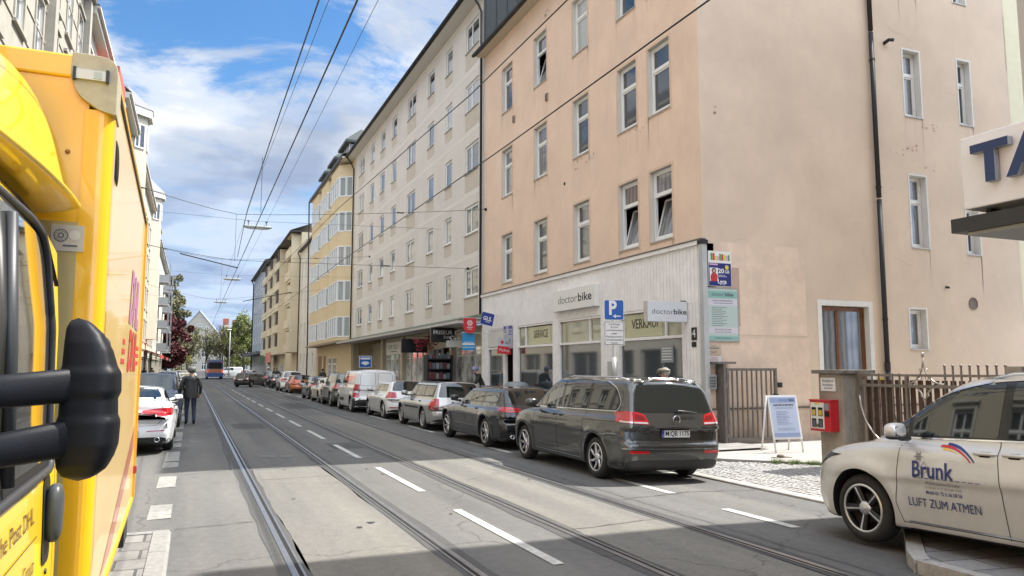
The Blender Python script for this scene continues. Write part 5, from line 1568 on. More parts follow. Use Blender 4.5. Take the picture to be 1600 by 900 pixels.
m.tube([(.05 + 1.0 * (1 - math.cos(a)), -.04, 1.30 - .95 * math.sin(a)) for a in np.linspace(0, 1.35, 12)], .018, 6)
m.build('curved_brace', mat('bright_iron', (.42, .38, .34), .35, .8), t)
m = MB(); m.box(2.75, 2.98, -.10, .12, 0, 1.78); m.build('end_post', M_pil, t)
m = MB(); m.box(0, .10, 0, .03, 0, .13); b_ = m.build('letter_label', mat('label_yellow', (.60, .42, .02), .5)); b_.location = (11.0, 9.95, 1.46)
tag(b_, 'small yellow label fixed behind the driveway gate slats', 'label')
# bicycle leaning behind the yard door
t = thing('bicycle', 'bicycle leaning behind the brown framed yard door', 'bicycle', (15.9, 14.35, .05))
m = MB()
for cx in (-.52, .52):
    wq = MB(); wq.lathe([(.33, -.02), (.345, 0), (.33, .02), (.315, 0), (.33, -.02)], 28, 'y', (cx, 0, .345)); wq.build('wheel', M_tyre, t)
m.tube([(-.52, 0, .345), (-.12, 0, .30), (.38, 0, .78), (-.2, 0, .82), (-.12, 0, .30)], .016, 6); m.tube([(.38, 0, .85), (.52, 0, .345)], .015, 6); m.tube([(-.52, 0, .345), (-.2, 0, .82), (-.23, 0, .95)], .012, 6)
m.build('frame', mat('bike_frame', (.05, .09, .12), .4, coat=.6), t)
m = MB(); m.tube([(.36, -.25, 1.0), (.38, 0, .98), (.36, .25, 1.0)], .012, 6); m.tube([(.38, 0, .85), (.38, 0, .98)], .012, 6); m.build('handlebar', M_rail, t)
m = MB(); m.blob((-.25, 0, .97), (.13, .07, .03)); m.build('saddle', M_ink, t)

# parking sign
t = thing('parking_sign', 'blue parking sign with an arrow above a white text plate on a post', 'road sign', (8.30, 14.35, .04), 0)
t.rotation_euler = (0, 0, rad(-14))
MB().tube([(0, 0, 0), (0, 0, 3.12)], .030, 8).build('post', mat('galvanised', (.34, .35, .35), .45, .6), t)
M_pblue = mat('sign_blue', (.006, .085, .36), .4)
m = MB(); ring = rnd([(-.22, 2.74), (.22, 2.74), (.22, 3.18), (-.22, 3.18)], .05)
m.extr(ring, -.048, -.036, 'y', 0); m.extr(rnd([(-.207, 2.753), (.207, 2.753), (.207, 3.167), (-.207, 3.167)], .04), -.052, -.0485, 'y', 1)
put_text(m, 'P', (-.035, -.0525, 2.99), (1, 0, 0), (0, 0, 1), .29, .17, 0, bold=.035)
m.box(-.005, .14, -.0535, -.0525, 2.815, 2.837, 0)
m.add([(-.03, -.0535, 2.826), (.03, -.0535, 2.787), (.045, -.0535, 2.803), (.008, -.0535, 2.826), (.045, -.0535, 2.849), (.03, -.0535, 2.865)], [(0, 1, 2, 3), (0, 3, 4, 5)], 0)
m.build('sign_plate', [M_pp, M_pblue], t)
m = MB(); m.extr(rnd([(-.225, 2.20), (.225, 2.20), (.225, 2.72), (-.225, 2.72)], .04), -.048, -.036, 'y', 0)
m.extr(rnd([(-.21, 2.215), (.21, 2.215), (.21, 2.705), (-.21, 2.705)], .03), -.0495, -.0485, 'y', 1); m.extr(rnd([(-.20, 2.225), (.20, 2.225), (.20, 2.695), (-.20, 2.695)], .03), -.0515, -.050, 'y', 0)
for k, s_ in enumerate(('werktags', '9-21h', 'mit Parkschein', 'oder', 'Parkausweis', 'Anwohnerplatz', 'Nord')):
    put_text(m, s_, (0, -.052, 2.655 - k * .067), (1, 0, 0), (0, 0, 1), .036, min(.36, .040 * len(s_) * .80), 1, bold=.006)
m.build('text_plate', [M_pp, M_ink], t)
MB().tube([(0, 0, 1.55), (0, 0, 1.95)], .045, 10).build('post_sleeve', mat('sleeve_white', (.6, .6, .58), .6), t)
# blue bus-stop style sign near the van
t = thing('road_sign', 'small blue square road sign with a white symbol behind the white van', 'road sign', (9.2, 44.3, .06))
MB().tube([(0, 0, 0), (0, 0, 1.9)], .03, 6).build('post', mat('galvanised', (.34, .35, .35), .45, .6), t)
m = MB(); m.box(-.36, .36, -.05, -.035, 1.75, 2.42, 0); m.box(-.33, .33, -.055, -.05, 1.78, 2.39, 1); m.add([(-.22, -.057, 1.98), (0, -.057, 1.88), (.22, -.057, 1.98), (.22, -.057, 2.04), (.1, -.057, 2.10), (-.1, -.057, 2.10), (-.22, -.057, 2.04)], [tuple(range(7))], 0)
m.box(-.28, .28, -.057, -.055, 2.22, 2.32, 0)
m.build('sign_plate', [M_pp, M_pblue], t)

# ------------------------------------------------------------ shop signs and flags further on
def projecting(name, label, Y, x0, x1, z0, z1, mats, draw, cat='sign', th=.12):
    t = thing(name, label, cat, (11.0, Y, 0))
    m = MB(); m.box(x0 - 11, x1 - 11, -th / 2, th / 2, z0, z1, 0)
    draw(m, (x0 + x1) / 2 - 11, -th / 2, (z0 + z1) / 2)
    m.build('sign_box', mats, t)
    MB().box(x1 - 11, -.0, -.02, .02, z1 - .1, z1 - .05).build('bracket', M_rail, t)
    return t
def d_fr(m, x, y, z):
    put_text(m, 'FRISEUR', (x, y, z + .10), (1, 0, 0), (0, 0, 1), .17, .88, 1, bold=.01); put_text(m, 'Saba', (x + .18, y, z - .10), (1, 0, 0), (0, 0, 1), .13, .36, 1, shear=.4); lines(m, x - .35, x + .35, y - .0005, z - .25, 1, .04, .02, 2, 3, False)
projecting('hanging_sign', 'black box sign reading FRISEUR over the pavement', 33.0, 9.75, 10.85, 2.92, 3.58, [mat('sign_black', (.008, .008, .009), .4), M_pp, M_gl], d_fr)
projecting('hanging_sign', 'plain black box sign left of the red flower shaped sign', 38.0, 9.7, 11.1, 2.55, 3.25, [mat('sign_black', (.008, .008, .009), .4)], lambda m, x, y, z: None)
t = thing('sign', 'pale shop sign reading FOR YOU under the cream house canopy', 'sign', (11.0, 45.4, 2.95), PH)
m = MB(); m.box(-1.9, 1.9, .14, .24, -.38, .38, 0); put_text(m, 'FOR YOU', (-.3, .14, .08), (1, 0, 0), (0, 0, 1), .28, 2.4, 1); lines(m, -1.3, 1.2, .139, -.2, 1, .04, .04, 1, 3, False); m.build('sign_board', [mat('sign_offwhite', (.55, .54, .48), .5), M_ink], t)
t = thing('sign', 'cluster of curling red letters hanging by the barber sign', 'sign', (10.35, 36.0, 2.95))
m = MB(); rr = random.Random(12)
for k in range(26):
    a = rr.uniform(0, 6.28); cx, cz, r_ = rr.uniform(-.55, .55), rr.uniform(-.25, .25), rr.uniform(.06, .16)
    m.tube([(cx + r_ * math.cos(a + q), rr.uniform(-.02, .02), cz + r_ * .8 * math.sin(a + q)) for q in np.linspace(0, rr.uniform(2.5, 5), 8)], .022, 5)
m.build('red_scrollwork', mat('scroll_red', (.28, .03, .04), .5), t)
MB().tube([(-.9, 0, .36), (.65, 0, .36)], .015, 5).build('rod', M_rail, t)
t = thing('sign', 'white neon style script sign reading Salon beside the red pennant', 'sign', (10.35, 31.0, 3.0), 0)
m = MB(); m.box(-.5, .55, -.01, .01, -.35, -.08, 1); put_text(m, 'Caf', (.05, -.02, .28), (1, 0, 0), (0, 0, 1), .20, .50, 0, extr=.03, shear=.4); put_text(m, 'Salon', (.0, -.02, .0), (1, 0, 0), (0, 0, 1), .24, .95, 0, extr=.03, shear=.4)
m.build('script_letters', [mat('letter_silver', (.50, .50, .47), .35, .4), mat('letter_silver', (.50, .50, .47), .35, .4)], t)
# flags on slanted rods from the shop corner
M_flr = mat('flag_red', (.52, .02, .03), .6); M_flb = mat('flag_navy', (.012, .03, .22), .6); M_flc = mat('flag_cyan', (.02, .25, .50), .6)
def flag(label, x, y, z, tilt, mats, ring, draw):
    t = thing('pennant', label, 'flag', (x, y, z), 0, 'small flags at the shop corner'); t.rotation_euler = (0, tilt, 0)
    m = MB(); m.extr(ring, -.01, .01, 'y', 0); draw(m); m.build('flag_cloth', mats, t)
    zz = max(q[1] for q in ring)
    MB().tube([(min(q[0] for q in ring) - .03, 0, zz + .01), (11.0 - x + .0, .0, zz - .02)], .010, 5).build('rod', M_pp, t)
def dr(m):
    put_text(m, 'GLS.', (0, -.01, .02), (1, 0, 0), (0, 0, 1), .15, .36, 1, bold=.03); m.box(-.06, .12, -.0115, -.0105, -.11, -.09, 1)
flag('navy blue flag reading GLS at the shop corner', 10.45, 27.7, 3.02 + .62, rad(12), [M_flb, M_pp], [(-.25, -.22), (.25, -.22), (.25, .25), (-.25, .25)], dr)
def dh(m):
    m.lathe([(.11, -.012), (.085, -.012)], 18, 'y', (0, 0, .08), 1); m.lathe([(.06, -.012), (.04, -.012)], 14, 'y', (-.03, 0, .08), 1); m.lathe([(.06, -.012), (.04, -.012)], 14, 'y', (.03, 0, .08), 1)
    m.box(-.12, .12, -.0115, -.0105, -.10, -.075, 1); m.box(-.09, .09, -.0115, -.0105, -.17, -.15, 1)
flag('red shield shaped pennant with a white heart emblem', 10.05, 28.6, 3.46, 0, [M_flr, M_pp], [(-.26, -.16), (-.14, -.28), (0, -.33), (.14, -.28), (.26, -.16), (.26, .28), (-.26, .28)], dh)
flag('cyan blue flag with two white stripes below the red pennant', 10.05, 28.75, 2.80, 0, [M_flc, M_pp], [(-.26, -.33), (.26, -.33), (.26, .30), (-.26, .36)], lambda m: (m.box(-.26, .26, -.0115, -.0105, -.12, -.05, 1), m.box(-.26, .26, -.0115, -.0105, -.22, -.20, 1), m.box(-.2, .2, -.0115, -.0105, -.02, .0, 1)))
t = thing('sign', 'small red Pickup sign hanging beneath a grey parcel sign by the shop door', 'sign', (10.72, 26.6, 2.45)); t.rotation_euler = (0, rad(5), 0)
m = MB(); m.box(-.28, .28, -.012, .012, -.16, .12, 0); m.box(-.28, .28, -.010, .010, .125, .42, 2); m.lathe([(.065, -.012), (.001, -.012)], 12, 'y', (-.12, -.0, .27), 0); put_text(m, 'dpd', (.10, -.010, .27), (1, 0, 0), (0, 0, 1), .09, .20, 3)
put_text(m, 'Pickup', (0, -.012, -.02), (1, 0, 0), (0, 0, 1), .10, .42, 1)
m.build('sign_plate', [M_flr, M_pp, mat('sign_greyish', (.42, .43, .46), .5), M_ink], t)
t = thing('display_rack', 'tall dark display rack with magazines outside the hairdresser', 'rack', (10.3, 33.6, .06))
m = MB(); m.box(-.6, -.55, -.3, .3, 0, 2.3); m.box(.55, .6, -.3, .3, 0, 2.3)
for k in range(5):
    m.box(-.55, .55, -.28, .28, .3 + k * .45, .34 + k * .45)
m.box(-.55, .55, .27, .3, .1, 2.3); m.build('rack_frame', M_rail, t)
rr = random.Random(6)
for k in range(5):
    m = MB()
    for j in range(6):
        m.box(-.5 + j * .17, -.36 + j * .17, -.22, -.2, .34 + k * .45, .34 + k * .45 + rr.uniform(.2, .32), rr.randrange(4))
    m.build('magazines', [mat('mag_grey', (.22, .22, .22), .5), M_gl, mat('mag_red', (.12, .03, .03), .5), mat('mag_brown', (.15, .09, .05), .5)], t)
# bikes-for-sale shapes and bags outside the shop: covered stand
t = thing('covered_stand', 'grey covered goods stand on the pavement by the shop window', 'stand', (10.35, 24.6, .06))
m = MB(); m.box(-.35, .35, -.6, .6, .5, 1.05, 0); m.blob((0, 0, 1.05), (.36, .62, .2), 14, 6, .7, 0); m.build('cover', mat('stand_cover', (.22, .25, .26), .6, var=.2), t)
m = MB()
for sx in (-.3, .3):
    for sy in (-.5, .5):
        m.box(sx - .02, sx + .02, sy - .02, sy + .02, 0, .5)
m.build('stand_legs', M_rail, t)
# ------------------------------------------------------------ car bodies: smooth implicit solids, meshed by surface nets
def _smax(a, b, r):
    h = np.maximum(r - np.abs(a - b), 0) / r
    return np.maximum(a, b) + h * h * r * 0.25
def _smin(a, b, r):
    return -_smax(-a, -b, r)
def _pl(x, pts):
    xs = [p[0] for p in pts]; ys = [p[1] for p in pts]
    return np.interp(x, xs, ys)
def _spl(x, pts, k=0.10):
    """piecewise-linear curve, softened by averaging"""
    return (_pl(x - k, pts) + 2 * _pl(x, pts) + _pl(x + k, pts) + _pl(x - k / 2, pts) + _pl(x + k / 2, pts)) / 6
def car_fn(P):
    hw = P['W'] / 2
    xf, xr = P['xf'], P['xr']
    def f(x, y, z):
        ay = np.abs(y)
        # lower body
        w = _spl(z, P['sec'], 0.04) * hw
        tf = np.clip((x - (xf - P.get('tf', 1.1))) / P.get('tf', 1.1), 0, 1.3)
        tr = np.clip(((xr + P.get('tr', 0.9)) - x) / P.get('tr', 0.9), 0, 1.3)
        w = w * (1 - P.get('kf', 0.12) * tf ** 2.2 - P.get('kr', 0.06) * tr ** 2.2)
        side = ay - w
        # flares over the wheels
        fl = P.get('flare', 0.012)
        for ax in (P['ax_f'], P['ax_r']):
            d = np.sqrt((x - ax) ** 2 + (z - P['wr']) ** 2)
            side = side - fl * np.exp(-((d - P['wr'] - 0.10) / 0.09) ** 2)
        # crease along the side
        for cz, ca in P.get('crease', [(0.66, 0.010)]):
            zz = z - (cz + 0.03 * (x / 4.0) * -1)
            side = side - ca * np.where(zz > 0, np.exp(-(zz / 0.10) ** 2), np.exp(-(zz / 0.035) ** 2))
        top = z - (_spl(x, P['deck'], 0.10) - P.get('crown', 0.06) * (ay / hw) ** 2.4)
        front = x - (_spl(z, P['front'], 0.03) - P.get('cf', 0.32) * (ay / hw) ** 2.5)
        rear = (_spl(z, P['rear'], 0.03) + P.get('cr', 0.14) * (ay / hw) ** 2.6) - x
        bot = P['zb'] - z + 0.0 * x
        low = _smax(side, top, P.get('rs', 0.09))
        low = _smax(low, _smax(front, rear, 0.05), P.get('re', 0.10))
        low = _smax(low, bot, 0.05)
        # greenhouse
        g = P['gh']
        zbelt = _spl(x, P['belt'], 0.1)
        wg = g['wb'] - g['tumble'] * np.maximum(z - zbelt, -0.3) - g.get('taper', 0.03) * np.maximum(0, (g['xm'] - x)) ** 2 * 0.3 - g.get('taperf', 0.03) * np.maximum(0, (x - g['xm'])) ** 2
        gs = ay - wg
        roof = z - (_spl(x, g['roof'], 0.18) - g.get('crown', 0.05) * (ay / 0.6) ** 2)
        (x0, z0), (x1, z1) = g['ws']         # cowl point, roof point
        dx, dz = x1 - x0, z1 - z0; L = math.hypot(dx, dz)
        nx, nz = dz / L, -dx / L
        if nx < 0: nx, nz = -nx, -nz
        ws = (x - x0) * nx + (z - z0) * nz + g.get('cw', 0.10) * ay ** 2.2
        (x0, z0), (x1, z1) = g['rw']         # belt point, roof point
        dx, dz = x1 - x0, z1 - z0; L = math.hypot(dx, dz)
        nx, nz = dz / L, -dx / L
        if nx > 0: nx, nz = -nx, -nz
        rw = (x - x0) * nx + (z - z0) * nz + g.get('cr', 0.10) * ay ** 2.2
        gh = _smax(gs, roof, g.get('rr', 0.10))
        gh = _smax(gh, _smax(ws, rw, 0.03), g.get('re', 0.07))
        gh = _smax(gh, (zbelt - 0.25) - z, 0.02)
        return _smin(low, gh, P.get('blend', 0.03))
    return f
def surface_nets(f, lo, hi, h):
    xs = np.arange(lo[0], hi[0] + h, h); ys = np.arange(lo[1], hi[1] + h, h); zs = np.arange(lo[2], hi[2] + h, h)
    X, Y, Z = np.meshgrid(xs, ys, zs, indexing='ij')
    F = f(X, Y, Z)
    nx, ny, nz = F.shape
    s = F < 0
    c = np.zeros((nx - 1, ny - 1, nz - 1), int)
    for i in (0, 1):
        for j in (0, 1):
            for k in (0, 1):
                c += s[i:nx - 1 + i, j:ny - 1 + j, k:nz - 1 + k]
    act = (c > 0) & (c < 8)
    idx = -np.ones(act.shape, int)
    ii = np.argwhere(act)
    idx[act] = np.arange(len(ii))
    P = np.zeros((len(ii), 3)); n = np.zeros(len(ii))
    # average of edge crossings
    for ax in range(3):
        o = [a for a in range(3) if a != ax]
        for da in (0, 1):
            for db in (0, 1):
                q = ii.copy(); q[:, o[0]] += da; q[:, o[1]] += db
                r = q.copy(); r[:, ax] += 1
                fa = F[q[:, 0], q[:, 1], q[:, 2]]; fb = F[r[:, 0], r[:, 1], r[:, 2]]
                m = (fa < 0) != (fb < 0)
                t = np.where(m, fa / np.where(m, fa - fb, 1), 0)
                p = q.astype(float); p[:, ax] += t
                P[m] += p[m]; n[m] += 1
    P = P / n[:, None] * h + np.array(lo)
    for it in range(3):
        e = 0.004
        x, y, z = P.T
        v = f(x, y, z)
        g = np.stack([f(x + e, y, z) - f(x - e, y, z), f(x, y + e, z) - f(x, y - e, z), f(x, y, z + e) - f(x, y, z - e)], 1) / (2 * e)
        g2 = (g ** 2).sum(1) + 1e-6
        st = np.clip(v / g2, -h, h)
        P = P - g * st[:, None] * 0.9
    faces = []
    for ax in range(3):
        o = [(ax + 1) % 3, (ax + 2) % 3]
        sl0 = [slice(None)] * 3; sl1 = [slice(None)] * 3
        sl0[ax] = slice(0, -1); sl1[ax] = slice(1, None)
        d = s[tuple(sl0)] != s[tuple(sl1)]
        e = np.argwhere(d)
        ok = (e[:, o[0]] > 0) & (e[:, o[1]] > 0) & (e[:, o[0]] < F.shape[o[0]] - 1) & (e[:, o[1]] < F.shape[o[1]] - 1)
        e = e[ok]
        inside = s[e[:, 0], e[:, 1], e[:, 2]]
        cc = []
        for (a, b) in ((-1, -1), (0, -1), (0, 0), (-1, 0)):
            q = e.copy(); q[:, o[0]] += a; q[:, o[1]] += b
            cc.append(idx[q[:, 0], q[:, 1], q[:, 2]])
        quad = np.stack(cc, 1)
        quad[~inside] = quad[~inside][:, ::-1]
        faces.append(quad)
    return P, np.concatenate(faces)

def tess(poly, step):
    """interior triangulation of a 2-D ring with extra inner points, so it can follow a curved body"""
    ring = []
    n = len(poly)
    for i in range(n):
        a, b = Vector(poly[i]), Vector(poly[(i + 1) % n])
        k = max(1, int((b - a).length / step))
        for j in range(k):
            ring.append(a + (b - a) * j / k)
    xs = [p.x for p in ring]; ys = [p.y for p in ring]
    def inside(p):
        c = False
        for i in range(len(ring)):
            a, b = ring[i], ring[i - 1]
            if (a.y > p.y) != (b.y > p.y) and p.x < (b.x - a.x) * (p.y - a.y) / (b.y - a.y) + a.x:
                c = not c
        return c
    pts = list(ring)
    x = min(xs) + step / 2
    while x < max(xs):
        y = min(ys) + step / 2
        while y < max(ys):
            p = Vector((x, y))
            if inside(p) and min((p - q).length for q in ring) > step * 0.35:
                pts.append(p)
            y += step
        x += step
    m = len(ring)
    r = delaunay_2d_cdt(pts, [], [list(range(m))], 1, 1e-5)
    return r[0], r[2]
class Body:
    def __init__(s, P, h):
        s.P = P
        f = car_fn(P)
        V, Q = surface_nets(f, (P['xr'] - 0.15, -P['W'] / 2 - 0.15, P['zb'] - 0.12), (P['xf'] + 0.15, P['W'] / 2 + 0.15, P['H'] + 0.12), h)
        s.V = [tuple(p) for p in V]; s.Q = [tuple(int(i) for i in q) for q in Q]
        s.bvh = BVHTree.FromPolygons([Vector(v) for v in s.V], s.Q)
        s.h = h
    def hit(s, axis, sgn, a, b):
        if axis == 'y':
            o = Vector((a, 3 * sgn, b)); d = Vector((0, -sgn, 0))
        elif axis == 'x':
            o = Vector((6 * sgn, a, b)); d = Vector((-sgn, 0, 0))
        elif axis in ('R', 'F'):
            # round the corner: a = degrees from straight back (or ahead) towards the side, b = height
            P = s.P; k = 0.30; e = -1 if axis == 'R' else 1
            c = Vector(((P['xr'] + .40) if axis == 'R' else (P['xf'] - .60), sgn * (P['W'] / 2 - k), b))
            if a < 0:
                c.y += sgn * a; t = 0.0
            elif a > .9:
                c.x += -e * (a - .9); t = PI / 2
            else:
                t = rad(a * 100)
            u = Vector((e * math.cos(t), sgn * math.sin(t), 0))
            o = c + u * 2; d = -u
        else:
            o = Vector((a, b, 4)); d = Vector((0, 0, -1))
        loc, nrm, i, dist = s.bvh.ray_cast(o, d)
        if loc is None:
            loc, nrm, i, dist = s.bvh.find_nearest(o + d * 2)
        if nrm.dot(d) > 0:
            nrm = -nrm
        return loc, nrm
    def patch(s, mb, poly, axis='y', sgn=1, off=0.004, mi=0, step=None, both=False):
        vs, fs = tess(poly, step or s.h * 1.2)
        for sg in ((1, -1) if both else (sgn,)):
            pts = []
            for v in vs:
                loc, nrm = s.hit(axis, sg, v[0], v[1])
                pts.append(loc + nrm * off)
            ff = []
            for f in fs:
                a, b, c = (pts[i] for i in f[:3])
                n = (b - a).cross(c - a)
                want = Vector((0, sg, 0)) if axis == 'y' else (Vector((sg, 0, 0)) if axis == 'x' else Vector((0, 0, 1)))
                if axis in 'RF':
                    want = a - Vector(((s.P['xr'] + .6) if axis == 'R' else (s.P['xf'] - .8), sg * (s.P['W'] / 2 - .5), a.z))
                ff.append(tuple(f) if n.dot(want) > 0 else tuple(f)[::-1])
            mb.add(pts, ff, mi, True)
    def line(s, mb, pts, axis='y', sgn=1, w=0.007, off=0.002, mi=0, both=False, closed=False):
        """a narrow strip that follows the body: panel gaps, trim"""
        P = [Vector(p) for p in pts]
        if closed:
            P.append(P[0])
        dense = []
        for a, b in zip(P, P[1:]):
            k = max(1, int((b - a).length / (s.h * 1.2)))
            dense += [a + (b - a) * j / k for j in range(k)]
        dense.append(P[-1])
        for sg in ((1, -1) if both else (sgn,)):
            L = []; R = []
            for i, p in enumerate(dense):
                d = (dense[min(i + 1, len(dense) - 1)] - dense[max(i - 1, 0)])
                d = d.normalized() if d.length > 1e-6 else Vector((1, 0))
                q = Vector((-d.y, d.x)) * w / 2
                for sign, out_ in ((1, L), (-1, R)):
                    loc, nrm = s.hit(axis, sg, p.x + q.x * sign, p.y + q.y * sign)
                    out_.append(loc + nrm * off)
            n = len(L)
            fs = [(i, i + 1, n + i + 1, n + i) for i in range(n - 1)]
            if (sg > 0) != (axis != 'y'):
                fs = [f[::-1] for f in fs]
            mb.add(L + R, fs, mi, True)
    def object(s, paint, parent, name='body'):
        """cut the wheel arches and link the shell"""
        P = s.P
        me = bpy.data.meshes.new(name)
        me.from_pydata(s.V, [], s.Q)
        me.update()
        cut = MB()
        ar = P['wr'] + P.get('gap', 0.055)
        for ax in (P['ax_f'], P['ax_r']):
            for sg in (1, -1):
                y0 = sg * (P['W'] / 2 - 0.34); y1 = sg * (P['W'] / 2 + 0.2)
                n = 56
                vs = [(ax + ar * math.cos(2 * PI * j / n), y, P['wr'] + 0.005 + ar * math.sin(2 * PI * j / n)) for y in (y0, y1) for j in range(n)]
                fs = [(j, (j + 1) % n, n + (j + 1) % n, n + j) for j in range(n)] + [tuple(range(n))[::-1], tuple(range(n, 2 * n))]
                if sg > 0:
                    fs = [f[::-1] for f in fs]
                cut.add(vs, fs)
        cm = cut.mesh('cut', [])
        bm = bmesh.new(); bm.from_mesh(cm); bmesh.ops.recalc_face_normals(bm, faces=bm.faces); bm.to_mesh(cm); bm.free()
        bm = bmesh.new(); bm.from_mesh(me); bmesh.ops.recalc_face_normals(bm, faces=bm.faces); bm.to_mesh(me); bm.free()
        co = bpy.data.objects.new('cut', cm); COL.objects.link(co)
        o = bpy.data.objects.new(name, me); COL.objects.link(o)
        md = o.modifiers.new('b', 'BOOLEAN'); md.operation = 'DIFFERENCE'; md.object = co; md.solver = 'EXACT'
        dg = bpy.context.evaluated_depsgraph_get()
        m2 = bpy.data.meshes.new_from_object(o.evaluated_get(dg))
        o.modifiers.clear(); o.data = m2
        m2.name = name
        bpy.data.objects.remove(co)
        m2.materials.clear()
        m2.materials.append(paint); m2.materials.append(mat('arch_liner', (0.012, 0.012, 0.012), 0.9))
        idx = []
        for p in m2.polygons:
            c = p.center; k = 0
            for ax in (P['ax_f'], P['ax_r']):
                if math.hypot(c.x - ax, c.z - P['wr'] - 0.005) < ar - 0.0003 + 0.001 and abs(c.y) < P['W'] / 2 - 0.0 and abs(p.normal.y) < 0.2 and math.hypot(c.x - ax, c.z - P['wr']) > ar - 0.05 and (p.normal.x * (c.x - ax) + p.normal.z * (c.z - P['wr'])) < -0.7 * ar:
                    k = 1
                if math.hypot(c.x - ax, c.z - P['wr'] - 0.005) < ar + 0.001 and abs(abs(c.y) - (P['W'] / 2 - 0.34)) < 0.004:
                    k = 1
            if c.z < P['zb'] + 0.02 and p.normal.z < -0.5:
                k = 1
            idx.append(k)
        m2.polygons.foreach_set('material_index', idx)
        m2.polygons.foreach_set('use_smooth', [True] * len(m2.polygons))
        m2.set_sharp_from_angle(angle=rad(38))
        o.parent = parent
        return o

def paint(name, col, metal=0.0, rough=0.32):
    return mat(name, col, rough, metal, coat=1.0, var=0.04, vscale=6)
def wheel_meshes(R, rimr, w, style, blades=5):
    t = MB()
    t.lathe([(rimr - 0.01, -w / 2 + 0.02), (rimr + 0.01, -w / 2), (R - 0.035, -w / 2 + 0.004), (R - 0.008, -w / 2 + 0.03), (R, -w / 4), (R, w / 4), (R - 0.008, w / 2 - 0.03),
             (R - 0.035, w / 2 - 0.004), (rimr + 0.035, w / 2 + 0.004), (rimr + 0.006, w / 2 - 0.004), (rimr - 0.004, w / 2 - 0.02)], 40, 'y')
    r = MB()
    o = w / 2
    # barrel + disc, outboard side is +y
    r.lathe([(rimr + 0.006, o - 0.004), (rimr - 0.008, o + 0.001), (rimr - 0.018, o - 0.006), (rimr - 0.022, o - 0.07), (rimr * 0.93, o - 0.10), (0.001, o - 0.10)], 40, 'y', mi=1 if style != 'steel' else 0)
    r.lathe([(rimr + 0.007, o - 0.004), (rimr - 0.006, o + 0.004), (rimr - 0.018, o - 0.004)], 40, 'y', mi=0)
    r.lathe([(rimr * 0.62, o - 0.085), (rimr * 0.62, o - 0.07), (0.001, o - 0.07)], 24, 'y', mi=2)
    r.lathe([(0.075, o - 0.08), (0.070, o - 0.028), (0.055, o - 0.020), (0.001, o - 0.018)], 16, 'y', mi=0)
    def blade(a0, r0, r1, w0, w1, tw=0.0, dep0=0.03, dep1=0.012, mi=0):
        vs = []
        for (rr, ww, dep, da) in ((r0, w0, dep0, 0), ((r0 + r1) / 2, (w0 + w1) / 2, (dep0 + dep1) / 2, tw / 2), (r1, w1, dep1, tw)):
            a = a0 + da
            ca, sa = math.cos(a), math.sin(a)
            for q, d in ((-ww, dep + 0.012), (-ww * 0.55, dep), (ww * 0.55, dep), (ww, dep + 0.012), (ww, dep + 0.045), (-ww, dep + 0.045)):
                vs.append((rr * ca - q * sa, o - d, rr * sa + q * ca))
        fs = []
        for i in (0, 1):
            for j in range(6):
                fs.append((i * 6 + j, i * 6 + (j + 1) % 6, (i + 1) * 6 + (j + 1) % 6, (i + 1) * 6 + j))
        r.add(vs, fs, mi)
    if style == 'five':        # wide five-spoke
        for k in range(5):
            blade(2 * PI * k / 5 + 0.3, 0.05, rimr - 0.012, 0.036, 0.050, 0.0)
            blade(2 * PI * k / 5 + 0.3, 0.05, rimr - 0.02, 0.011, 0.015, 0.0, 0.024, 0.006, 1)
    elif style == 'five_dark':   # dark spokes with a polished ridge
        for k in range(5):
            blade(2 * PI * k / 5 + 0.3, 0.05, rimr - 0.012, 0.034, 0.046, 0.0, mi=1)
            blade(2 * PI * k / 5 + 0.3, 0.05, rimr - 0.02, 0.010, 0.013, 0.0, 0.026, 0.006, 0)
    elif style == 'swirl':
        for k in range(blades):
            blade(2 * PI * k / blades, 0.05, rimr - 0.012, 0.016, 0.020, 0.42)
            blade(2 * PI * k / blades + 0.30, 0.05, rimr - 0.012, 0.008, 0.020, 0.10)
    elif style == 'multi':
        for k in range(10):
            blade(2 * PI * k / 10 + (0.10 if k % 2 else -0.10), 0.05, rimr - 0.012, 0.013, 0.013, 0.0)
    elif style == 'steel':
        r.lathe([(rimr - 0.02, o - 0.012), (rimr * 0.75, o - 0.02), (rimr * 0.35, o - 0.008), (0.001, o - 0.012)], 32, 'y')
        for k in range(12):
            a = 2 * PI * k / 12
            c = (rimr * 0.70 * math.cos(a), o - 0.014, rimr * 0.70 * math.sin(a))
            r.blob(c, (0.022, 0.006, 0.022), 8, 4, 1, 2)
    elif style == 'black':
        for k in range(5):
            blade(2 * PI * k / 5, 0.05, rimr - 0.012, 0.03, 0.03, 0.0, mi=1)
    return t.mesh('tyre', M_tyre), r.mesh('rim', [M_rim, M_rimd, M_liner])
def add_wheels(root, P, style, rimr=None, w=0.215, blades=5, steer=0.0):
    R = P['wr']; rimr = rimr or R * 0.66
    tm, rm = wheel_meshes(R, rimr, w, style, blades)
    out_ = []
    for ax in (P['ax_f'], P['ax_r']):
        for sg in (1, -1):
            hub = bpy.data.objects.new('wheel', None)
            COL.objects.link(hub); hub.parent = root
            hub.location = (ax, sg * (P['W'] / 2 - w / 2 - P.get('inset', 0.03)), R)
            hub.rotation_euler = (0, random.uniform(0, 1.2), 0 if sg > 0 else PI)
            inst(tm, 'tyre', hub); inst(rm, 'rim', hub)
            out_.append(hub)
    return out_
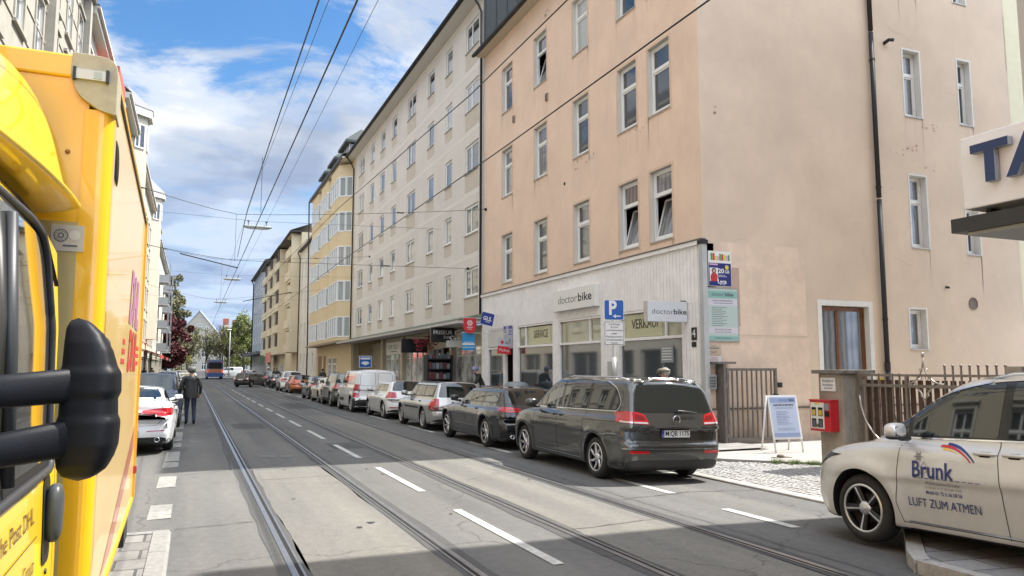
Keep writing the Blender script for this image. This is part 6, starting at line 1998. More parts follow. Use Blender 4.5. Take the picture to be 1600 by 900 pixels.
def mirrors(root, P, x, z, y, mt, s=1.0, lower=None):
    for sg in (1, -1):
        m = MB()
        m.blob((x, sg * (y + 0.13 * s), z + 0.06), (0.075 * s, 0.115 * s, 0.075 * s), 14, 10, 0.75)
        o = m.build('wing_mirror', mt, root)
        q = MB(); q.box(x - 0.066 * s, x - 0.060 * s, sg * (y + 0.05), sg * (y + 0.20 * s), z + 0.015, z + 0.100)
        q.blob((x - 0.01, sg * (y + 0.03), z - 0.015), (0.04, 0.08, 0.025), 10, 6, 0.8)
        q.blob((x + 0.0, sg * (y + 0.13 * s), z + 0.0), (0.070 * s, 0.105 * s, 0.025), 12, 6, 0.8)
        q.build('mirror_housing', M_blk, o)
def plate(root, x, y, z, sgn, txt, tilt=0.0, w=0.52):
    """number plate facing along sgn * x"""
    m = MB()
    m.box(x - 0.004 * sgn, x + 0.008 * sgn, y - w / 2 - 0.008, y + w / 2 + 0.008, z - 0.063, z + 0.063, 2)
    m.box(x, x + 0.011 * sgn, y - w / 2, y + w / 2, z - 0.055, z + 0.055, 0)
    right = Vector((0, -sgn * -1.0, 0)) if sgn > 0 else Vector((0, -1, 0))
    right = Vector((0, 1, 0)) if sgn > 0 else Vector((0, -1, 0))
    xx = x + 0.0125 * sgn
    e0 = Vector((xx, y, z)) - right * (w / 2 - 0.022)
    m.box(xx - 0.001 * sgn, xx + 0.0005 * sgn, e0.y - 0.022, e0.y + 0.022, z - 0.053, z + 0.053, 1)
    if txt:
        put_text(m, txt, Vector((xx, y, z)) + right * 0.022, right, (0, 0, 1), 0.074, w * 0.84, 2, out=0.0015, bold=0.015)
        put_text(m, 'D', e0 + Vector((0, 0, -0.03)), right, (0, 0, 1), 0.022, None, 0, out=0.0015)
    return m.build('number_plate', [M_plate, M_eu, M_ink], root)
def side_glass(b, root, polys, trim=None, surround=None, trim_w=0.014, glass=None, rev=False):
    """polys: door panes (x, z) rings; surround: outline of the whole side glazing"""
    for sg in (1, -1):
        if surround:
            m = MB(); b.patch(m, surround, 'y', sg, 0.002)
            m.build('window_surround', M_gloss, root)
        for p in polys:
            m = MB(); b.patch(m, rnd(p, 0.03), 'y', sg, 0.0045)
            m.build('side_window', glass or M_glass, root)
        if trim and surround:
            m = MB(); b.line(m, surround, 'y', sg, trim_w, 0.005, closed=True)
            m.build('window_trim', trim, root)
def seams(b, root, lines, w=0.007):
    m = MB()
    for pts, axis in lines:
        if axis == 'y':
            b.line(m, pts, 'y', 1, w, 0.0016, both=True)
        elif axis == 'r':
            b.line(m, pts, 'x', -1, w, 0.0016)
        elif axis == 'f':
            b.line(m, pts, 'x', 1, w, 0.0016)
        else:
            b.line(m, pts, 'z', 1, w, 0.0016)
    return m.build('panel_seams', M_gap, root)
def handles(b, root, pts, mt, L=0.11):
    for sg in (1, -1):
        for (x, z) in pts:
            m = MB()
            loc, n = b.hit('y', sg, x, z)
            m.blob((loc.x, loc.y + sg * 0.012, loc.z), (L, 0.018, 0.016), 14, 6, 0.7)
            h = m.build('door_handle', mt, root)
            q = MB(); b.patch(q, rnd([(x - L * .5, z - .03), (x + L * .5, z - .03), (x + L * .5, z + .015), (x - L * .5, z + .015)], .02), 'y', sg, 0.002)
            q.build('handle_recess', M_gap, h)
def lamp(b, root, name, polys, mats):
    """polys: list of (ring, axis, sgn, material index)"""
    m = MB()
    for k, (ring, axis, sg, mi) in enumerate(polys):
        b.patch(m, ring, axis, sg, 0.006 + 0.002 * k, mi, step=0.03)
    return m.build(name, mats, root)
def rail(b, root, sg, x0, x1, y, mt, h=0.035):
    pts = []
    for i in range(9):
        t = i / 8; x = x0 + (x1 - x0) * t
        z = b.hit('z', 1, x, sg * y)[0].z
        pts.append((x, sg * y, z + (h if 0 < i < 8 else -0.01)))
    MB().tube(pts, 0.015, 8).build('roof_rail', mt, root)
def mirror_y(ring):
    return [(-p[0], p[1]) for p in ring][::-1]

def sharan_params(**k):
    P = dict(W=1.90, H=1.72, xf=2.44, xr=-2.42, ax_f=1.49, ax_r=-1.43, wr=0.335, zb=0.20,
             sec=[(0.15, .90), (0.24, .945), (0.34, .96), (0.55, .985), (0.78, 1.0), (0.92, .985), (1.02, .955), (1.15, .92)],
             deck=[(-2.5, 1.03), (-2.2, 1.08), (0.6, 1.06), (1.35, 1.05), (1.7, 1.00), (2.1, .88), (2.45, .74)],
             front=[(.15, 2.28), (.26, 2.38), (.42, 2.44), (.62, 2.43), (.78, 2.36), (.95, 2.2), (1.1, 1.9)],
             rear=[(.15, -2.20), (.25, -2.36), (.45, -2.42), (.60, -2.42), (.64, -2.36), (.95, -2.335), (1.2, -2.29)],
             belt=[(-2.4, 1.10), (1.4, 1.02)], cf=0.42, cr=0.13, kr=0.05, kf=0.10,
             gh=dict(wb=0.865, tumble=0.235, xm=-0.4, taper=0.04, taperf=0.03, rr=0.11, re=0.08, cw=0.16, cr=0.10, crown=0.045,
                     roof=[(1.5, 1.45), (0.45, 1.685), (-0.4, 1.72), (-1.4, 1.70), (-2.2, 1.65)],
                     ws=((1.62, 1.0), (0.45, 1.66)), rw=((-2.37, 1.03), (-2.13, 1.66))), crease=[(0.70, 0.012)], flare=0.016)
    P.update(k)
    return P
def build_mpv(root, b, PM, dark_rims=False, rear_plate=None, trim=M_chrome):
    """large family van with sliding doors"""
    sur = rnd([(1.43, 1.05), (-1.98, 1.10), (-2.06, 1.24), (-1.84, 1.47), (-1.52, 1.565), (-0.6, 1.60), (0.2, 1.575), (0.62, 1.47), (1.05, 1.26)], [.02, .10, .10, .1, .1, .3, .3, .3, .3])
    side_glass(b, root, [[(1.28, 1.075), (0.98, 1.085), (0.98, 1.26), (1.10, 1.20)],
                         [(0.93, 1.085), (0.05, 1.09), (0.00, 1.555), (0.2, 1.55), (0.60, 1.445), (0.93, 1.285)],
                         [(-0.04, 1.09), (-0.96, 1.105), (-1.0, 1.565), (-0.08, 1.565)],
                         [(-1.05, 1.11), (-1.93, 1.125), (-2.0, 1.235), (-1.80, 1.45), (-1.5, 1.54), (-1.09, 1.56)]], trim, sur)
    seams(b, root, [([(1.0, 0.27), (1.06, 0.45), (1.02, 0.70), (0.98, 1.05)], 'y'), ([(0.02, 1.08), (0.0, 0.7), (-0.02, 0.26)], 'y'),
                    ([(-1.02, 1.09), (-0.99, 0.92), (-1.0, 0.72), (-0.95, 0.28)], 'y'),
                    ([(-0.99, 0.93), (-1.6, 0.935), (-2.14, 0.94)], 'y'), ([(1.0, 0.275), (-0.95, 0.265)], 'y'),
                    ([(1.66, 1.02), (1.95, 0.88), (2.1, .80)], 'y'),
                    ([(-0.76, 1.05), (-0.78, 0.72), (-0.70, 0.585), (0, 0.575), (0.70, 0.585), (0.78, 0.72), (0.76, 1.05)], 'r')])
    # tailgate glass
    m = MB(); b.patch(m, rnd([(-0.715, 1.10), (0.715, 1.10), (0.655, 1.36), (0.575, 1.565), (0, 1.59), (-0.575, 1.565), (-0.655, 1.36)], .07), 'x', -1, 0.004)
    rw = m.build('rear_window', M_glass, root)
    m = MB(); b.patch(m, rnd([(-0.17, 1.602), (0.17, 1.602), (0.16, 1.622), (-0.16, 1.622)], .01), 'x', -1, 0.006)
    m.build('brake_light', M_redd, root)
    m = MB(); m.tube([(-2.40, -0.02, 1.09), (-2.385, -0.03, 1.13), (-2.375, -0.16, 1.125), (-2.365, -0.40, 1.10)], [.022, .02, .012, .008], 8)
    m.build('rear_wiper', M_blk, root)
    m = MB(); b.patch(m, rnd([(-0.70, 1.13), (0.70, 1.13), (0.56, 1.58), (0.3, 1.62), (-0.3, 1.62), (-0.56, 1.58)], .08), 'x', 1, 0.004)
    m.build('windshield', M_glass, root)
    # rear lamps wrap from the side round to the tailgate
    for sg in (1, -1):
        fl = lambda r: r if sg > 0 else mirror_y(r)
        lamp(b, root, 'taillight', [(rnd([(-.15, .915), (.80, .945), (1.04, 1.09), (.5, 1.115), (.0, 1.10), (-.10, 1.06)], .02), 'R', sg, 0),
                                    (rnd([(-.13, .925), (.6, .945), (.6, .965), (-.12, .95)], .005), 'R', sg, 2),
                                    (rnd([(-.11, .985), (.12, .99), (.12, 1.075), (-.06, 1.05)], .01), 'R', sg, 1),
                                    (rnd([(.18, .92), (.195, .92), (.195, 1.108), (.18, 1.108)], .002), 'R', sg, 3)], [M_red, M_redd, M_lens, M_gap])
        lamp(b, root, 'headlight', [(rnd([(-.20, .68), (.30, .70), (1.05, .86), (.6, .88), (-.15, .79)], .02), 'F', sg, 0),
                                    (rnd([(-.10, .70), (.20, .71), (.20, .80), (-.05, .775)], .03), 'F', sg, 1)], [M_gloss, M_lens])
        m = MB(); b.patch(m, rnd(fl([(0.50, 0.475), (0.82, 0.470), (0.82, 0.515), (0.50, 0.51)]), .01), 'x', -1, 0.006, step=.03)
        m.build('reflector', M_red, root)
        rail(b, root, sg, 0.3, -1.95, 0.60, M_chrome)
    # lower rear bumper, grille
    m = MB()
    b.patch(m, rnd([(-0.92, 0.22), (0.92, 0.22), (0.90, 0.33), (0.70, 0.37), (-0.70, 0.37), (-0.90, 0.33)], .03), 'x', -1, 0.004)
    m.build('rear_valance', M_blk, root)
    m = MB(); b.patch(m, rnd([(-0.35, 0.50), (0.35, 0.50), (0.40, 0.60), (-0.40, 0.60)], .02), 'x', 1, 0.004)
    m.build('grille', M_blk, root)
    m = MB(); b.patch(m, rnd([(-0.55, 0.30), (0.55, 0.30), (0.62, 0.42), (-0.62, 0.42)], .02), 'x', 1, 0.004)
    m.build('air_intake', M_blk, root)
    m = MB(); b.line(m, [(-0.90, 0.545), (0.90, 0.545)], 'x', -1, 0.012, 0.008)
    m.build('chrome_strip', M_chrome, root)
    for sg in (1, -1):
        m = MB(); b.line(m, [(0.95, 0.29), (-0.92, 0.28)], 'y', sg, 0.014, 0.006); m.build('sill_strip', M_chrome, root)
    handles(b, root, [(0.13, 0.96), (-0.13, 0.96)], PM if not dark_rims else M_chrome)
    mirrors(root, b.P, 0.93, 1.07, 0.90, PM)
def roundel(root, x, y, z, r, sgn=-1):
    """round badge with a V over a W"""
    m = MB()
    m.lathe([(r, 0), (r, 0.006 * sgn), (r * 0.84, 0.010 * sgn), (r * 0.82, 0.004 * sgn)], 32, 'x', (x, y, z), 0)
    m.lathe([(r * 0.84, 0.003 * sgn), (0.0005, 0.003 * sgn)], 24, 'x', (x, y, z), 1)
    def st(a, b_, w=0.10):
        a = Vector(a) * r; b_ = Vector(b_) * r
        d = (b_ - a).normalized(); n = Vector((-d.y, d.x)) * w * r
        ring = [a + n, a - n, b_ - n, b_ + n]
        s = -1 if sgn < 0 else 1
        m.extr([(y + s * p.x, z + p.y) for p in ring], x + 0.002 * sgn, x + 0.009 * sgn, 'x', 0)
    st((-0.38, 0.76), (0, 0.08)); st((0.38, 0.76), (0, 0.08))
    st((-0.70, 0.42), (-0.32, -0.70)); st((-0.32, -0.70), (0, -0.02)); st((0, -0.02), (0.32, -0.70)); st((0.32, -0.70), (0.70, 0.42))
    m.build('badge', [M_chrome, M_gap], root)

# ------------------------------------------------------------ one table-driven builder for the other kinds of car
def mk(L, Wd, H, wb, fo, wr, zb=0.18, belt=(0.92, 0.90), hood=(0.90, 0.70), cowl=0.75, roof=None, ws=None, rw=None, tail='hatch', deckz=None, wbg=0.83, tumble=0.28, **k):
    """roof: list of (x, z); ws: (cowl x, roof x); rw: (belt x, roof x)"""
    xf = L / 2; xr = -L / 2
    axf = xf - fo; axr = axf - wb
    bz = lambda x: belt[0] + (belt[1] - belt[0]) * (x - xr) / L
    if deckz is None:
        deck = [(xr - .1, belt[0] - .04), (cowl - .1, bz(cowl)), (cowl + .25, hood[0]), (xf - .35, (hood[0] + hood[1]) / 2 + .02), (xf, hood[1])]
    else:
        deck = [(xr - .1, deckz - .03), (rw[0] + .1, deckz + .02), (rw[0] + .3, belt[0]), (cowl - .1, bz(cowl)), (cowl + .25, hood[0]), (xf - .35, (hood[0] + hood[1]) / 2 + .03), (xf, hood[1])]
    rz = roof[-1][1]
    P = dict(W=Wd, H=H, xf=xf, xr=xr, ax_f=axf, ax_r=axr, wr=wr, zb=zb,
             sec=[(zb - .05, .89), (zb + .06, .94), (.36, .965), (.55, .99), (.72, 1.0), (belt[0] - .06, .975), (belt[0] + .06, .94), (belt[0] + .3, .90)],
             deck=deck, front=[(zb - .05, xf - .18), (zb + .06, xf - .05), (.42, xf), (.60, xf - .015), (hood[1] + .06, xf - .10), (hood[1] + .25, xf - .4)],
             rear=[(zb - .05, xr + .22), (zb + .06, xr + .06), (.42, xr), (.58, xr + .01), (.64, xr + .06), (belt[0], xr + .09), (belt[0] + .3, xr + .15)],
             belt=[(xr, belt[0]), (xf, belt[1])], cf=.38, cr=.14, kr=.07, kf=.11, flare=.014,
             gh=dict(wb=wbg, tumble=tumble, xm=-.2, taper=.05, taperf=.03, rr=.10, re=.07, cw=.14, cr=.10, crown=.045, roof=roof,
                     ws=((ws[0], bz(ws[0]) - .02), (ws[1], roof[0][1] if len(roof) < 3 else roof[1][1] - .02)), rw=((rw[0], (deckz or belt[0]) - .02), (rw[1], rz - .02))))
    g = k.pop('gh', {})
    P.update(k); P['gh'].update(g)
    return P
def bodycar(root, h, P, PM, pillars, tail, wheels, trim=None, win_x=None, rear_glass=None, plate_txt='', plate_z=.55, plate_x=None, seamy=True, handle=None, shield=True, rearwin=True, mirror_m=None,
            bump_mat=None, cladding=False, door_z=None, grille=True, rails=None, head=None, hpaint=None, npanes_trim=M_gloss, mirror=True, rimr=None, label_tail='taillight', glass_t=M_glass, blades=7, rear_black=.30):
    """pillars: x positions from the front of the glasshouse to its rear, at belt height"""
    if isinstance(h, Body):
        b = h
    else:
        b = Body(P, h)
    g = P['gh']
    b.object(PM, root)
    bz = lambda x: float(_pl(x, P['belt']))
    rzf = lambda x: float(_pl(x, g['roof']))
    (wx0, wz0), (wx1, wz1) = g['ws']; (rx0, rz0), (rx1, rz1) = g['rw']
    def top(x):
        # height of the glazing's upper edge: the roof less a margin, cut by windscreen and tailgate slopes
        t = rzf(x) - .115
        t = min(t, wz0 + (x - wx0) / (wx1 - wx0) * (wz1 - wz0) - .085)
        if tail_slope:
            t = min(t, rz0 + (x - rx0) / (rx1 - rx0) * (rz1 - rz0) - .085)
        return t
    tail_slope = True
    xs0, xs1 = pillars[0], pillars[-1]
    low = lambda x: bz(x) + .045
    def ring(xa, xb, inset=0.0):
        """outline between two x positions, xa in front"""
        up = []; n = 10
        for i in range(n + 1):
            x = xa + (xb - xa) * i / n
            up.append((x, max(top(x) - inset, low(x) + inset + .004)))
        r = [(xb, low(xb) + inset), (xa, low(xa) + inset)] + up
        q = []
        for p in r:
            if not q or math.hypot(p[0] - q[-1][0], p[1] - q[-1][1]) > .012:
                q.append(p)
        if math.hypot(q[0][0] - q[-1][0], q[0][1] - q[-1][1]) < .012:
            q.pop()
        return q
    sur = ring(xs0, xs1)
    panes = [ring(a - .022, c + .022, .018) for a, c in zip(pillars, pillars[1:])]
    for sg in (1, -1):
        m = MB(); b.patch(m, sur, 'y', sg, .002); m.build('window_surround', npanes_trim, root)
        for p in panes:
            m = MB(); b.patch(m, p, 'y', sg, .0045); m.build('side_window', glass_t, root)
        if trim:
            m = MB(); b.line(m, sur, 'y', sg, .014, .005, closed=True); m.build('window_trim', trim, root)
    if rear_glass:
        m = MB(); b.patch(m, rnd(rear_glass, .06), 'x', -1, .004); m.build('rear_window', M_glass, root)
    if shield:
        zt = g['roof'][1][1] if len(g['roof']) > 2 else g['roof'][0][1]
        z0 = bz(wx0) + .07; w0 = g['wb'] - .10; w1 = g['wb'] - .10 - g['tumble'] * (zt - z0)
        m = MB(); b.patch(m, rnd([(-w0, z0 + .02), (0, z0), (w0, z0 + .02), (w1, zt - .13), (0, zt - .085), (-w1, zt - .13)], .05), 'x', 1, .004)
        m.build('windshield', M_glass, root)
    if seamy:
        ln = []
        dz = P['zb'] + .10
        for i, x in enumerate(pillars[:-1]):
            if i == 0:
                x = x - .06 if x > P['ax_f'] - .45 else x
                x = min(x, P['ax_f'] - .42)
            if x < P['ax_r'] + .25:
                x2 = P['ax_r'] + P['wr'] + .10
                ln.append(([(x, low(x)), (x + .02, .80), (min(x2, x + .35), .60), (x2 + .02, dz)], 'y')); continue
            ln.append(([(x, low(x)), (x + .01, .7), (x - .01, dz)], 'y'))
        ln.append(([(min(pillars[0], P['ax_f'] - .42), dz), (P['ax_r'] + P['wr'] + .12, dz)], 'y'))
        if rear_glass:
            zt = min(p[1] for p in rear_glass)
            ln.append(([(-.70, zt + .02), (-.69, .70), (-.60, .585), (.60, .585), (.69, .70), (.70, zt + .02)], 'r'))
        seams(b, root, ln)
    for sg in (1, -1):
        lamp(b, root, 'taillight', [(rnd(r, .02), 'R', sg, mi) for r, mi in tail], [M_red, M_redd, M_lens, M_gloss])
        hd = head or [(-.18, P['deck'][-1][1] - .10), (.25, P['deck'][-1][1] - .08), (.9, P['deck'][-1][1] + .05), (.5, P['deck'][-1][1] + .07), (-.12, P['deck'][-1][1] + .02)]
        lamp(b, root, 'headlight', [(rnd(hd, .02), 'F', sg, 0)], [M_lens])
        if rails:
            rail(b, root, sg, rails[0], rails[1], rails[2], rails[3])
    bm_ = bump_mat or M_blk
    m = MB()
    hw = P['W'] / 2
    b.patch(m, rnd([(-hw + .05, P['zb'] + .02), (hw - .05, P['zb'] + .02), (hw - .08, rear_black), (hw - .25, rear_black + .05), (-hw + .25, rear_black + .05), (-hw + .08, rear_black)], .03), 'x', -1, .004)
    m.build('rear_valance', bm_, root)
    if grille:
        m = MB()
        b.patch(m, rnd([(-.42, .42), (.42, .42), (.46, .58), (-.46, .58)], .03), 'x', 1, .004)
        m.build('grille', M_blk, root)
        m = MB(); b.patch(m, rnd([(-.6, .24), (.6, .24), (.66, .36), (-.66, .36)], .03), 'x', 1, .004)
        m.build('air_intake', M_blk, root)
    if cladding:
        for sg in (1, -1):
            m = MB()
            b.patch(m, [(P['ax_f'] - P['wr'] - .05, P['zb'] + .02), (P['ax_f'] - P['wr'] - .05, P['zb'] + .15), (P['ax_r'] + P['wr'] + .05, P['zb'] + .15), (P['ax_r'] + P['wr'] + .05, P['zb'] + .02)], 'y', sg, .006)
            m.build('sill_cladding', M_blk, root)
    hz = bz(0) - .09
    if handle is not False:
        hp = [(x + .14, hz) for x in pillars[1:3] if x + .1 > P['ax_r'] - .1]
        if len(hp) > 1 and hp[0][0] - hp[1][0] < .4:
            hp = hp[:1]
        handles(b, root, hp, handle or PM, .095)
    if mirror:
        mirrors(root, P, pillars[0] - .12, bz(pillars[0]) + .06, g['wb'] + .03, mirror_m or PM, .9)
    if plate_z:
        xx = b.hit('x', -1, 0, plate_z)[0].x
        plate(root, xx - .012, 0, plate_z, -1, plate_txt)
    add_wheels(root, P, wheels, rimr, blades=blades)
    return b
def car(name, label, cat, x, y, heading=0.0, group=None, z=0.0, pitch=0.0):
    """heading 0 = facing up the street (+Y)"""
    o = thing(name, label, cat, (x, y, z), 0, group)
    o.rotation_euler = (0, pitch, PI / 2 + heading)
    return o
RG = 'cars parked along the right-hand kerb'
LG = 'cars parked along the left-hand kerb'
# ------------------------------------------------------------ kinds of car
def tl(z0, z1, a=-.45, c=.75, mi=0, sl=0.0):
    return ([(a, z0), (c, z0 + sl), (c, z1 + sl), (a, z1)], mi)
def spec_estate():        # low sporty estate
    return mk(4.70, 1.83, 1.45, 2.85, .82, .335, belt=(.97, .92), hood=(.93, .72), cowl=.85,
              roof=[(.3, 1.40), (-.1, 1.435), (-.9, 1.44), (-1.6, 1.40), (-1.95, 1.36)], ws=(1.02, .18), rw=(-2.26, -1.78), wbg=.80, tumble=.42, kr=.10, flare=.022)
def spec_oldestate():     # upright estate of the early 2000s
    return mk(4.40, 1.74, 1.49, 2.51, .88, .315, belt=(.93, .90), hood=(.90, .72), cowl=.78,
              roof=[(.25, 1.42), (-.1, 1.455), (-.9, 1.46), (-1.6, 1.44), (-1.95, 1.41)], ws=(1.0, .2), rw=(-2.12, -1.92), wbg=.775, tumble=.30)
def spec_hatch(L=3.97, H=1.46, wb=2.47):
    return mk(L, 1.69, H, wb, .80, .305, belt=(.95, .88), hood=(.89, .70), cowl=.72,
              roof=[(.2, H - .07), (-.2, H - .02), (-.9, H - .02), (-1.35, H - .07), (-1.6, H - .11)], ws=(.95, .12), rw=(-L / 2 + .12, -L / 2 + .40), wbg=.76, tumble=.30, cr=.17)
def spec_van():
    P = mk(4.40, 1.85, 1.80, 2.79, .90, .325, belt=(1.16, 1.10), hood=(1.10, .86), cowl=.95,
           roof=[(.55, 1.68), (.1, 1.765), (-.8, 1.79), (-1.6, 1.78), (-2.1, 1.75)], ws=(1.3, .5), rw=(-2.17, -2.12), wbg=.865, tumble=.10, cr=.08, kr=.02)
    P['gh']['re'] = .12; P['gh']['taper'] = .01
    return P
def spec_suv(L=4.25, H=1.68, W=1.80, wb=2.58):
    return mk(L, W, H, wb, .85, .34, zb=.24, belt=(1.06, 1.02), hood=(1.01, .86), cowl=.78,
              roof=[(.3, H - .08), (-.1, H - .03), (-.9, H - .02), (-1.6, H - .05), (-1.95, H - .08)], ws=(1.05, .28), rw=(-L / 2 + .10, -L / 2 + .26), wbg=W / 2 - .08, tumble=.24)
def spec_mini():
    return mk(3.82, 1.72, 1.41, 2.49, .66, .30, belt=(.93, .88), hood=(.90, .74), cowl=.78,
              roof=[(.35, 1.36), (-.1, 1.395), (-.9, 1.385), (-1.3, 1.36), (-1.6, 1.34)], ws=(.85, .38), rw=(-1.80, -1.50), wbg=.77, tumble=.28, cr=.20, flare=.03)
def spec_saloon():
    P = mk(4.93, 1.87, 1.47, 2.97, .85, .34, belt=(.96, .92), hood=(.92, .70), cowl=.90,
           roof=[(.35, 1.40), (-.1, 1.455), (-.7, 1.46), (-1.1, 1.43), (-1.4, 1.36)], ws=(1.12, .2), rw=(-1.80, -.95), deckz=1.09, wbg=.80, tumble=.42, cr=.12, kr=.12)
    P['rear'] = [(.13, -2.25), (.24, -2.40), (.42, -2.465), (.60, -2.455), (.66, -2.425), (.80, -2.42), (1.0, -2.425), (1.10, -2.43)]
    P['deck'] = [(-2.6, 1.06), (-2.3, 1.085), (-1.7, 1.10), (-1.4, 1.02), (.8, .95), (1.15, .92), (2.1, .83), (2.46, .70)]
    return P
SPEC = {}
def kind_body(key, P, h):
    if key not in SPEC:
        SPEC[key] = Body(P, h)
    return SPEC[key]
def rg(w0, w1, z0, z1, k=.6):
    return [(-w0, z0), (w0, z0), (w0 * (1 - k) + w1 * k, z0 + (z1 - z0) * .6), (w1, z1), (0, z1 + .02), (-w1, z1), (-w0 * (1 - k) - w1 * k, z0 + (z1 - z0) * .6)]
def c_estate(root, PM, h=.036, **k):
    P = spec_estate()
    kw = dict(pillars=[.86, -.02, -.86, -1.72], tail=[([(-.20, .84), (.1, .82), (.85, .86), (1.05, .91), (.6, .93), (.05, .935), (-.19, .90)], 0), ([(-.17, .86), (.2, .85), (.2, .87), (-.15, .885)], 1)],
              wheels='swirl', trim=M_gloss, rear_glass=rg(.66, .50, 1.0, 1.33), plate_z=.60, rails=(.1, -1.5, .53, M_gloss), rimr=.235)
    kw.update(k)
    return bodycar(root, kind_body('estate', P, h), P, PM, **kw)
def c_oldestate(root, PM, h=.04, **k):
    P = spec_oldestate()
    kw = dict(pillars=[.80, -.10, -.98, -1.86], tail=[([(.10, .60), (.86, .60), (.80, .92), (.10, .92)], 0), ([(.10, .60), (.86, .60), (.86, .64), (.10, .64)], 1)],
              wheels='steel', trim=M_blk, rear_glass=rg(.64, .52, .96, 1.36), plate_z=.78, rails=(.1, -1.7, .56, M_blk), handle=M_blk, npanes_trim=M_blk)
    kw.update(k)
    return bodycar(root, kind_body('oldestate', P, h), P, PM, **kw)
def c_hatch(root, PM, h=.04, key='hatch', L=3.97, H=1.46, **k):
    P = spec_hatch(L, H)
    kw = dict(pillars=[.72, -.12, -.95, -1.42], tail=[([(-.06, .76), (.75, .75), (.82, .93), (.4, .96), (-.05, .95)], 0)],
              wheels='multi', trim=None, rear_glass=rg(.62, .50, 1.0, 1.33), plate_z=.72)
    kw.update(k)
    return bodycar(root, kind_body(key, P, h), P, PM, **kw)
def c_van(root, PM, h=.045, **k):
    P = spec_van()
    kw = dict(pillars=[1.12, .22, -.52], tail=[([(.10, .62), (.62, .62), (.62, 1.14), (.10, 1.14)], 0), ([(.15, .80), (.57, .80), (.57, .88), (.15, .88)], 2)],
              wheels='steel', trim=None, rear_glass=None, plate_z=.72, handle=M_blk, mirror_m=M_blk, rear_black=.48)
    kw.update(k)
    b = bodycar(root, kind_body('van', P, h), P, PM, **kw)
    seams(b, root, [([(0, .55), (0, 1.70)], 'r'), ([(-.74, .6), (-.74, 1.3), (-.70, 1.66), (.70, 1.66), (.74, 1.3), (.74, .6)], 'r')])
    m = MB(); b.line(m, [(-.66, 1.10), (-.66, 1.45), (-.62, 1.60), (-.06, 1.62), (-.06, 1.08)], 'x', -1, .012, .003, closed=True)
    b.line(m, [(.66, 1.10), (.66, 1.45), (.62, 1.60), (.06, 1.62), (.06, 1.08)], 'x', -1, .012, .003, closed=True)
    m.build('door_pressing', M_gap, root)
    for sg in (1, -1):
        m = MB(); b.patch(m, rnd([(.85, .42), (.0, .42), (.0, .56), (.85, .56)], .06), 'y', sg, .012); m.build('side_bumper', M_blk, root)
        m = MB(); b.patch(m, rnd([(-1.75, .22), (-2.4, .22), (-2.4, .62), (-2.0, .62), (-1.78, .45)], .04), 'y', sg, .006); m.build('bumper_corner', M_blk, root)
    return b
def c_suv(root, PM, h=.045, key='suv', L=4.25, H=1.68, W=1.80, wb=2.58, **k):
    P = spec_suv(L, H, W, wb)
    kw = dict(pillars=[.85, 0.0, -.84, -L / 2 + .40], tail=[([(-.08, .85), (.75, .84), (.80, 1.03), (-.06, 1.03)], 0)],
              wheels='five', trim=None, rear_glass=rg(.68, .56, 1.12, H - .17), plate_z=.78, cladding=True, rails=(.1, -1.6, .56, M_blk))
    kw.update(k)
    return bodycar(root, kind_body(key, P, h), P, PM, **kw)
def c_mini(root, PM, h=.045, **k):
    P = spec_mini()
    kw = dict(pillars=[.70, -.38, -1.35], tail=[([(-.02, .66), (.42, .66), (.42, .92), (-.02, .92)], 0), ([(.04, .74), (.34, .74), (.34, .84), (.04, .84)], 2)],
              wheels='five', trim=M_chrome, rear_glass=rg(.58, .48, 1.0, 1.28), plate_z=.72)
    kw.update(k)
    return bodycar(root, kind_body('mini', P, h), P, PM, **kw)
def c_saloon(root, PM, h=.038, **k):
    P = spec_saloon()
    kw = dict(pillars=[.95, .08, -.78, -1.32], tail=[([(-.32, .80), (.05, .775), (.85, .80), (1.05, .90), (.6, .945), (.0, .935), (-.31, .90)], 0), ([(-.29, .82), (.2, .80), (.8, .83), (.2, .835), (-.28, .85)], 1)],
              wheels='multi', trim=M_gloss, rear_glass=rg(.66, .50, 1.13, 1.37), plate_z=.0)
    kw.update(k)
    return bodycar(root, kind_body('saloon', P, h), P, PM, **kw)
# ------------------------------------------------------------ the cars of the street
RC = rad(1.6)    # camber of the road under the right-hand cars
def put(name, label, cat, xl, yr, P_axr, Wd, group=RG, heading=0.0, right=True):
    """xl: x of the left wheels, yr: y of the rear axle"""
    x = xl + Wd / 2; y = yr - P_axr
    o = car(name, label, cat, x, y, heading, group, z=rz(x) + .004)
    if right:
        o.rotation_euler = (RC, 0, PI / 2 + heading)
    return o
p_grey = paint('paint_warm_grey', (.062, .063, .060), .6, .26)
p_dgrey = paint('paint_dark_grey', (.030, .030, .033), .5, .25)
p_silver = paint('paint_silver', (.44, .44, .42), .6, .32)
p_white = paint('paint_white', (.70, .70, .68))
p_cream = paint('paint_cream', (.55, .50, .38))
p_green = paint('paint_grey_green', (.075, .08, .07), .4)
p_black = paint('paint_black', (.008, .008, .010))
p_orange = paint('paint_orange', (.50, .135, .035), .4)
p_navy = paint('paint_navy', (.010, .018, .038), .3)
p_beige = paint('paint_champagne', (.62, .62, .60), .30, .34)
p_pearl = paint('paint_bright_white', (.80, .80, .80))

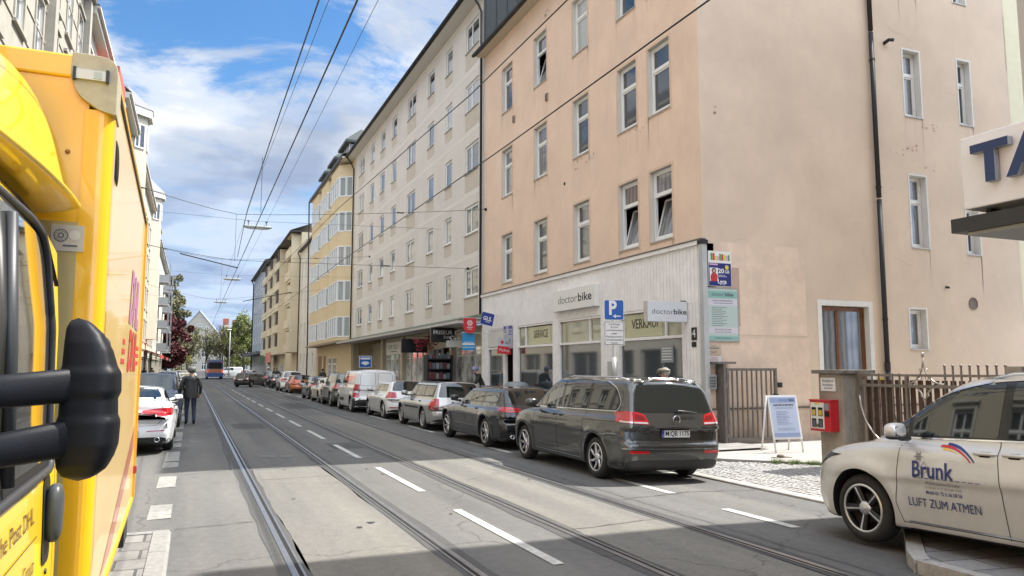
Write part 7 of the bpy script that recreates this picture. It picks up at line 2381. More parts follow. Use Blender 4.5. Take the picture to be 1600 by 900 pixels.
SH = sharan_params()
shb = Body(SH, .030)
t = put('parked_minivan', 'dark grey family minivan with plate M QB 1175, nearest of the parked row', 'car', 6.10, 11.27, SH['ax_r'], 1.90)
shb.object(p_grey, t); build_mpv(t, shb, p_grey); add_wheels(t, SH, 'swirl', .225, .215, 7)
hx = lambda b, y, z: b.hit('x', -1, y, z)[0].x
plate(t, hx(shb, 0, .775) - .012, .0, .775, -1, 'M:QB 1175'); roundel(t, hx(shb, 0, .99) - .003, 0, .995, .068)
m = MB(); put_text(m, 'SHARAN', (hx(shb, .5, .8) - .003, .50, .80), (0, -1, 0), (0, 0, 1), .030, .26); m.build('lettering', M_chrome, t)
m = MB(); put_text(m, 'TDI', (hx(shb, -.62, .81) - .003, -.62, .81), (0, -1, 0), (0, 0, 1), .026, .09); m.build('lettering', M_chrome, t)

P = spec_estate(); t = put('parked_estate_car', 'dark grey sporty estate car parked right behind the grey minivan', 'car', 6.18, 16.65, P['ax_r'], 1.83)
c_estate(t, p_dgrey, plate_z=.58)
m = MB(); m.lathe([(.045, -2.30), (.045, -2.38), (.036, -2.38), (.036, -2.30)], 14, 'x', (0, .62, .30)); m.build('exhaust_pipe', M_chrome, t)
P = spec_oldestate(); t = put('parked_estate_car', 'silver upright estate car with black roof rails and dark side strips', 'car', 6.28, 22.15, P['ax_r'], 1.74)
c_oldestate(t, p_silver)
b_ = SPEC['oldestate']; m = MB(); 
for sg in (1, -1):
    m = MB(); b_.line(m, [(.75, .62), (-.85, .62)], 'y', sg, .05, .008); m.build('side_strip', M_blk, t)
m = MB(); b_.line(m, [(-.82, .585), (.82, .585)], 'x', -1, .045, .008); m.build('bumper_strip', M_blk, t)
roundel(t, hx(b_, 0, .875) - .003, 0, .875, .05)
P = spec_hatch(); t = put('parked_hatchback', 'small white hatchback between the silver estate and the white van', 'car', 6.30, 27.35, P['ax_r'], 1.69)
b_ = c_hatch(t, p_white); m = MB(); b_.patch(m, rnd([(.42, .40), (.72, .40), (.72, .435), (.42, .435)], .01), 'x', -1, .006); m.build('reflector', M_red, t); roundel(t, hx(b_, 0, .86) - .003, 0, .86, .05)
P = spec_van(); t = put('parked_van', 'white panel delivery van with twin rear doors and black bumper corners', 'van', 6.02, 31.9, P['ax_r'], 1.85)
c_van(t, p_white, plate_txt='')
P = spec_suv(); t = put('parked_suv', 'boxy grey-green off-roader in front of the white van', 'car', 6.02, 37.0, P['ax_r'], 1.80)
c_suv(t, p_green)
P = spec_mini(); t = put('parked_small_car', 'small cream three-door car beyond the grey-green off-roader', 'car', 6.10, 41.2, P['ax_r'], 1.72)
c_mini(t, p_cream)
P = spec_hatch(); t = put('parked_hatchback', 'black hatchback beyond the small cream car', 'car', 6.20, 45.9, P['ax_r'], 1.69)
c_hatch(t, p_black)
P = spec_hatch(); t = put('parked_hatchback', 'orange hatchback standing alone past a gap in the row', 'car', 6.55, 58.2, P['ax_r'], 1.69)
c_hatch(t, p_orange, wheels='five')
P = spec_suv(); t = put('parked_suv', 'white crossover with red rear lamps just beyond the orange hatchback', 'car', 6.35, 63.0, P['ax_r'], 1.80)
c_suv(t, p_white, label_tail='t')
P = spec_mini(); t = put('parked_small_car', 'small black three-door car with chrome trimmed lamps, parked near the far end', 'car', 6.75, 74.2, P['ax_r'], 1.72)
c_mini(t, p_black)
P = spec_suv(); t = put('parked_suv', 'black off-roader beside the turning black car', 'car', 6.7, 82.5, P['ax_r'], 1.80)
c_suv(t, p_black)
for k, (y, fn, sp, pm, lab, cat) in enumerate(((88.5, c_hatch, spec_hatch, p_navy, 'navy hatchback, first one past the black off-roader', 'car'), (94.5, c_oldestate, spec_oldestate, p_dgrey, 'dark estate car second past the black off-roader', 'car'), (101, c_hatch, spec_hatch, p_black, 'black hatchback third past the black off-roader', 'car'), (109, c_suv, spec_suv, p_silver, 'silver crossover well down the right-hand row', 'car'), (118, c_hatch, spec_hatch, p_dgrey, 'dark hatchback at the far end of the right-hand row', 'car'))):
    P = sp(); t = put('parked_car', lab, cat, 6.4, y, P['ax_r'], P['W']); fn(t, pm)
# black car pulling out
P = spec_mini(); t = car('turning_car', 'small black car turning out across the lane near the far end', 'car', 5.35, 79.2, rad(-34), None, z=.004); c_mini(t, p_black)
m = MB()
# left-hand kerb
P = spec_saloon(); t = put('parked_saloon', 'white saloon car with slim red lamps parked behind the yellow truck', 'car', -2.16, 18.6, P['ax_r'], 1.87, LG, right=False)
b_ = c_saloon(t, p_pearl, plate_z=.42, rimr=.24)
for sg in (1, -1):
    m = MB(); m.lathe([(.052, -2.30), (.052, -2.455), (.042, -2.455), (.040, -2.32), (.001, -2.32)], 16, 'x', (0, sg * .62, .30)); m.build('exhaust_pipe', M_chrome, t)
    m = MB(); b_.patch(m, rnd([(sg * .42, .46), (sg * .75, .47), (sg * .75, .49), (sg * .42, .485)][::1 if sg > 0 else -1], .006), 'x', -1, .006, step=.03); m.build('reflector', M_red, t)
m = MB(); put_text(m, '520d', (hx(b_, .55, .97) - .003, .55, .97), (0, -1, 0), (0, 0, 1), .03, .16); m.build('lettering', M_chrome, t)
P = spec_suv(4.75, 1.70, 1.93, 2.85)
t = thing('parked_suv', 'dark navy off-roader facing us with its windscreen reflecting the sky', 'car', (-1.20, 27.0, 0), 0, LG); t.rotation_euler = (0, 0, -PI / 2)
b_ = c_suv(t, p_navy, key='bigsuv', L=4.75, H=1.70, W=1.93, wb=2.85, mirror=False)
mirrors(t, P, .72, 1.12, .93, p_black, 1.1)
m = MB(); 
for k in range(4):
    b_.line(m, [(-.36, .62 + k * .05), (.36, .62 + k * .05)], 'x', 1, .014, .010)
m.build('grille_bars', M_chrome, t)
plate(t, 2.385, 0, .46, 1, '')
for k, (y, fn, sp, pm, lab) in enumerate(((33.5, c_hatch, spec_hatch, p_silver, 'silver hatchback parked beyond the navy off-roader'), (39.5, c_oldestate, spec_oldestate, p_white, 'white estate car second beyond the navy off-roader'), (46, c_hatch, spec_hatch, p_silver, 'pale silver hatchback third beyond the navy off-roader'),
        (53, c_hatch, spec_hatch, p_dgrey, 'dark hatchback halfway down the left kerb'), (61, c_suv, spec_suv, p_white, 'white crossover halfway down the left kerb'), (70, c_hatch, spec_hatch, p_white, 'small white hatchback far down the left kerb'), (80, c_oldestate, spec_oldestate, p_silver, 'silver estate car far down the left kerb'))):
    P = sp(); t = thing('parked_car', lab, 'car', (-1.65, y, 0), 0, LG); t.rotation_euler = (0, 0, -PI / 2); fn(t, pm, h=.05)
# traffic crossing the square
for (x, y, rz_, fn, pm, lab, nm, cat) in ((-1.2, 168, 0, c_oldestate, p_cream, 'cream coloured car crossing the square left of the bus', 'taxi', 'car'), (-5.6, 171, 0, c_hatch, p_dgrey, 'dark car crossing the square at the far left', 'crossing_car', 'car'), (-2.0, 180, 0, c_hatch, p_silver, 'silver car standing far beyond the cream one', 'crossing_car', 'car')):
    t = thing(nm, lab, cat, (x, y, 0), rz_, 'traffic on the square'); fn(t, pm, h=.05)
t = thing('white_van', 'white van crossing the square right of the bus', 'van', (7.4, 172, 0), PI, 'traffic on the square'); t.scale = (1.15, 1.05, 1.2); c_van(t, p_white)
t = thing('white_van', 'second white van beside the blue-grey house', 'van', (13.5, 166, 0), PI, 'traffic on the square'); t.scale = (1.15, 1.05, 1.2); c_van(t, p_white)
# bus
t = thing('city_bus', 'blue city bus with a brown rear panel driving away down the street', 'bus', (3.55, 138, 0))
m = MB(); m.box(-1.27, 1.27, 0, 12, .35, 1.05, 0); m.box(-1.27, 1.27, 0, 12, 1.05, 1.75, 1); m.box(-1.27, 1.27, .02, 12, 1.75, 3.0, 2)
m.build('body', [mat('bus_blue', (.02, .07, .24), .35, coat=.8), mat('bus_brown', (.33, .12, .04), .4, coat=.5), mat('bus_dark_blue', (.02, .035, .09), .5)], t, bevel=.05)
m = MB(); m.extr(rnd([(-1.02, 1.72), (1.02, 1.72), (.98, 2.72), (-.98, 2.72)], .1), -.02, .0, 'y'); m.build('rear_window', mat('bus_glass', (.01, .01, .012), .5, spec=.2), t)
for sx in (-1.12, 1.12):
    m = MB(); m.box(sx - .10, sx + .10, -.025, 0, 1.05, 1.55); m.build('taillight', mat('brake_lamp_lit', (1.0, .05, .03), .3, emit=.25), t)
    m = MB(); m.box(sx - .08, sx + .08, -.025, 0, 2.72, 2.82); m.build('high_brake_light', mat('brake_lamp_lit', (1.0, .05, .03), .3, emit=.25), t)
    m = MB(); m.box(sx * 1.137, sx * 1.14, .5, 11.6, 1.7, 2.75); m.build('side_windows', M_glass, t)
    for y in (2.6, 9.4):
        q = MB(); q.lathe([(.001, -.14), (.46, -.14), (.48, -.1), (.48, .1), (.46, .14), (.001, .14)], 20, 'x', (sx * 1.02, y, .48)); q.build('wheel', M_tyre, t)
m = MB(); put_text(m, '53', (0, -.022, 2.83), (1, 0, 0), (0, 0, 1), .14, .3); 
MB().box(-1.1, 1.1, .3, 9, 3.0, 3.25).build('roof_unit', mat('bus_roof', (.10, .13, .2), .5), t)

# champagne people carrier with the firm's lettering
BR = sharan_params(W=1.90, flare=.018)
t = car('people_carrier', 'champagne people carrier lettered Brunk, with its front wheel on the road beside the driveway', 'car', 6.30 + .94, 5.98 - BR['ax_f'], rad(0.5), None, z=.06)
t.rotation_euler = (rad(.3), rad(1.95), PI / 2 + rad(.5))
brb = Body(BR, .026)
brb.object(p_beige, t); build_mpv(t, brb, p_beige)
BR2 = dict(BR); add_wheels(t, BR2, 'five_dark', .235, .225)
for h_ in [o for o in t.children if o.name.startswith('wheel')]:
    pass
M_dark = mat('letter_blue_dark', (.018, .03, .16), .45)
def decal_text(b, root, txt, x, z, h_, w_, mt, bold=0.0, sg=1, name='lettering', slope=0.0):
    """lettering applied to the left flank: reads from the nose towards the tail"""
    vs, fs = text_geo(txt, 1.0, 0, bold)
    xs = [v[0] for v in vs]; k = h_ / .70; kx = w_ / (max(xs) - min(xs))
    pts = []
    for v in vs:
        px = x - v[0] * kx * sg; pz = z + v[1] * k + slope * (v[0] * kx)
        loc, n = b.hit('y', sg, px, pz); pts.append(loc + n * .009)
    m = MB().add(pts, fs); return m.build(name, mt, root)
decal_text(brb, t, 'Brunk', .64, .775, .145, .42, M_dark, .012)
decal_text(brb, t, 'LUFT ZUM ATMEN', .56, .475, .078, .72, M_dark, 0.0)
decal_text(brb, t, 'Klimatechnik', .54, .665, .03, .34, mat('letter_grey', (.20, .20, .22), .5))
decal_text(brb, t, 'G. Bauer u. H. Springer GbR', .54, .625, .022, .36, mat('letter_grey', (.20, .20, .22), .5))
decal_text(brb, t, 'Mobil 01 75 5 36 58 56', .54, .578, .032, .36, M_dark, .01)
m = MB()
for k in range(11):
    x = .84 - k * .062
    brb.line(m, [(x, .705), (x - .045, .705)], 'y', 1, .006, .004)
m.build('dashed_rule', M_dark, t)
def arc(rr_, a0, a1, cx, cz, w0, w1, mt, squash=.55):
    """swoosh on the flank"""
    n = 14; up = []; dn = []
    for i in range(n + 1):
        q = i / n; a = a0 + (a1 - a0) * q; w_ = w0 + (w1 - w0) * q
        up.append((cx - (rr_ + w_) * math.cos(a), cz + (rr_ + w_) * math.sin(a) * squash)); dn.append((cx - (rr_ - w_) * math.cos(a), cz + (rr_ - w_) * math.sin(a) * squash))
    m = MB(); brb.patch(m, up + dn[::-1], 'y', 1, .004, step=.03); return m.build('swoosh', mt, t)
# a is measured from the nose side of the emblem
arc(.36, .35, 1.45, .56, .80, .006, .020, M_dark, .62)
arc(.325, .38, 1.62, .56, .80, .006, .018, mat('letter_red', (.50, .02, .02), .45), .62)
arc(.29, .95, 1.50, .56, .80, .004, .013, mat('letter_yellow', (.75, .48, .03), .45), .62)
m = MB()
for k in range(6):
    a = PI / 3 * k
    brb.line(m, [(.775, .895), (.775 + .05 * math.cos(a), .895 + .05 * math.sin(a))], 'y', 1, .007, .006)
    brb.line(m, [(.775 + .03 * math.cos(a) - .014 * math.sin(a), .895 + .03 * math.sin(a) + .014 * math.cos(a)), (.775 + .018 * math.cos(a), .895 + .018 * math.sin(a)), (.775 + .03 * math.cos(a) + .014 * math.sin(a), .895 + .03 * math.sin(a) - .014 * math.cos(a))], 'y', 1, .005, .006)
m.build('snowflake', mat('letter_grey', (.20, .20, .22), .5), t)
m = MB(); brb.line(m, [(.715 + .035 * math.cos(a) * (1 if math.sin(a) < .2 else .55), .80 + .05 * math.sin(a)) for a in np.linspace(PI / 2, PI * 2.5, 14)], 'y', 1, .005, .005); m.build('drop_outline', mat('letter_grey', (.20, .20, .22), .5), t)
# ------------------------------------------------------------ yellow parcel truck
p_dhl = mat('truck_yellow', (.86, .60, .006), .36, coat=.7, var=.05, vscale=3, stain=.22, stain_col=(.50, .36, .05), bump=.04, bscale=12)
p_box = mat('box_yellow', (.82, .45, .012), .38, coat=.5, var=.05, vscale=2, stain=.2, stain_col=(.50, .28, .03))
p_side = mat('box_side_film', (.78, .54, .20), .30, coat=.45, var=.05, vscale=1.2)
M_mir = mat('mirror_black', (.004, .005, .008), .48, bump=.12, bscale=420, spec=.3)
M_seal = mat('rubber_seal', (.012, .012, .012), .55)
M_al = mat('worn_moulding', (.40, .37, .27), .55, var=.2, vscale=9, stain=.5, stain_col=(.22, .19, .12))
tk = thing('delivery_truck', 'yellow parcel delivery truck with big black mirror, cropped by the left edge', 'truck', (-1.45, 3.6, .0))
ox, oy = -1.45, 3.6
def L(x, y, z): return (x - ox, y - oy, z)
BX0, BX1, BY0, BY1, BZ0, BZ1 = -2.48, -.350, 3.62, 7.45, .66, 3.07
# box: walls, rounded front edges as extrusions
def lbox(m, x0, x1, y0, y1, z0, z1, mi=0):
    m.box(x0 - ox, x1 - ox, y0 - oy, y1 - oy, z0, z1, mi)
m = MB(); lbox(m, BX0 + .02, BX1 - .015, BY0 + .05, BY1, BZ0, BZ1 - .02)
m.build('cargo_box', p_side, tk)
m = MB(); lbox(m, BX0 + .08, BX1 - .10, BY0, BY0 + .055, BZ0, BZ1 - .06)
bf = m.build('front_wall', p_box, tk)
m = MB()
# vertical corner posts with a rounded outer face
for sx, x in ((1, BX1), (-1, BX0)):
    m = MB()
    prof = [(x - sx * .115, BY0 - .012), (x - sx * .06, BY0 - .015)] + [(x - sx * .055 + sx * .055 * math.sin(a), BY0 + .04 - .055 * math.cos(a)) for a in np.linspace(0, PI / 2, 7)] + [(x, BY0 + .11), (x - sx * .115, BY0 + .11)]
    pr = [(p[0] - ox, p[1] - oy) for p in prof]
    if sx < 0: pr = pr[::-1]
    m.prism(pr, BZ0 - .02, BZ1 - .22 if sx > 0 else BZ1 - .05, 0)
    m.build('corner_post', mat('post_yellow', (.80, .43, .010), .35, coat=.8, var=.04), tk)
m = MB(); lbox(m, BX0 + .1, BX1 - .155, BY0 - .014, BY0 + .05, BZ1 - .09, BZ1 + .012, 0); m.build('top_rail', p_box, tk, bevel=.01)
# worn moulded corner cap with the marker lamp
m = MB()
ring = rnd([(BX1 + .006 - ox, BZ1 + .012), (BX1 - .17 - ox, BZ1 + .018), (BX1 - .175 - ox, BZ1 - .09), (BX1 - .14 - ox, BZ1 - .17), (BX1 - .06 - ox, BZ1 - .225), (BX1 + .006 - ox, BZ1 - .24)], [.07, .01, .03, .03, .02, .01])
m.extr(ring[::-1], BY0 - .030 - oy, BY0 + .16 - oy, 'y', 0); m.build('corner_cap', M_al, tk, bevel=.012)
m = MB(); lbox(m, BX1 - .152, BX1 - .040, BY0 - .045, BY0 - .03, BZ1 - .100, BZ1 - .058, 0); lbox(m, BX1 - .164, BX1 - .152, BY0 - .05, BY0 - .03, BZ1 - .106, BZ1 - .052, 1); lbox(m, BX1 - .040, BX1 - .028, BY0 - .05, BY0 - .03, BZ1 - .106, BZ1 - .052, 1); lbox(m, BX1 - .085, BX1 - .055, BY0 - .048, BY0 - .045, BZ1 - .094, BZ1 - .064, 2)
m.build('marker_lamp', [mat('lamp_amberless', (.45, .44, .40), .15, coat=1), M_blk, mat('lamp_green_tint', (.25, .30, .22), .1, coat=1)], tk)
for (x, z) in ((BX1 - .17, 2.66), (BX1 - .17, 2.02), (BX1 - .17, 1.45), (BX1 - .17, 1.02), (BX1 - .42, BZ1 - .05), (BX1 - .42, BZ1 - .055)):
    m = MB().blob((x - ox, BY0 - .004 - oy, z), (.010, .008, .010), 8, 5); m.build('rivet', mat('rivet_rust', (.30, .15, .03), .6), tk)
m = MB(); lbox(m, BX1 - .075, BX1 - .070, BY0 + .0, BY0 + .002, .8, 2.7); 
# lower front wall panel behind the cab: greyish yellow
m = MB(); lbox(m, BX0 + .3, BX1 - .095, BY0 - .012, BY0 - .0015, .70, 2.36); m.build('lower_front_panel', mat('dull_ochre_panel', (.42, .34, .14), .4, coat=.3), tk)
SX0, SX1, SZ0, SZ1 = -.560, -.440, 2.235, 2.345
m = MB(); lbox(m, SX0, SX1, BY0 - .016, BY0 - .0125, SZ0, SZ1, 0)
c1 = (SX0 + .036, 2.30); c2 = (SX1 - .034, 2.303); yy_ = BY0 - .0165 - oy
m.lathe([(.027, -.001), (.023, -.001)], 16, 'y', (c1[0] - ox, yy_, c1[1]), 1); m.lathe([(.012, -.001), (.007, -.001)], 12, 'y', (c1[0] - ox, yy_, c1[1]), 1); m.lathe([(.021, -.001), (.001, -.001)], 16, 'y', (c2[0] - ox, yy_, c2[1]), 2)
for k in range(10):
    a = 2 * PI * k / 10; c = (c1[0] + .018 * math.cos(a), c1[1] + .018 * math.sin(a)); lbox(m, c[0] - .0018, c[0] + .0018, BY0 - .018, BY0 - .0165, c[1] - .0018, c[1] + .0018, 1)
lbox(m, SX0 + .045, SX1 - .022, BY0 - .018, BY0 - .016, 2.255, 2.262, 1)
m.build('data_sticker', [mat('sticker_grey', (.52, .49, .40), .5, var=.08), M_gl, mat('sticker_pale', (.62, .60, .52), .5)], tk)
# side: top rail, seams, roof vents, logo and stripe
m = MB(); lbox(m, BX1 - .03, BX1 - .004, BY0 + .1, BY1, BZ1 - .03, BZ1 + .0, 0); lbox(m, BX1 - .014, BX1 - .006, BY0 + .11, BY1 - .04, BZ1 - .042, BZ1 - .03, 1); lbox(m, BX1 - .03, BX1 + .003, BY1 - .035, BY1 + .01, BZ0, BZ1 - .03, 0); lbox(m, BX1 - .03, BX1 - .004, BY0 + .11, BY1, BZ0 - .03, BZ0 + .0, 0)
m.build('edge_trim', [mat('edge_yellow', (.70, .36, .01), .4), M_blk], tk)
m = MB()
for k in range(3):
    m.blob((BX1 - .010 - ox, BY0 + .30 + k * .045 - oy, BZ1 - .36), (.008, .012, .10), 8, 8, M=Matrix.Rotation(.25, 3, 'X'))
m.build('side_vent', M_blk, tk)
M_dred = mat('logo_red', (.40, .03, .03), .35, coat=.5); M_dred2 = mat('logo_faded_red', (.52, .16, .09), .35, coat=.5)
m = MB()
put_text(m, 'DHL', (BX1 - .0145 - ox, 6.25 - oy, 2.22), (0, 1, 0), (0, 0, 1), .34, 1.25, 1, bold=.05, shear=.35); put_text(m, 'DHL', (BX1 - .0145 - ox, 6.25 - oy, 1.86), (0, 1, 0), (0, 0, 1), .26, 1.15, 0, bold=.05, shear=.35)
for k in range(3):
    m.box(BX1 - .0145 - ox, BX1 - .0125 - ox, 5.05 - oy + .05 * k, 5.38 - oy, 1.78 + k * .06, 1.81 + k * .06, 0); m.box(BX1 - .0145 - ox, BX1 - .0125 - ox, 6.75 - oy, 7.25 - oy, 1.78 + k * .06, 1.81 + k * .06, 0)
m.build('logo', [mat('logo_red2', (.50, .05, .04), .35), mat('logo_violet', (.42, .16, .30), .35)], tk)
m = MB(); m.add([(BX1 - .013 - ox, 3.9 - oy, .74), (BX1 - .013 - ox, 4.5 - oy, .74), (BX1 - .013 - ox, 7.3 - oy, 1.28), (BX1 - .013 - ox, 7.3 - oy, 1.08 + .08)], [(0, 1, 3, 2)])
m = MB(); m.add([(BX1 - .013 - ox, 4.3 - oy, .73), (BX1 - .013 - ox, 5.0 - oy, .73), (BX1 - .013 - ox, 7.3 - oy, 1.10), (BX1 - .013 - ox, 7.3 - oy, 1.28)], [(0, 1, 2, 3)]); m.build('red_stripe', M_dred2, tk)
m = MB(); lbox(m, BX1 - .35, BX1 - .05, BY1 - .5, BY1 - .02, .38, .72); lbox(m, BX1 - .10, BX1 - .02, BY1 - .9, BY1 - .45, .42, .70); m.build('underrun_bar', M_blk, tk)
m = MB(); lbox(m, BX1 - .02, BX1 + .012, BY1 - .04, BY1 + .01, .86, .92); m.build('side_marker', M_red, tk)
q = MB(); q.lathe([(.22, -.12), (.33, -.13), (.37, -.09), (.37, .09), (.33, .13), (.22, .12)], 30, 'x', (-.60 - ox, 5.35 - oy, .37 + .11)); q.lathe([(.22, .10), (.001, .06)], 24, 'x', (-.60 - ox, 5.35 - oy, .48)); q.build('rear_wheel', M_tyre, tk)
q = MB(); q.lathe([(.22, -.12), (.33, -.13), (.37, -.09), (.37, .09), (.33, .13), (.22, .12)], 30, 'x', (-2.28 - ox, 5.35 - oy, .37 + .11)); q.build('rear_wheel', M_tyre, tk)
for x in (-.66, -2.2):
    q = MB(); q.lathe([(.001, -.12), (.33, -.12), (.35, -.09), (.35, .09), (.33, .12), (.001, .12)], 30, 'x', (x - ox, 1.35 - oy, .46)); q.build('front_wheel', M_tyre, tk)
m = MB(); lbox(m, -2.3, -.7, .6, 7.2, .45, .71); m.build('chassis', M_blk, tk)
m = MB(); m.add([(BX1 - .02 - ox, 5.75 - oy, .72), (BX1 - .02 - ox, 6.0 - oy, .40), (BX1 - .02 - ox, 4.7 - oy, .40), (BX1 - .02 - ox, 4.95 - oy, .72)], [(0, 1, 2, 3)])

# cab: swept shell (station along y, local ring in x-z)
def cabring(y):
    """half outline from the sill up to the roof centre; y runs from the rear of the cab (3.36) to the nose"""
    q = (3.42 - y)
    xs = -.455 + (-.02 * max(0, q - 1.6) - .10 * max(0, q - 2.0) ** 2)
    tumb = .055
    zr = 2.40 - .06 * max(0, q - .6) ** 2 - .50 * max(0, q - 1.35)
    zr = max(zr, 1.12)
    pts = [(xs - .04, .42), (xs - .004, .55), (xs, .85), (xs - .004, 1.15), (xs - .012, min(1.38, zr - .05))]
    if zr > 1.75:
        pts += [(xs - .03, 1.50), (xs - tumb * .62, 1.9), (xs - tumb, zr - .20), (xs - tumb - .06, zr - .085), (xs - tumb - .17, zr - .025), (xs - .62, zr), (-1.45, zr + .012)]
    else:
        k = zr - .05
        pts += [(xs - .05, k + .01), (xs - .10, k + .02), (xs - .16, k + .03), (xs - .25, k + .04), (xs - .4, k + .05), (xs - .62, k + .06), (-1.45, k + .07)]
    return pts
ys = [3.42, 3.38, 3.2, 3.0, 2.8, 2.6, 2.4, 2.2, 2.0, 1.8, 1.6, 1.4, 1.2, 1.0, .8, .6, .45, .36]
m = MB(); rings = []
for i, y in enumerate(ys):
    r_ = cabring(y); k = 1.0
    if y < .7: k = 1 - .25 * (.7 - y) ** 1.2 * 2
    full = [(-1.45 + (x + 1.45) * k, y, z) for x, z in r_] + [(-1.45 - (x + 1.45) * k, y, z) for x, z in r_[::-1][1:]]
    rings.append(full)
n = len(rings[0]); vs = [L(*p) for r_ in rings for p in r_]
fs = [(i * n + j, (i + 1) * n + j, (i + 1) * n + j + 1, i * n + j + 1) for i in range(len(ys) - 1) for j in range(n - 1)]
m.add(vs, fs, 0, True)
m.add([vs[j] for j in range(n)], [tuple(range(n))]); m.add([vs[(len(ys) - 1) * n + j] for j in range(n)], [tuple(range(n))[::-1]])
cab = m.build('cab', p_dhl, tk)
cab.data.set_sharp_from_angle(angle=rad(50))
bm = bmesh.new(); bm.from_mesh(cab.data); bmesh.ops.recalc_face_normals(bm, faces=bm.faces); bm.to_mesh(cab.data); bm.free()
# door glass, seal and seam follow the flank
def flank(y, z, off=.0):
    r_ = cabring(y)
    for a, b_ in zip(r_, r_[1:]):
        if a[1] <= z <= b_[1] + 1e-6:
            t_ = (z - a[1]) / max(1e-6, b_[1] - a[1]); return L(a[0] + (b_[0] - a[0]) * t_ + off, y, z)
    return L(r_[-1][0], y, z)
def flankpatch(m, ring, off, mi=0, step=.10):
    vs, fs = tess(ring, step)
    pts = [flank(v[0], v[1], off) for v in vs]
    ff = []
    for f in fs:
        a, b_, c = (Vector(pts[i]) for i in f[:3])
        ff.append(tuple(f) if (b_ - a).cross(c - a).x > 0 else tuple(f)[::-1])
    m.add(pts, ff, mi, True)
win_o = rnd([(3.20, 1.40), (3.14, 1.90), (3.04, 2.16), (2.88, 2.235), (1.95, 2.235), (1.42, 1.88), (1.30, 1.46), (1.9, 1.40)], .09, 5)
win_i = rnd([(3.15, 1.44), (3.09, 1.88), (3.00, 2.12), (2.86, 2.19), (1.97, 2.19), (1.48, 1.86), (1.37, 1.50), (1.9, 1.44)], .08, 5)
dr_o = rnd([(3.33, .60), (3.32, 1.40), (3.25, 2.05), (3.10, 2.30), (1.90, 2.29), (1.22, 1.85), (1.05, 1.40), (1.05, .60)], .12, 5)
dr_i = rnd([(3.322, .61), (3.31, 1.40), (3.24, 2.045), (3.09, 2.29), (1.905, 2.28), (1.23, 1.85), (1.06, 1.40), (1.06, .61)], .12, 5)
def strip(m, ring, off, w, mi=0):
    n = len(ring); A = []; B = []
    for i in range(n):
        p = Vector(ring[i]); d = (Vector(ring[(i + 1) % n]) - Vector(ring[i - 1])).normalized(); q = Vector((-d.y, d.x)) * w / 2
        A.append(flank(p.x + q.x, p.y + q.y, off)); B.append(flank(p.x - q.x, p.y - q.y, off))
    m.add(A + B, [(i, n + i, n + (i + 1) % n, (i + 1) % n) for i in range(n)] + [(i, (i + 1) % n, n + (i + 1) % n, n + i) for i in range(0)], mi, True)
door = MB(); flankpatch(door, dr_i, .004, 0, .09); door = door.build('driver_door', p_dhl, tk)
m = MB(); strip(m, dr_o, .0065, .012); m.build('door_seam', M_seal, door)
m = MB(); flankpatch(m, win_o, .008); m.build('window_seal', M_seal, door)
m = MB(); flankpatch(m, win_i, .012); m.build('window_pane', mat('cab_glass', (.045, .040, .022), .03, coat=1.0, spec=1.0), door)
m = MB(); m.tube([flank(y, z, .014) for y, z in win_o] + [flank(*win_o[0], .014)], .014, 8, cap=False); m.build('window_gasket', mat('gasket_grey', (.035, .037, .042), .45), door)
m = MB(); m.tube([flank(2.38, 1.44, .02), flank(2.38, 1.8, .02), flank(2.38, 2.17, .02)], .018, 8); m.build('window_bar', mat('gasket_grey', (.035, .037, .042), .45), door)
m = MB(); m.tube([flank(3.29, 2.06, .012), flank(3.18, 2.25, .012), flank(2.98, 2.325, .012), flank(2.2, 2.325, .012)], .008, 6); m.build('rain_gutter', M_seal, door)
m = MB(); m.tube([flank(y, 2.33, .008) for y in (3.3, 3.0, 2.6, 2.2)], .010, 6); m.build('roof_seam', M_seal, cab)
# grab / door handle
m = MB(); m.blob(Vector(flank(3.14, 1.25, .03)), (.028, .055, .10), 14, 10, .65); hd_ = m.build('door_handle', mat('handle_grey', (.055, .062, .066), .4), door)
m = MB(); flankpatch(m, rnd([(3.22, 1.08), (3.21, 1.38), (3.06, 1.38), (3.05, 1.08)], .05), .0075); m.build('handle_recess', M_seal, door)
m = MB(); m.lathe([(.010, 0), (.010, .006), (.001, .006)], 10, 'x', flank(3.15, 1.05, .004)); m.build('lock_cylinder', M_blk, door)
# lettering on the door (reads from the tail side of the truck towards the nose when standing beside it)
def ftext(txt, y, z, h_, w_, slope=0.0, mt=M_ink):
    vs, fs = text_geo(txt, 1.0, 0, 0.0)
    xs = [v[0] for v in vs]; k = h_ / .70; kx = w_ / (max(xs) - min(xs))
    pts = [flank(y + v[0] * kx, z + v[1] * k + slope * v[0] * kx, .0065) for v in vs]
    MB().add(pts, fs).build('door_lettering', mt, door)
M_dlt = mat('letter_brown', (.16, .07, .01), .5)
ftext('Deutsche Post DHL', 2.48, 1.285, .055, .80, 0, M_dlt); ftext('The Mail & Logistics Group', 2.48, 1.13, .050, .84, 0, M_dlt)
m = MB(); flankpatch(m, [(2.0, 1.206), (2.94, 1.206), (2.94, 1.211), (2.0, 1.211)], .0065); m.build('door_rule', M_dlt, door)
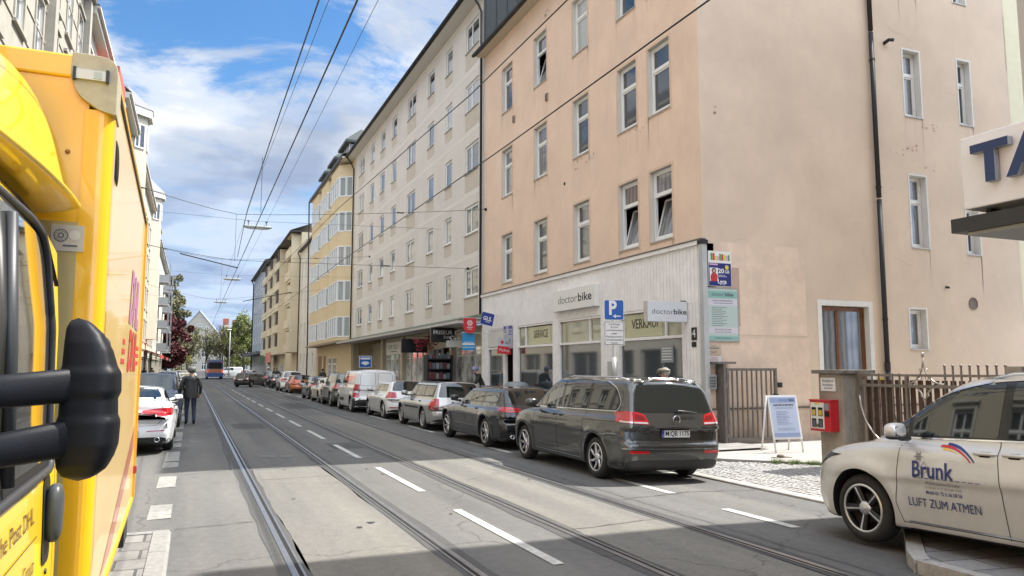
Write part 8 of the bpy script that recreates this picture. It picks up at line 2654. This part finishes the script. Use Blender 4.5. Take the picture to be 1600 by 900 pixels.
# wind deflector over the cab
prR = [(0, 3.00), (.35, 2.995), (.60, 2.98), (.74, 2.945), (.80, 2.885), (.845, 2.80), (.885, 2.70), (.915, 2.58), (.935, 2.50), (.955, 2.45), (.99, 2.425), (1.015, 2.41), (.98, 2.385), (.80, 2.36)]
prF = [(0, 2.44), (.30, 2.44), (.50, 2.438), (.60, 2.435), (.68, 2.43), (.74, 2.42), (.78, 2.41), (.81, 2.40), (.83, 2.385), (.85, 2.375), (.87, 2.365), (.885, 2.36), (.86, 2.34), (.70, 2.335)]
m = MB(); ny = 18; P_ = []
for i in range(ny + 1):
    t_ = i / ny; y = 3.50 - 1.65 * t_; e = t_ ** 1.7
    half = [(a[0] * (1 - e) + b_[0] * e, a[1] * (1 - e) + b_[1] * e) for a, b_ in zip(prR, prF)]
    ring = [(-1.45 - p[0], p[1]) for p in half[::-1]] + [(-1.45 + p[0], p[1]) for p in half[1:]]
    P_ += [L(p[0], y, p[1]) for p in ring]
nx = len(ring)
fs = [(i * nx + j, i * nx + j + 1, (i + 1) * nx + j + 1, (i + 1) * nx + j) for i in range(ny) for j in range(nx - 1)]
m.add(P_, fs, 0, True)
m.add([P_[j] for j in range(nx)], [tuple(range(nx))])
df = m.build('wind_deflector', p_dhl, tk)
sbm = df.modifiers.new('smooth', 'SUBSURF'); sbm.levels = 1; sbm.render_levels = 1
# the big two-armed mirror
mr = bpy.data.objects.new('door_mirror', None); COL.objects.link(mr); mr.parent = tk; mr.location = L(-.262, 2.16, 1.676)
Mz = Matrix.Rotation(rad(-12), 3, 'Z')
m = MB()
n_ = 20; prof = []
H2 = .200
vs = []; NR = 60; NC = 28
for i in range(NR + 1):
    q = i / NR; z = -H2 + 2 * H2 * q
    Rq = float(np.interp(q, [0, .02, .07, .15, .22, .36, .40, .50, .54, .66, .70, .80, .90, .96, .99, 1], [-.01, .022, .048, .064, .072, .074, .068, .066, .073, .071, .062, .050, .028, .004, -.012, -.03]))
    Lq = float(np.interp(q, [0, .03, .08, .22, .36, .40, .50, .54, .66, .70, .93, .985, 1], [-.012, -.045, -.056, -.062, -.062, -.057, -.057, -.061, -.061, -.056, -.054, -.046, -.031]))
    off = (Rq + Lq) / 2; hw_ = max(.0006, (Rq - Lq) / 2)
    dp_ = .052 * float(np.interp(q, [0, .03, .10, .22, .36, .40, .50, .54, .66, .70, .85, .96, 1], [.02, .55, .90, 1.06, 1.06, .97, .95, 1.02, 1.0, .88, .72, .42, .02]))
    band = 0.0
    for j in range(NC):
        a = 2 * PI * j / NC
        sgp = lambda v_, p_: math.copysign(abs(v_) ** p_, v_)
        bulge = band
        vs.append(tuple(Mz @ Vector((off + (hw_ + bulge) * sgp(math.cos(a), .55), (dp_ + bulge) * sgp(math.sin(a), .6), z))))
m.add(vs, [(i * NC + j, i * NC + (j + 1) % NC, (i + 1) * NC + (j + 1) % NC, (i + 1) * NC + j) for i in range(NR) for j in range(NC)], 0, True)
m.build('mirror_head', M_mir, mr)
m = MB(); m.extr(rnd([(-.055, -.17), (.06, -.17), (.04, .16), (-.05, .16)], .03), .069, .072, 'y'); m.build('mirror_glass', M_chrome, mr)
def arm(z0, z1, r0, r1):
    m = MB(); pts = []; rs = []
    for i in range(10):
        q = i / 9; pts.append((.02 - .30 * q, .012 - .10 * q - .03 * math.sin(q * 3), z0 + (z1 - z0) * q)); rs.append(r0 + (r1 - r0) * q)
    k0 = len(m.v)
    for p, r_ in zip(pts, rs):
        for j in range(14):
            a = 2 * PI * j / 14; sg_ = lambda v_, p_: math.copysign(abs(v_) ** p_, v_); m.v.append((p[0], p[1] + r_ * .62 * sg_(math.cos(a), .7), p[2] + r_ * sg_(math.sin(a), .7)))
    for i in range(9):
        for j in range(14):
            m.f.append([k0 + i * 14 + j, k0 + i * 14 + (j + 1) % 14, k0 + (i + 1) * 14 + (j + 1) % 14, k0 + (i + 1) * 14 + j]); m.m.append(0); m.sm.append(True)
    m.build('mirror_arm', M_mir, mr)
arm(.038, .012, .044, .036); arm(-.085, -.130, .048, .036)

tk.rotation_euler = (0, 0, rad(1.0))
# ------------------------------------------------------------ people: one skinned body each
def person(label, x, y, rotz_, pose, cols, hair=None, hat=None, z=0.06, s=1.0, hatcol=(.2, .18, .14), group=None, level=1):
    """pose: joints in metres, x right, y forward, z up. cols: jacket, trousers, skin, shoes"""
    t = thing('person', label, 'person', (x, y, z), rotz_, group)
    J = dict(pelvis=(0, 0, .95), waist=(0, .01, 1.08), chest=(0, .02, 1.32), neck=(0, .015, 1.49), head=(0, .03, 1.60), crown=(0, .035, 1.70),
             shL=(-.18, .01, 1.42), elL=(-.25, -.03, 1.15), wrL=(-.27, .04, .92), haL=(-.27, .06, .84),
             shR=(.18, .01, 1.42), elR=(.25, -.03, 1.15), wrR=(.26, .04, .92), haR=(.26, .06, .84),
             hipL=(-.09, 0, .90), knL=(-.10, .05, .50), anL=(-.10, -.05, .10), toL=(-.11, .10, .035),
             hipR=(.09, 0, .90), knR=(.10, .10, .51), anR=(.10, .10, .10), toR=(.11, .26, .035))
    J.update({k: v for k, v in pose.items() if k != 'hem'})
    R = dict(pelvis=(.155, .115), waist=(.145, .10), chest=(.165, .115), neck=(.055, .06), head=(.078, .095), crown=(.070, .085),
             shL=(.075, .075), elL=(.055, .055), wrL=(.038, .038), haL=(.030, .042), shR=(.075, .075), elR=(.055, .055), wrR=(.038, .038), haR=(.030, .042),
             hipL=(.095, .10), knL=(.065, .068), anL=(.048, .05), toL=(.045, .035), hipR=(.095, .10), knR=(.065, .068), anR=(.048, .05), toR=(.045, .035))
    E_ = [('pelvis', 'waist'), ('waist', 'chest'), ('chest', 'neck'), ('neck', 'head'), ('head', 'crown'), ('chest', 'shL'), ('shL', 'elL'), ('elL', 'wrL'), ('wrL', 'haL'), ('chest', 'shR'), ('shR', 'elR'), ('elR', 'wrR'), ('wrR', 'haR'),
          ('pelvis', 'hipL'), ('hipL', 'knL'), ('knL', 'anL'), ('anL', 'toL'), ('pelvis', 'hipR'), ('hipR', 'knR'), ('knR', 'anR'), ('anR', 'toR')]
    names = list(J)
    vs = [tuple(c * s for c in J[n]) for n in names]
    es = [(names.index(a), names.index(b_)) for a, b_ in E_]
    # fingers, rooted in the palm
    rad_ = [R[n] for n in names]
    for sd_, k in (('L', -1), ('R', 1)):
        h_ = Vector(J['ha' + sd_]); w_ = Vector(J['wr' + sd_]); d = (h_ - w_).normalized()
        for q, (off, ln) in enumerate(((-.028, .070), (-.009, .082), (.010, .078), (.028, .062))):
            a = h_ + Vector((0, off, 0)); b_ = a + d * ln * .55 + Vector((-k * .006, 0, 0)); c = b_ + d * ln * .45 + Vector((-k * .018, 0, 0))
            i0 = len(vs); vs += [tuple(b_ * s), tuple(c * s)]; rad_ += [(.0095, .0095), (.008, .008)]; es += [(names.index('ha' + sd_), i0), (i0, i0 + 1)]
        b_ = h_ + Vector((0, .045, .01)) ; c = b_ + d * .035 + Vector((0, .008, 0)); i0 = len(vs); vs += [tuple(b_ * s), tuple(c * s)]; rad_ += [(.011, .011), (.009, .009)]; es += [(names.index('wr' + sd_), i0), (i0, i0 + 1)]
    me = bpy.data.meshes.new('body'); me.from_pydata(vs, es, []); me.update()
    o = bpy.data.objects.new('body', me); COL.objects.link(o)
    md = o.modifiers.new('skin', 'SKIN'); md.use_smooth_shade = True
    if not me.skin_vertices:
        bm = bmesh.new(); bm.from_mesh(me); bm.verts.layers.skin.verify(); bm.to_mesh(me); bm.free()
    sv = me.skin_vertices[0].data
    for i, r_ in enumerate(rad_):
        sv[i].radius = (r_[0] * s, r_[1] * s); sv[i].use_root = (i == names.index('pelvis'))
    sb = o.modifiers.new('sub', 'SUBSURF'); sb.levels = level; sb.render_levels = level
    dg = bpy.context.evaluated_depsgraph_get()
    m2 = bpy.data.meshes.new_from_object(o.evaluated_get(dg)); m2.name = 'body'
    bpy.data.objects.remove(o)
    mats = [mat('cloth_%d_%d_%d' % tuple(int(v * 999) for v in c), c, .75 if i != 0 else .55, var=.25, vscale=9, bump=.25, bscale=25) for i, c in enumerate(cols)]
    m2.materials.clear()
    for mt in mats:
        m2.materials.append(mt)
    hemz = pose.get('hem', .88) * s; idx = []
    wl_ = [Vector(J['wrL']) * s, Vector(J['wrR']) * s]; hl = [Vector(J['haL']) * s, Vector(J['haR']) * s]
    for p in m2.polygons:
        c = p.center; k = 0
        hand = any((c - h_).length < .085 * s and (c - w_).dot(h_ - w_) > .2 * (h_ - w_).length_squared for w_, h_ in zip(wl_, hl)) or any((c - h_ ).length < .13 * s and (c - h_).dot(h_ - w_) > 0 for w_, h_ in zip(wl_, hl))
        if hand: k = 2
        elif c.z > (Vector(J['neck']).z + .015) * s: k = 2
        elif c.z < hemz and abs(c.x) < .22 * s: k = 1
        if c.z < .11 * s: k = 3
        idx.append(k)
    m2.polygons.foreach_set('material_index', idx)
    m2.polygons.foreach_set('use_smooth', [True] * len(m2.polygons))
    b_ = bpy.data.objects.new('body', m2); COL.objects.link(b_); b_.parent = t
    hd = Vector(J['head']) * s; cr_ = Vector(J['crown']) * s
    # face: nose, eyes, mouth, ears
    m = MB(); m.blob(hd + Vector((0, .098, .0)) * s, (.011, .017, .018), 8, 6)
    for sx in (-1, 1):
        m.blob(hd + Vector((sx * .083, .0, .0)) * s, (.012, .022, .032), 8, 6)
    m.build('face', mats[2], t)
    m = MB()
    for sx in (-1, 1):
        m.blob(hd + Vector((sx * .030, .086, .022)) * s, (.012, .008, .007), 8, 6)
    m.blob(hd + Vector((0, .090, -.040)) * s, (.022, .007, .005), 8, 4)
    m.build('eyes', M_ink, t)
    if hair:
        m = MB(); m.blob(hd + Vector((0, -.022, .055)) * s, (.100 * s, .112 * s, .105 * s), 16, 10)
        if hair[1]:
            m.blob(hd + Vector((0, -.06, -.08)) * s, (.085 * s, .06 * s, .14 * s), 14, 8)
        m.build('hair', mat('hair_%d' % int(hair[0][0] * 999), hair[0], .8, var=.3, vscale=60), t)
    if hat:
        m = MB(); hm = mat('hat_%d_%d' % (int(hatcol[0] * 999), int(hatcol[2] * 999)), hatcol, .6, var=.2, vscale=30)
        c = hd + Vector((0, -.005, .075)) * s
        if hat == 'helmet':
            m.blob(c, (.128 * s, .150 * s, .105 * s), 20, 12, .9); m.blob(c + Vector((0, .12, -.03)) * s, (.09 * s, .06 * s, .016 * s), 12, 6)
        elif hat == 'flat':
            m.blob(c + Vector((0, .01, .015)) * s, (.120 * s, .145 * s, .052 * s), 18, 8, .9); m.blob(c + Vector((0, .13, -.02)) * s, (.08 * s, .06 * s, .012 * s), 12, 6)
        else:
            m.blob(c, (.105 * s, .120 * s, .095 * s), 16, 10)
        m.build('hat', hm, t)
    return t
LEA = (.014, .015, .016); JE = (.022, .030, .055); SK = (.42, .25, .18); SHO = (.012, .011, .010)
p1 = person('person in black jacket and helmet walking away between the tram rail and navy car', .0, 26.3, rad(6),
       dict(hem=.86, elL=(-.30, -.04, 1.14), wrL=(-.31, .02, .90), haL=(-.31, .04, .82), elR=(.27, -.05, 1.15), wrR=(.27, .06, .95), haR=(.26, .08, .87), shL=(-.20, .0, 1.43), shR=(.20, .0, 1.43), knL=(-.10, .08, .52), anL=(-.09, .06, .10), toL=(-.10, .21, .04), knR=(.10, .03, .50), anR=(.10, -.12, .12), toR=(.11, .02, .04)),
       (LEA, JE, SK, SHO), hair=((.10, .09, .08), False), hat='helmet', hatcol=(.12, .115, .10), z=0.0, s=1.03, level=2)
m = MB()
rg_ = [(.215 * math.cos(a), .01 + .155 * math.sin(a)) for a in np.linspace(0, 2 * PI, 17)[:-1]]
vs = [(x_ * 1.02, y_, 1.34) for x_, y_ in rg_] + [(x_ * 1.0, y_, 1.10) for x_, y_ in rg_] + [(x_ * 1.06, y_, .93) for x_, y_ in rg_] + [(x_ * 1.05, y_, .83) for x_, y_ in rg_]
m.add(vs, [(r_ * 16 + j, (r_ + 1) * 16 + j, (r_ + 1) * 16 + (j + 1) % 16, r_ * 16 + (j + 1) % 16) for r_ in range(3) for j in range(16)], 0, True)
m.build('jacket_skirt', mat('jacket_leather', LEA, .42, var=.3, vscale=10, bump=.5, bscale=18), p1)
m = MB(); m.blob((-.30, .06, .62), (.035, .11, .16), 12, 8, .7); m.tube([(-.305, .04, .80), (-.30, .02, .74), (-.30, .06, .70)], .006, 5)
b_ = m.build('bag', mat('bag_grey', (.16, .16, .155), .7, var=.2)); b_.location = (.0, 26.3, 0)
tag(b_, 'grey bag hanging from the left hand of the walker in the black jacket', 'bag')
person('person in black with a lilac cap bending by the shop corner', 9.85, 26.5, rad(75), dict(hem=.5, waist=(0, .05, 1.10), chest=(0, .14, 1.30), neck=(0, .24, 1.45), head=(0, .30, 1.54), crown=(0, .33, 1.64), shL=(-.18, .16, 1.38), shR=(.18, .16, 1.38), elL=(-.22, .26, 1.14), wrL=(-.12, .42, 1.02), haL=(-.08, .47, 1.0), elR=(.22, .26, 1.14), wrR=(.14, .42, 1.02), haR=(.10, .47, 1.0)), ((.008, .008, .009), (.012, .012, .015), SK, SHO), hat='beanie', hatcol=(.22, .22, .34), s=1.04)
person('person in a flat brown cap standing behind the grey minivan', 9.45, 14.15, rad(70), dict(), ((.06, .055, .045), (.03, .03, .035), SK, SHO), hair=((.25, .24, .22), False), hat='flat', hatcol=(.17, .145, .11), z=.045, s=.985)
person('person with long dark hair on the pavement before the ochre house', 9.3, 60.5, rad(160), dict(), ((.012, .012, .014), (.02, .02, .03), SK, SHO), hair=((.02, .015, .012), True), s=.96)
person('person in dark clothes on the pavement by the pink shop sign', 9.0, 95, rad(20), dict(), ((.012, .012, .015), (.02, .022, .03), SK, SHO), hair=((.03, .02, .015), False))
person('second dark clad person close beside the one by the pink sign', 9.4, 96.2, rad(200), dict(), ((.02, .022, .028), (.015, .015, .02), SK, SHO), hair=((.05, .035, .02), False))
person('person in a blue top under the awnings on the left pavement', -4.35, 84, rad(180), dict(), ((.05, .08, .14), (.03, .03, .04), SK, SHO), hair=((.05, .03, .02), False), z=.113)
person('person in a pale jacket waiting at the far left kerb', -4.2, 97, rad(30), dict(), ((.30, .28, .24), (.03, .03, .04), SK, SHO), hair=((.10, .07, .05), False), z=.113)
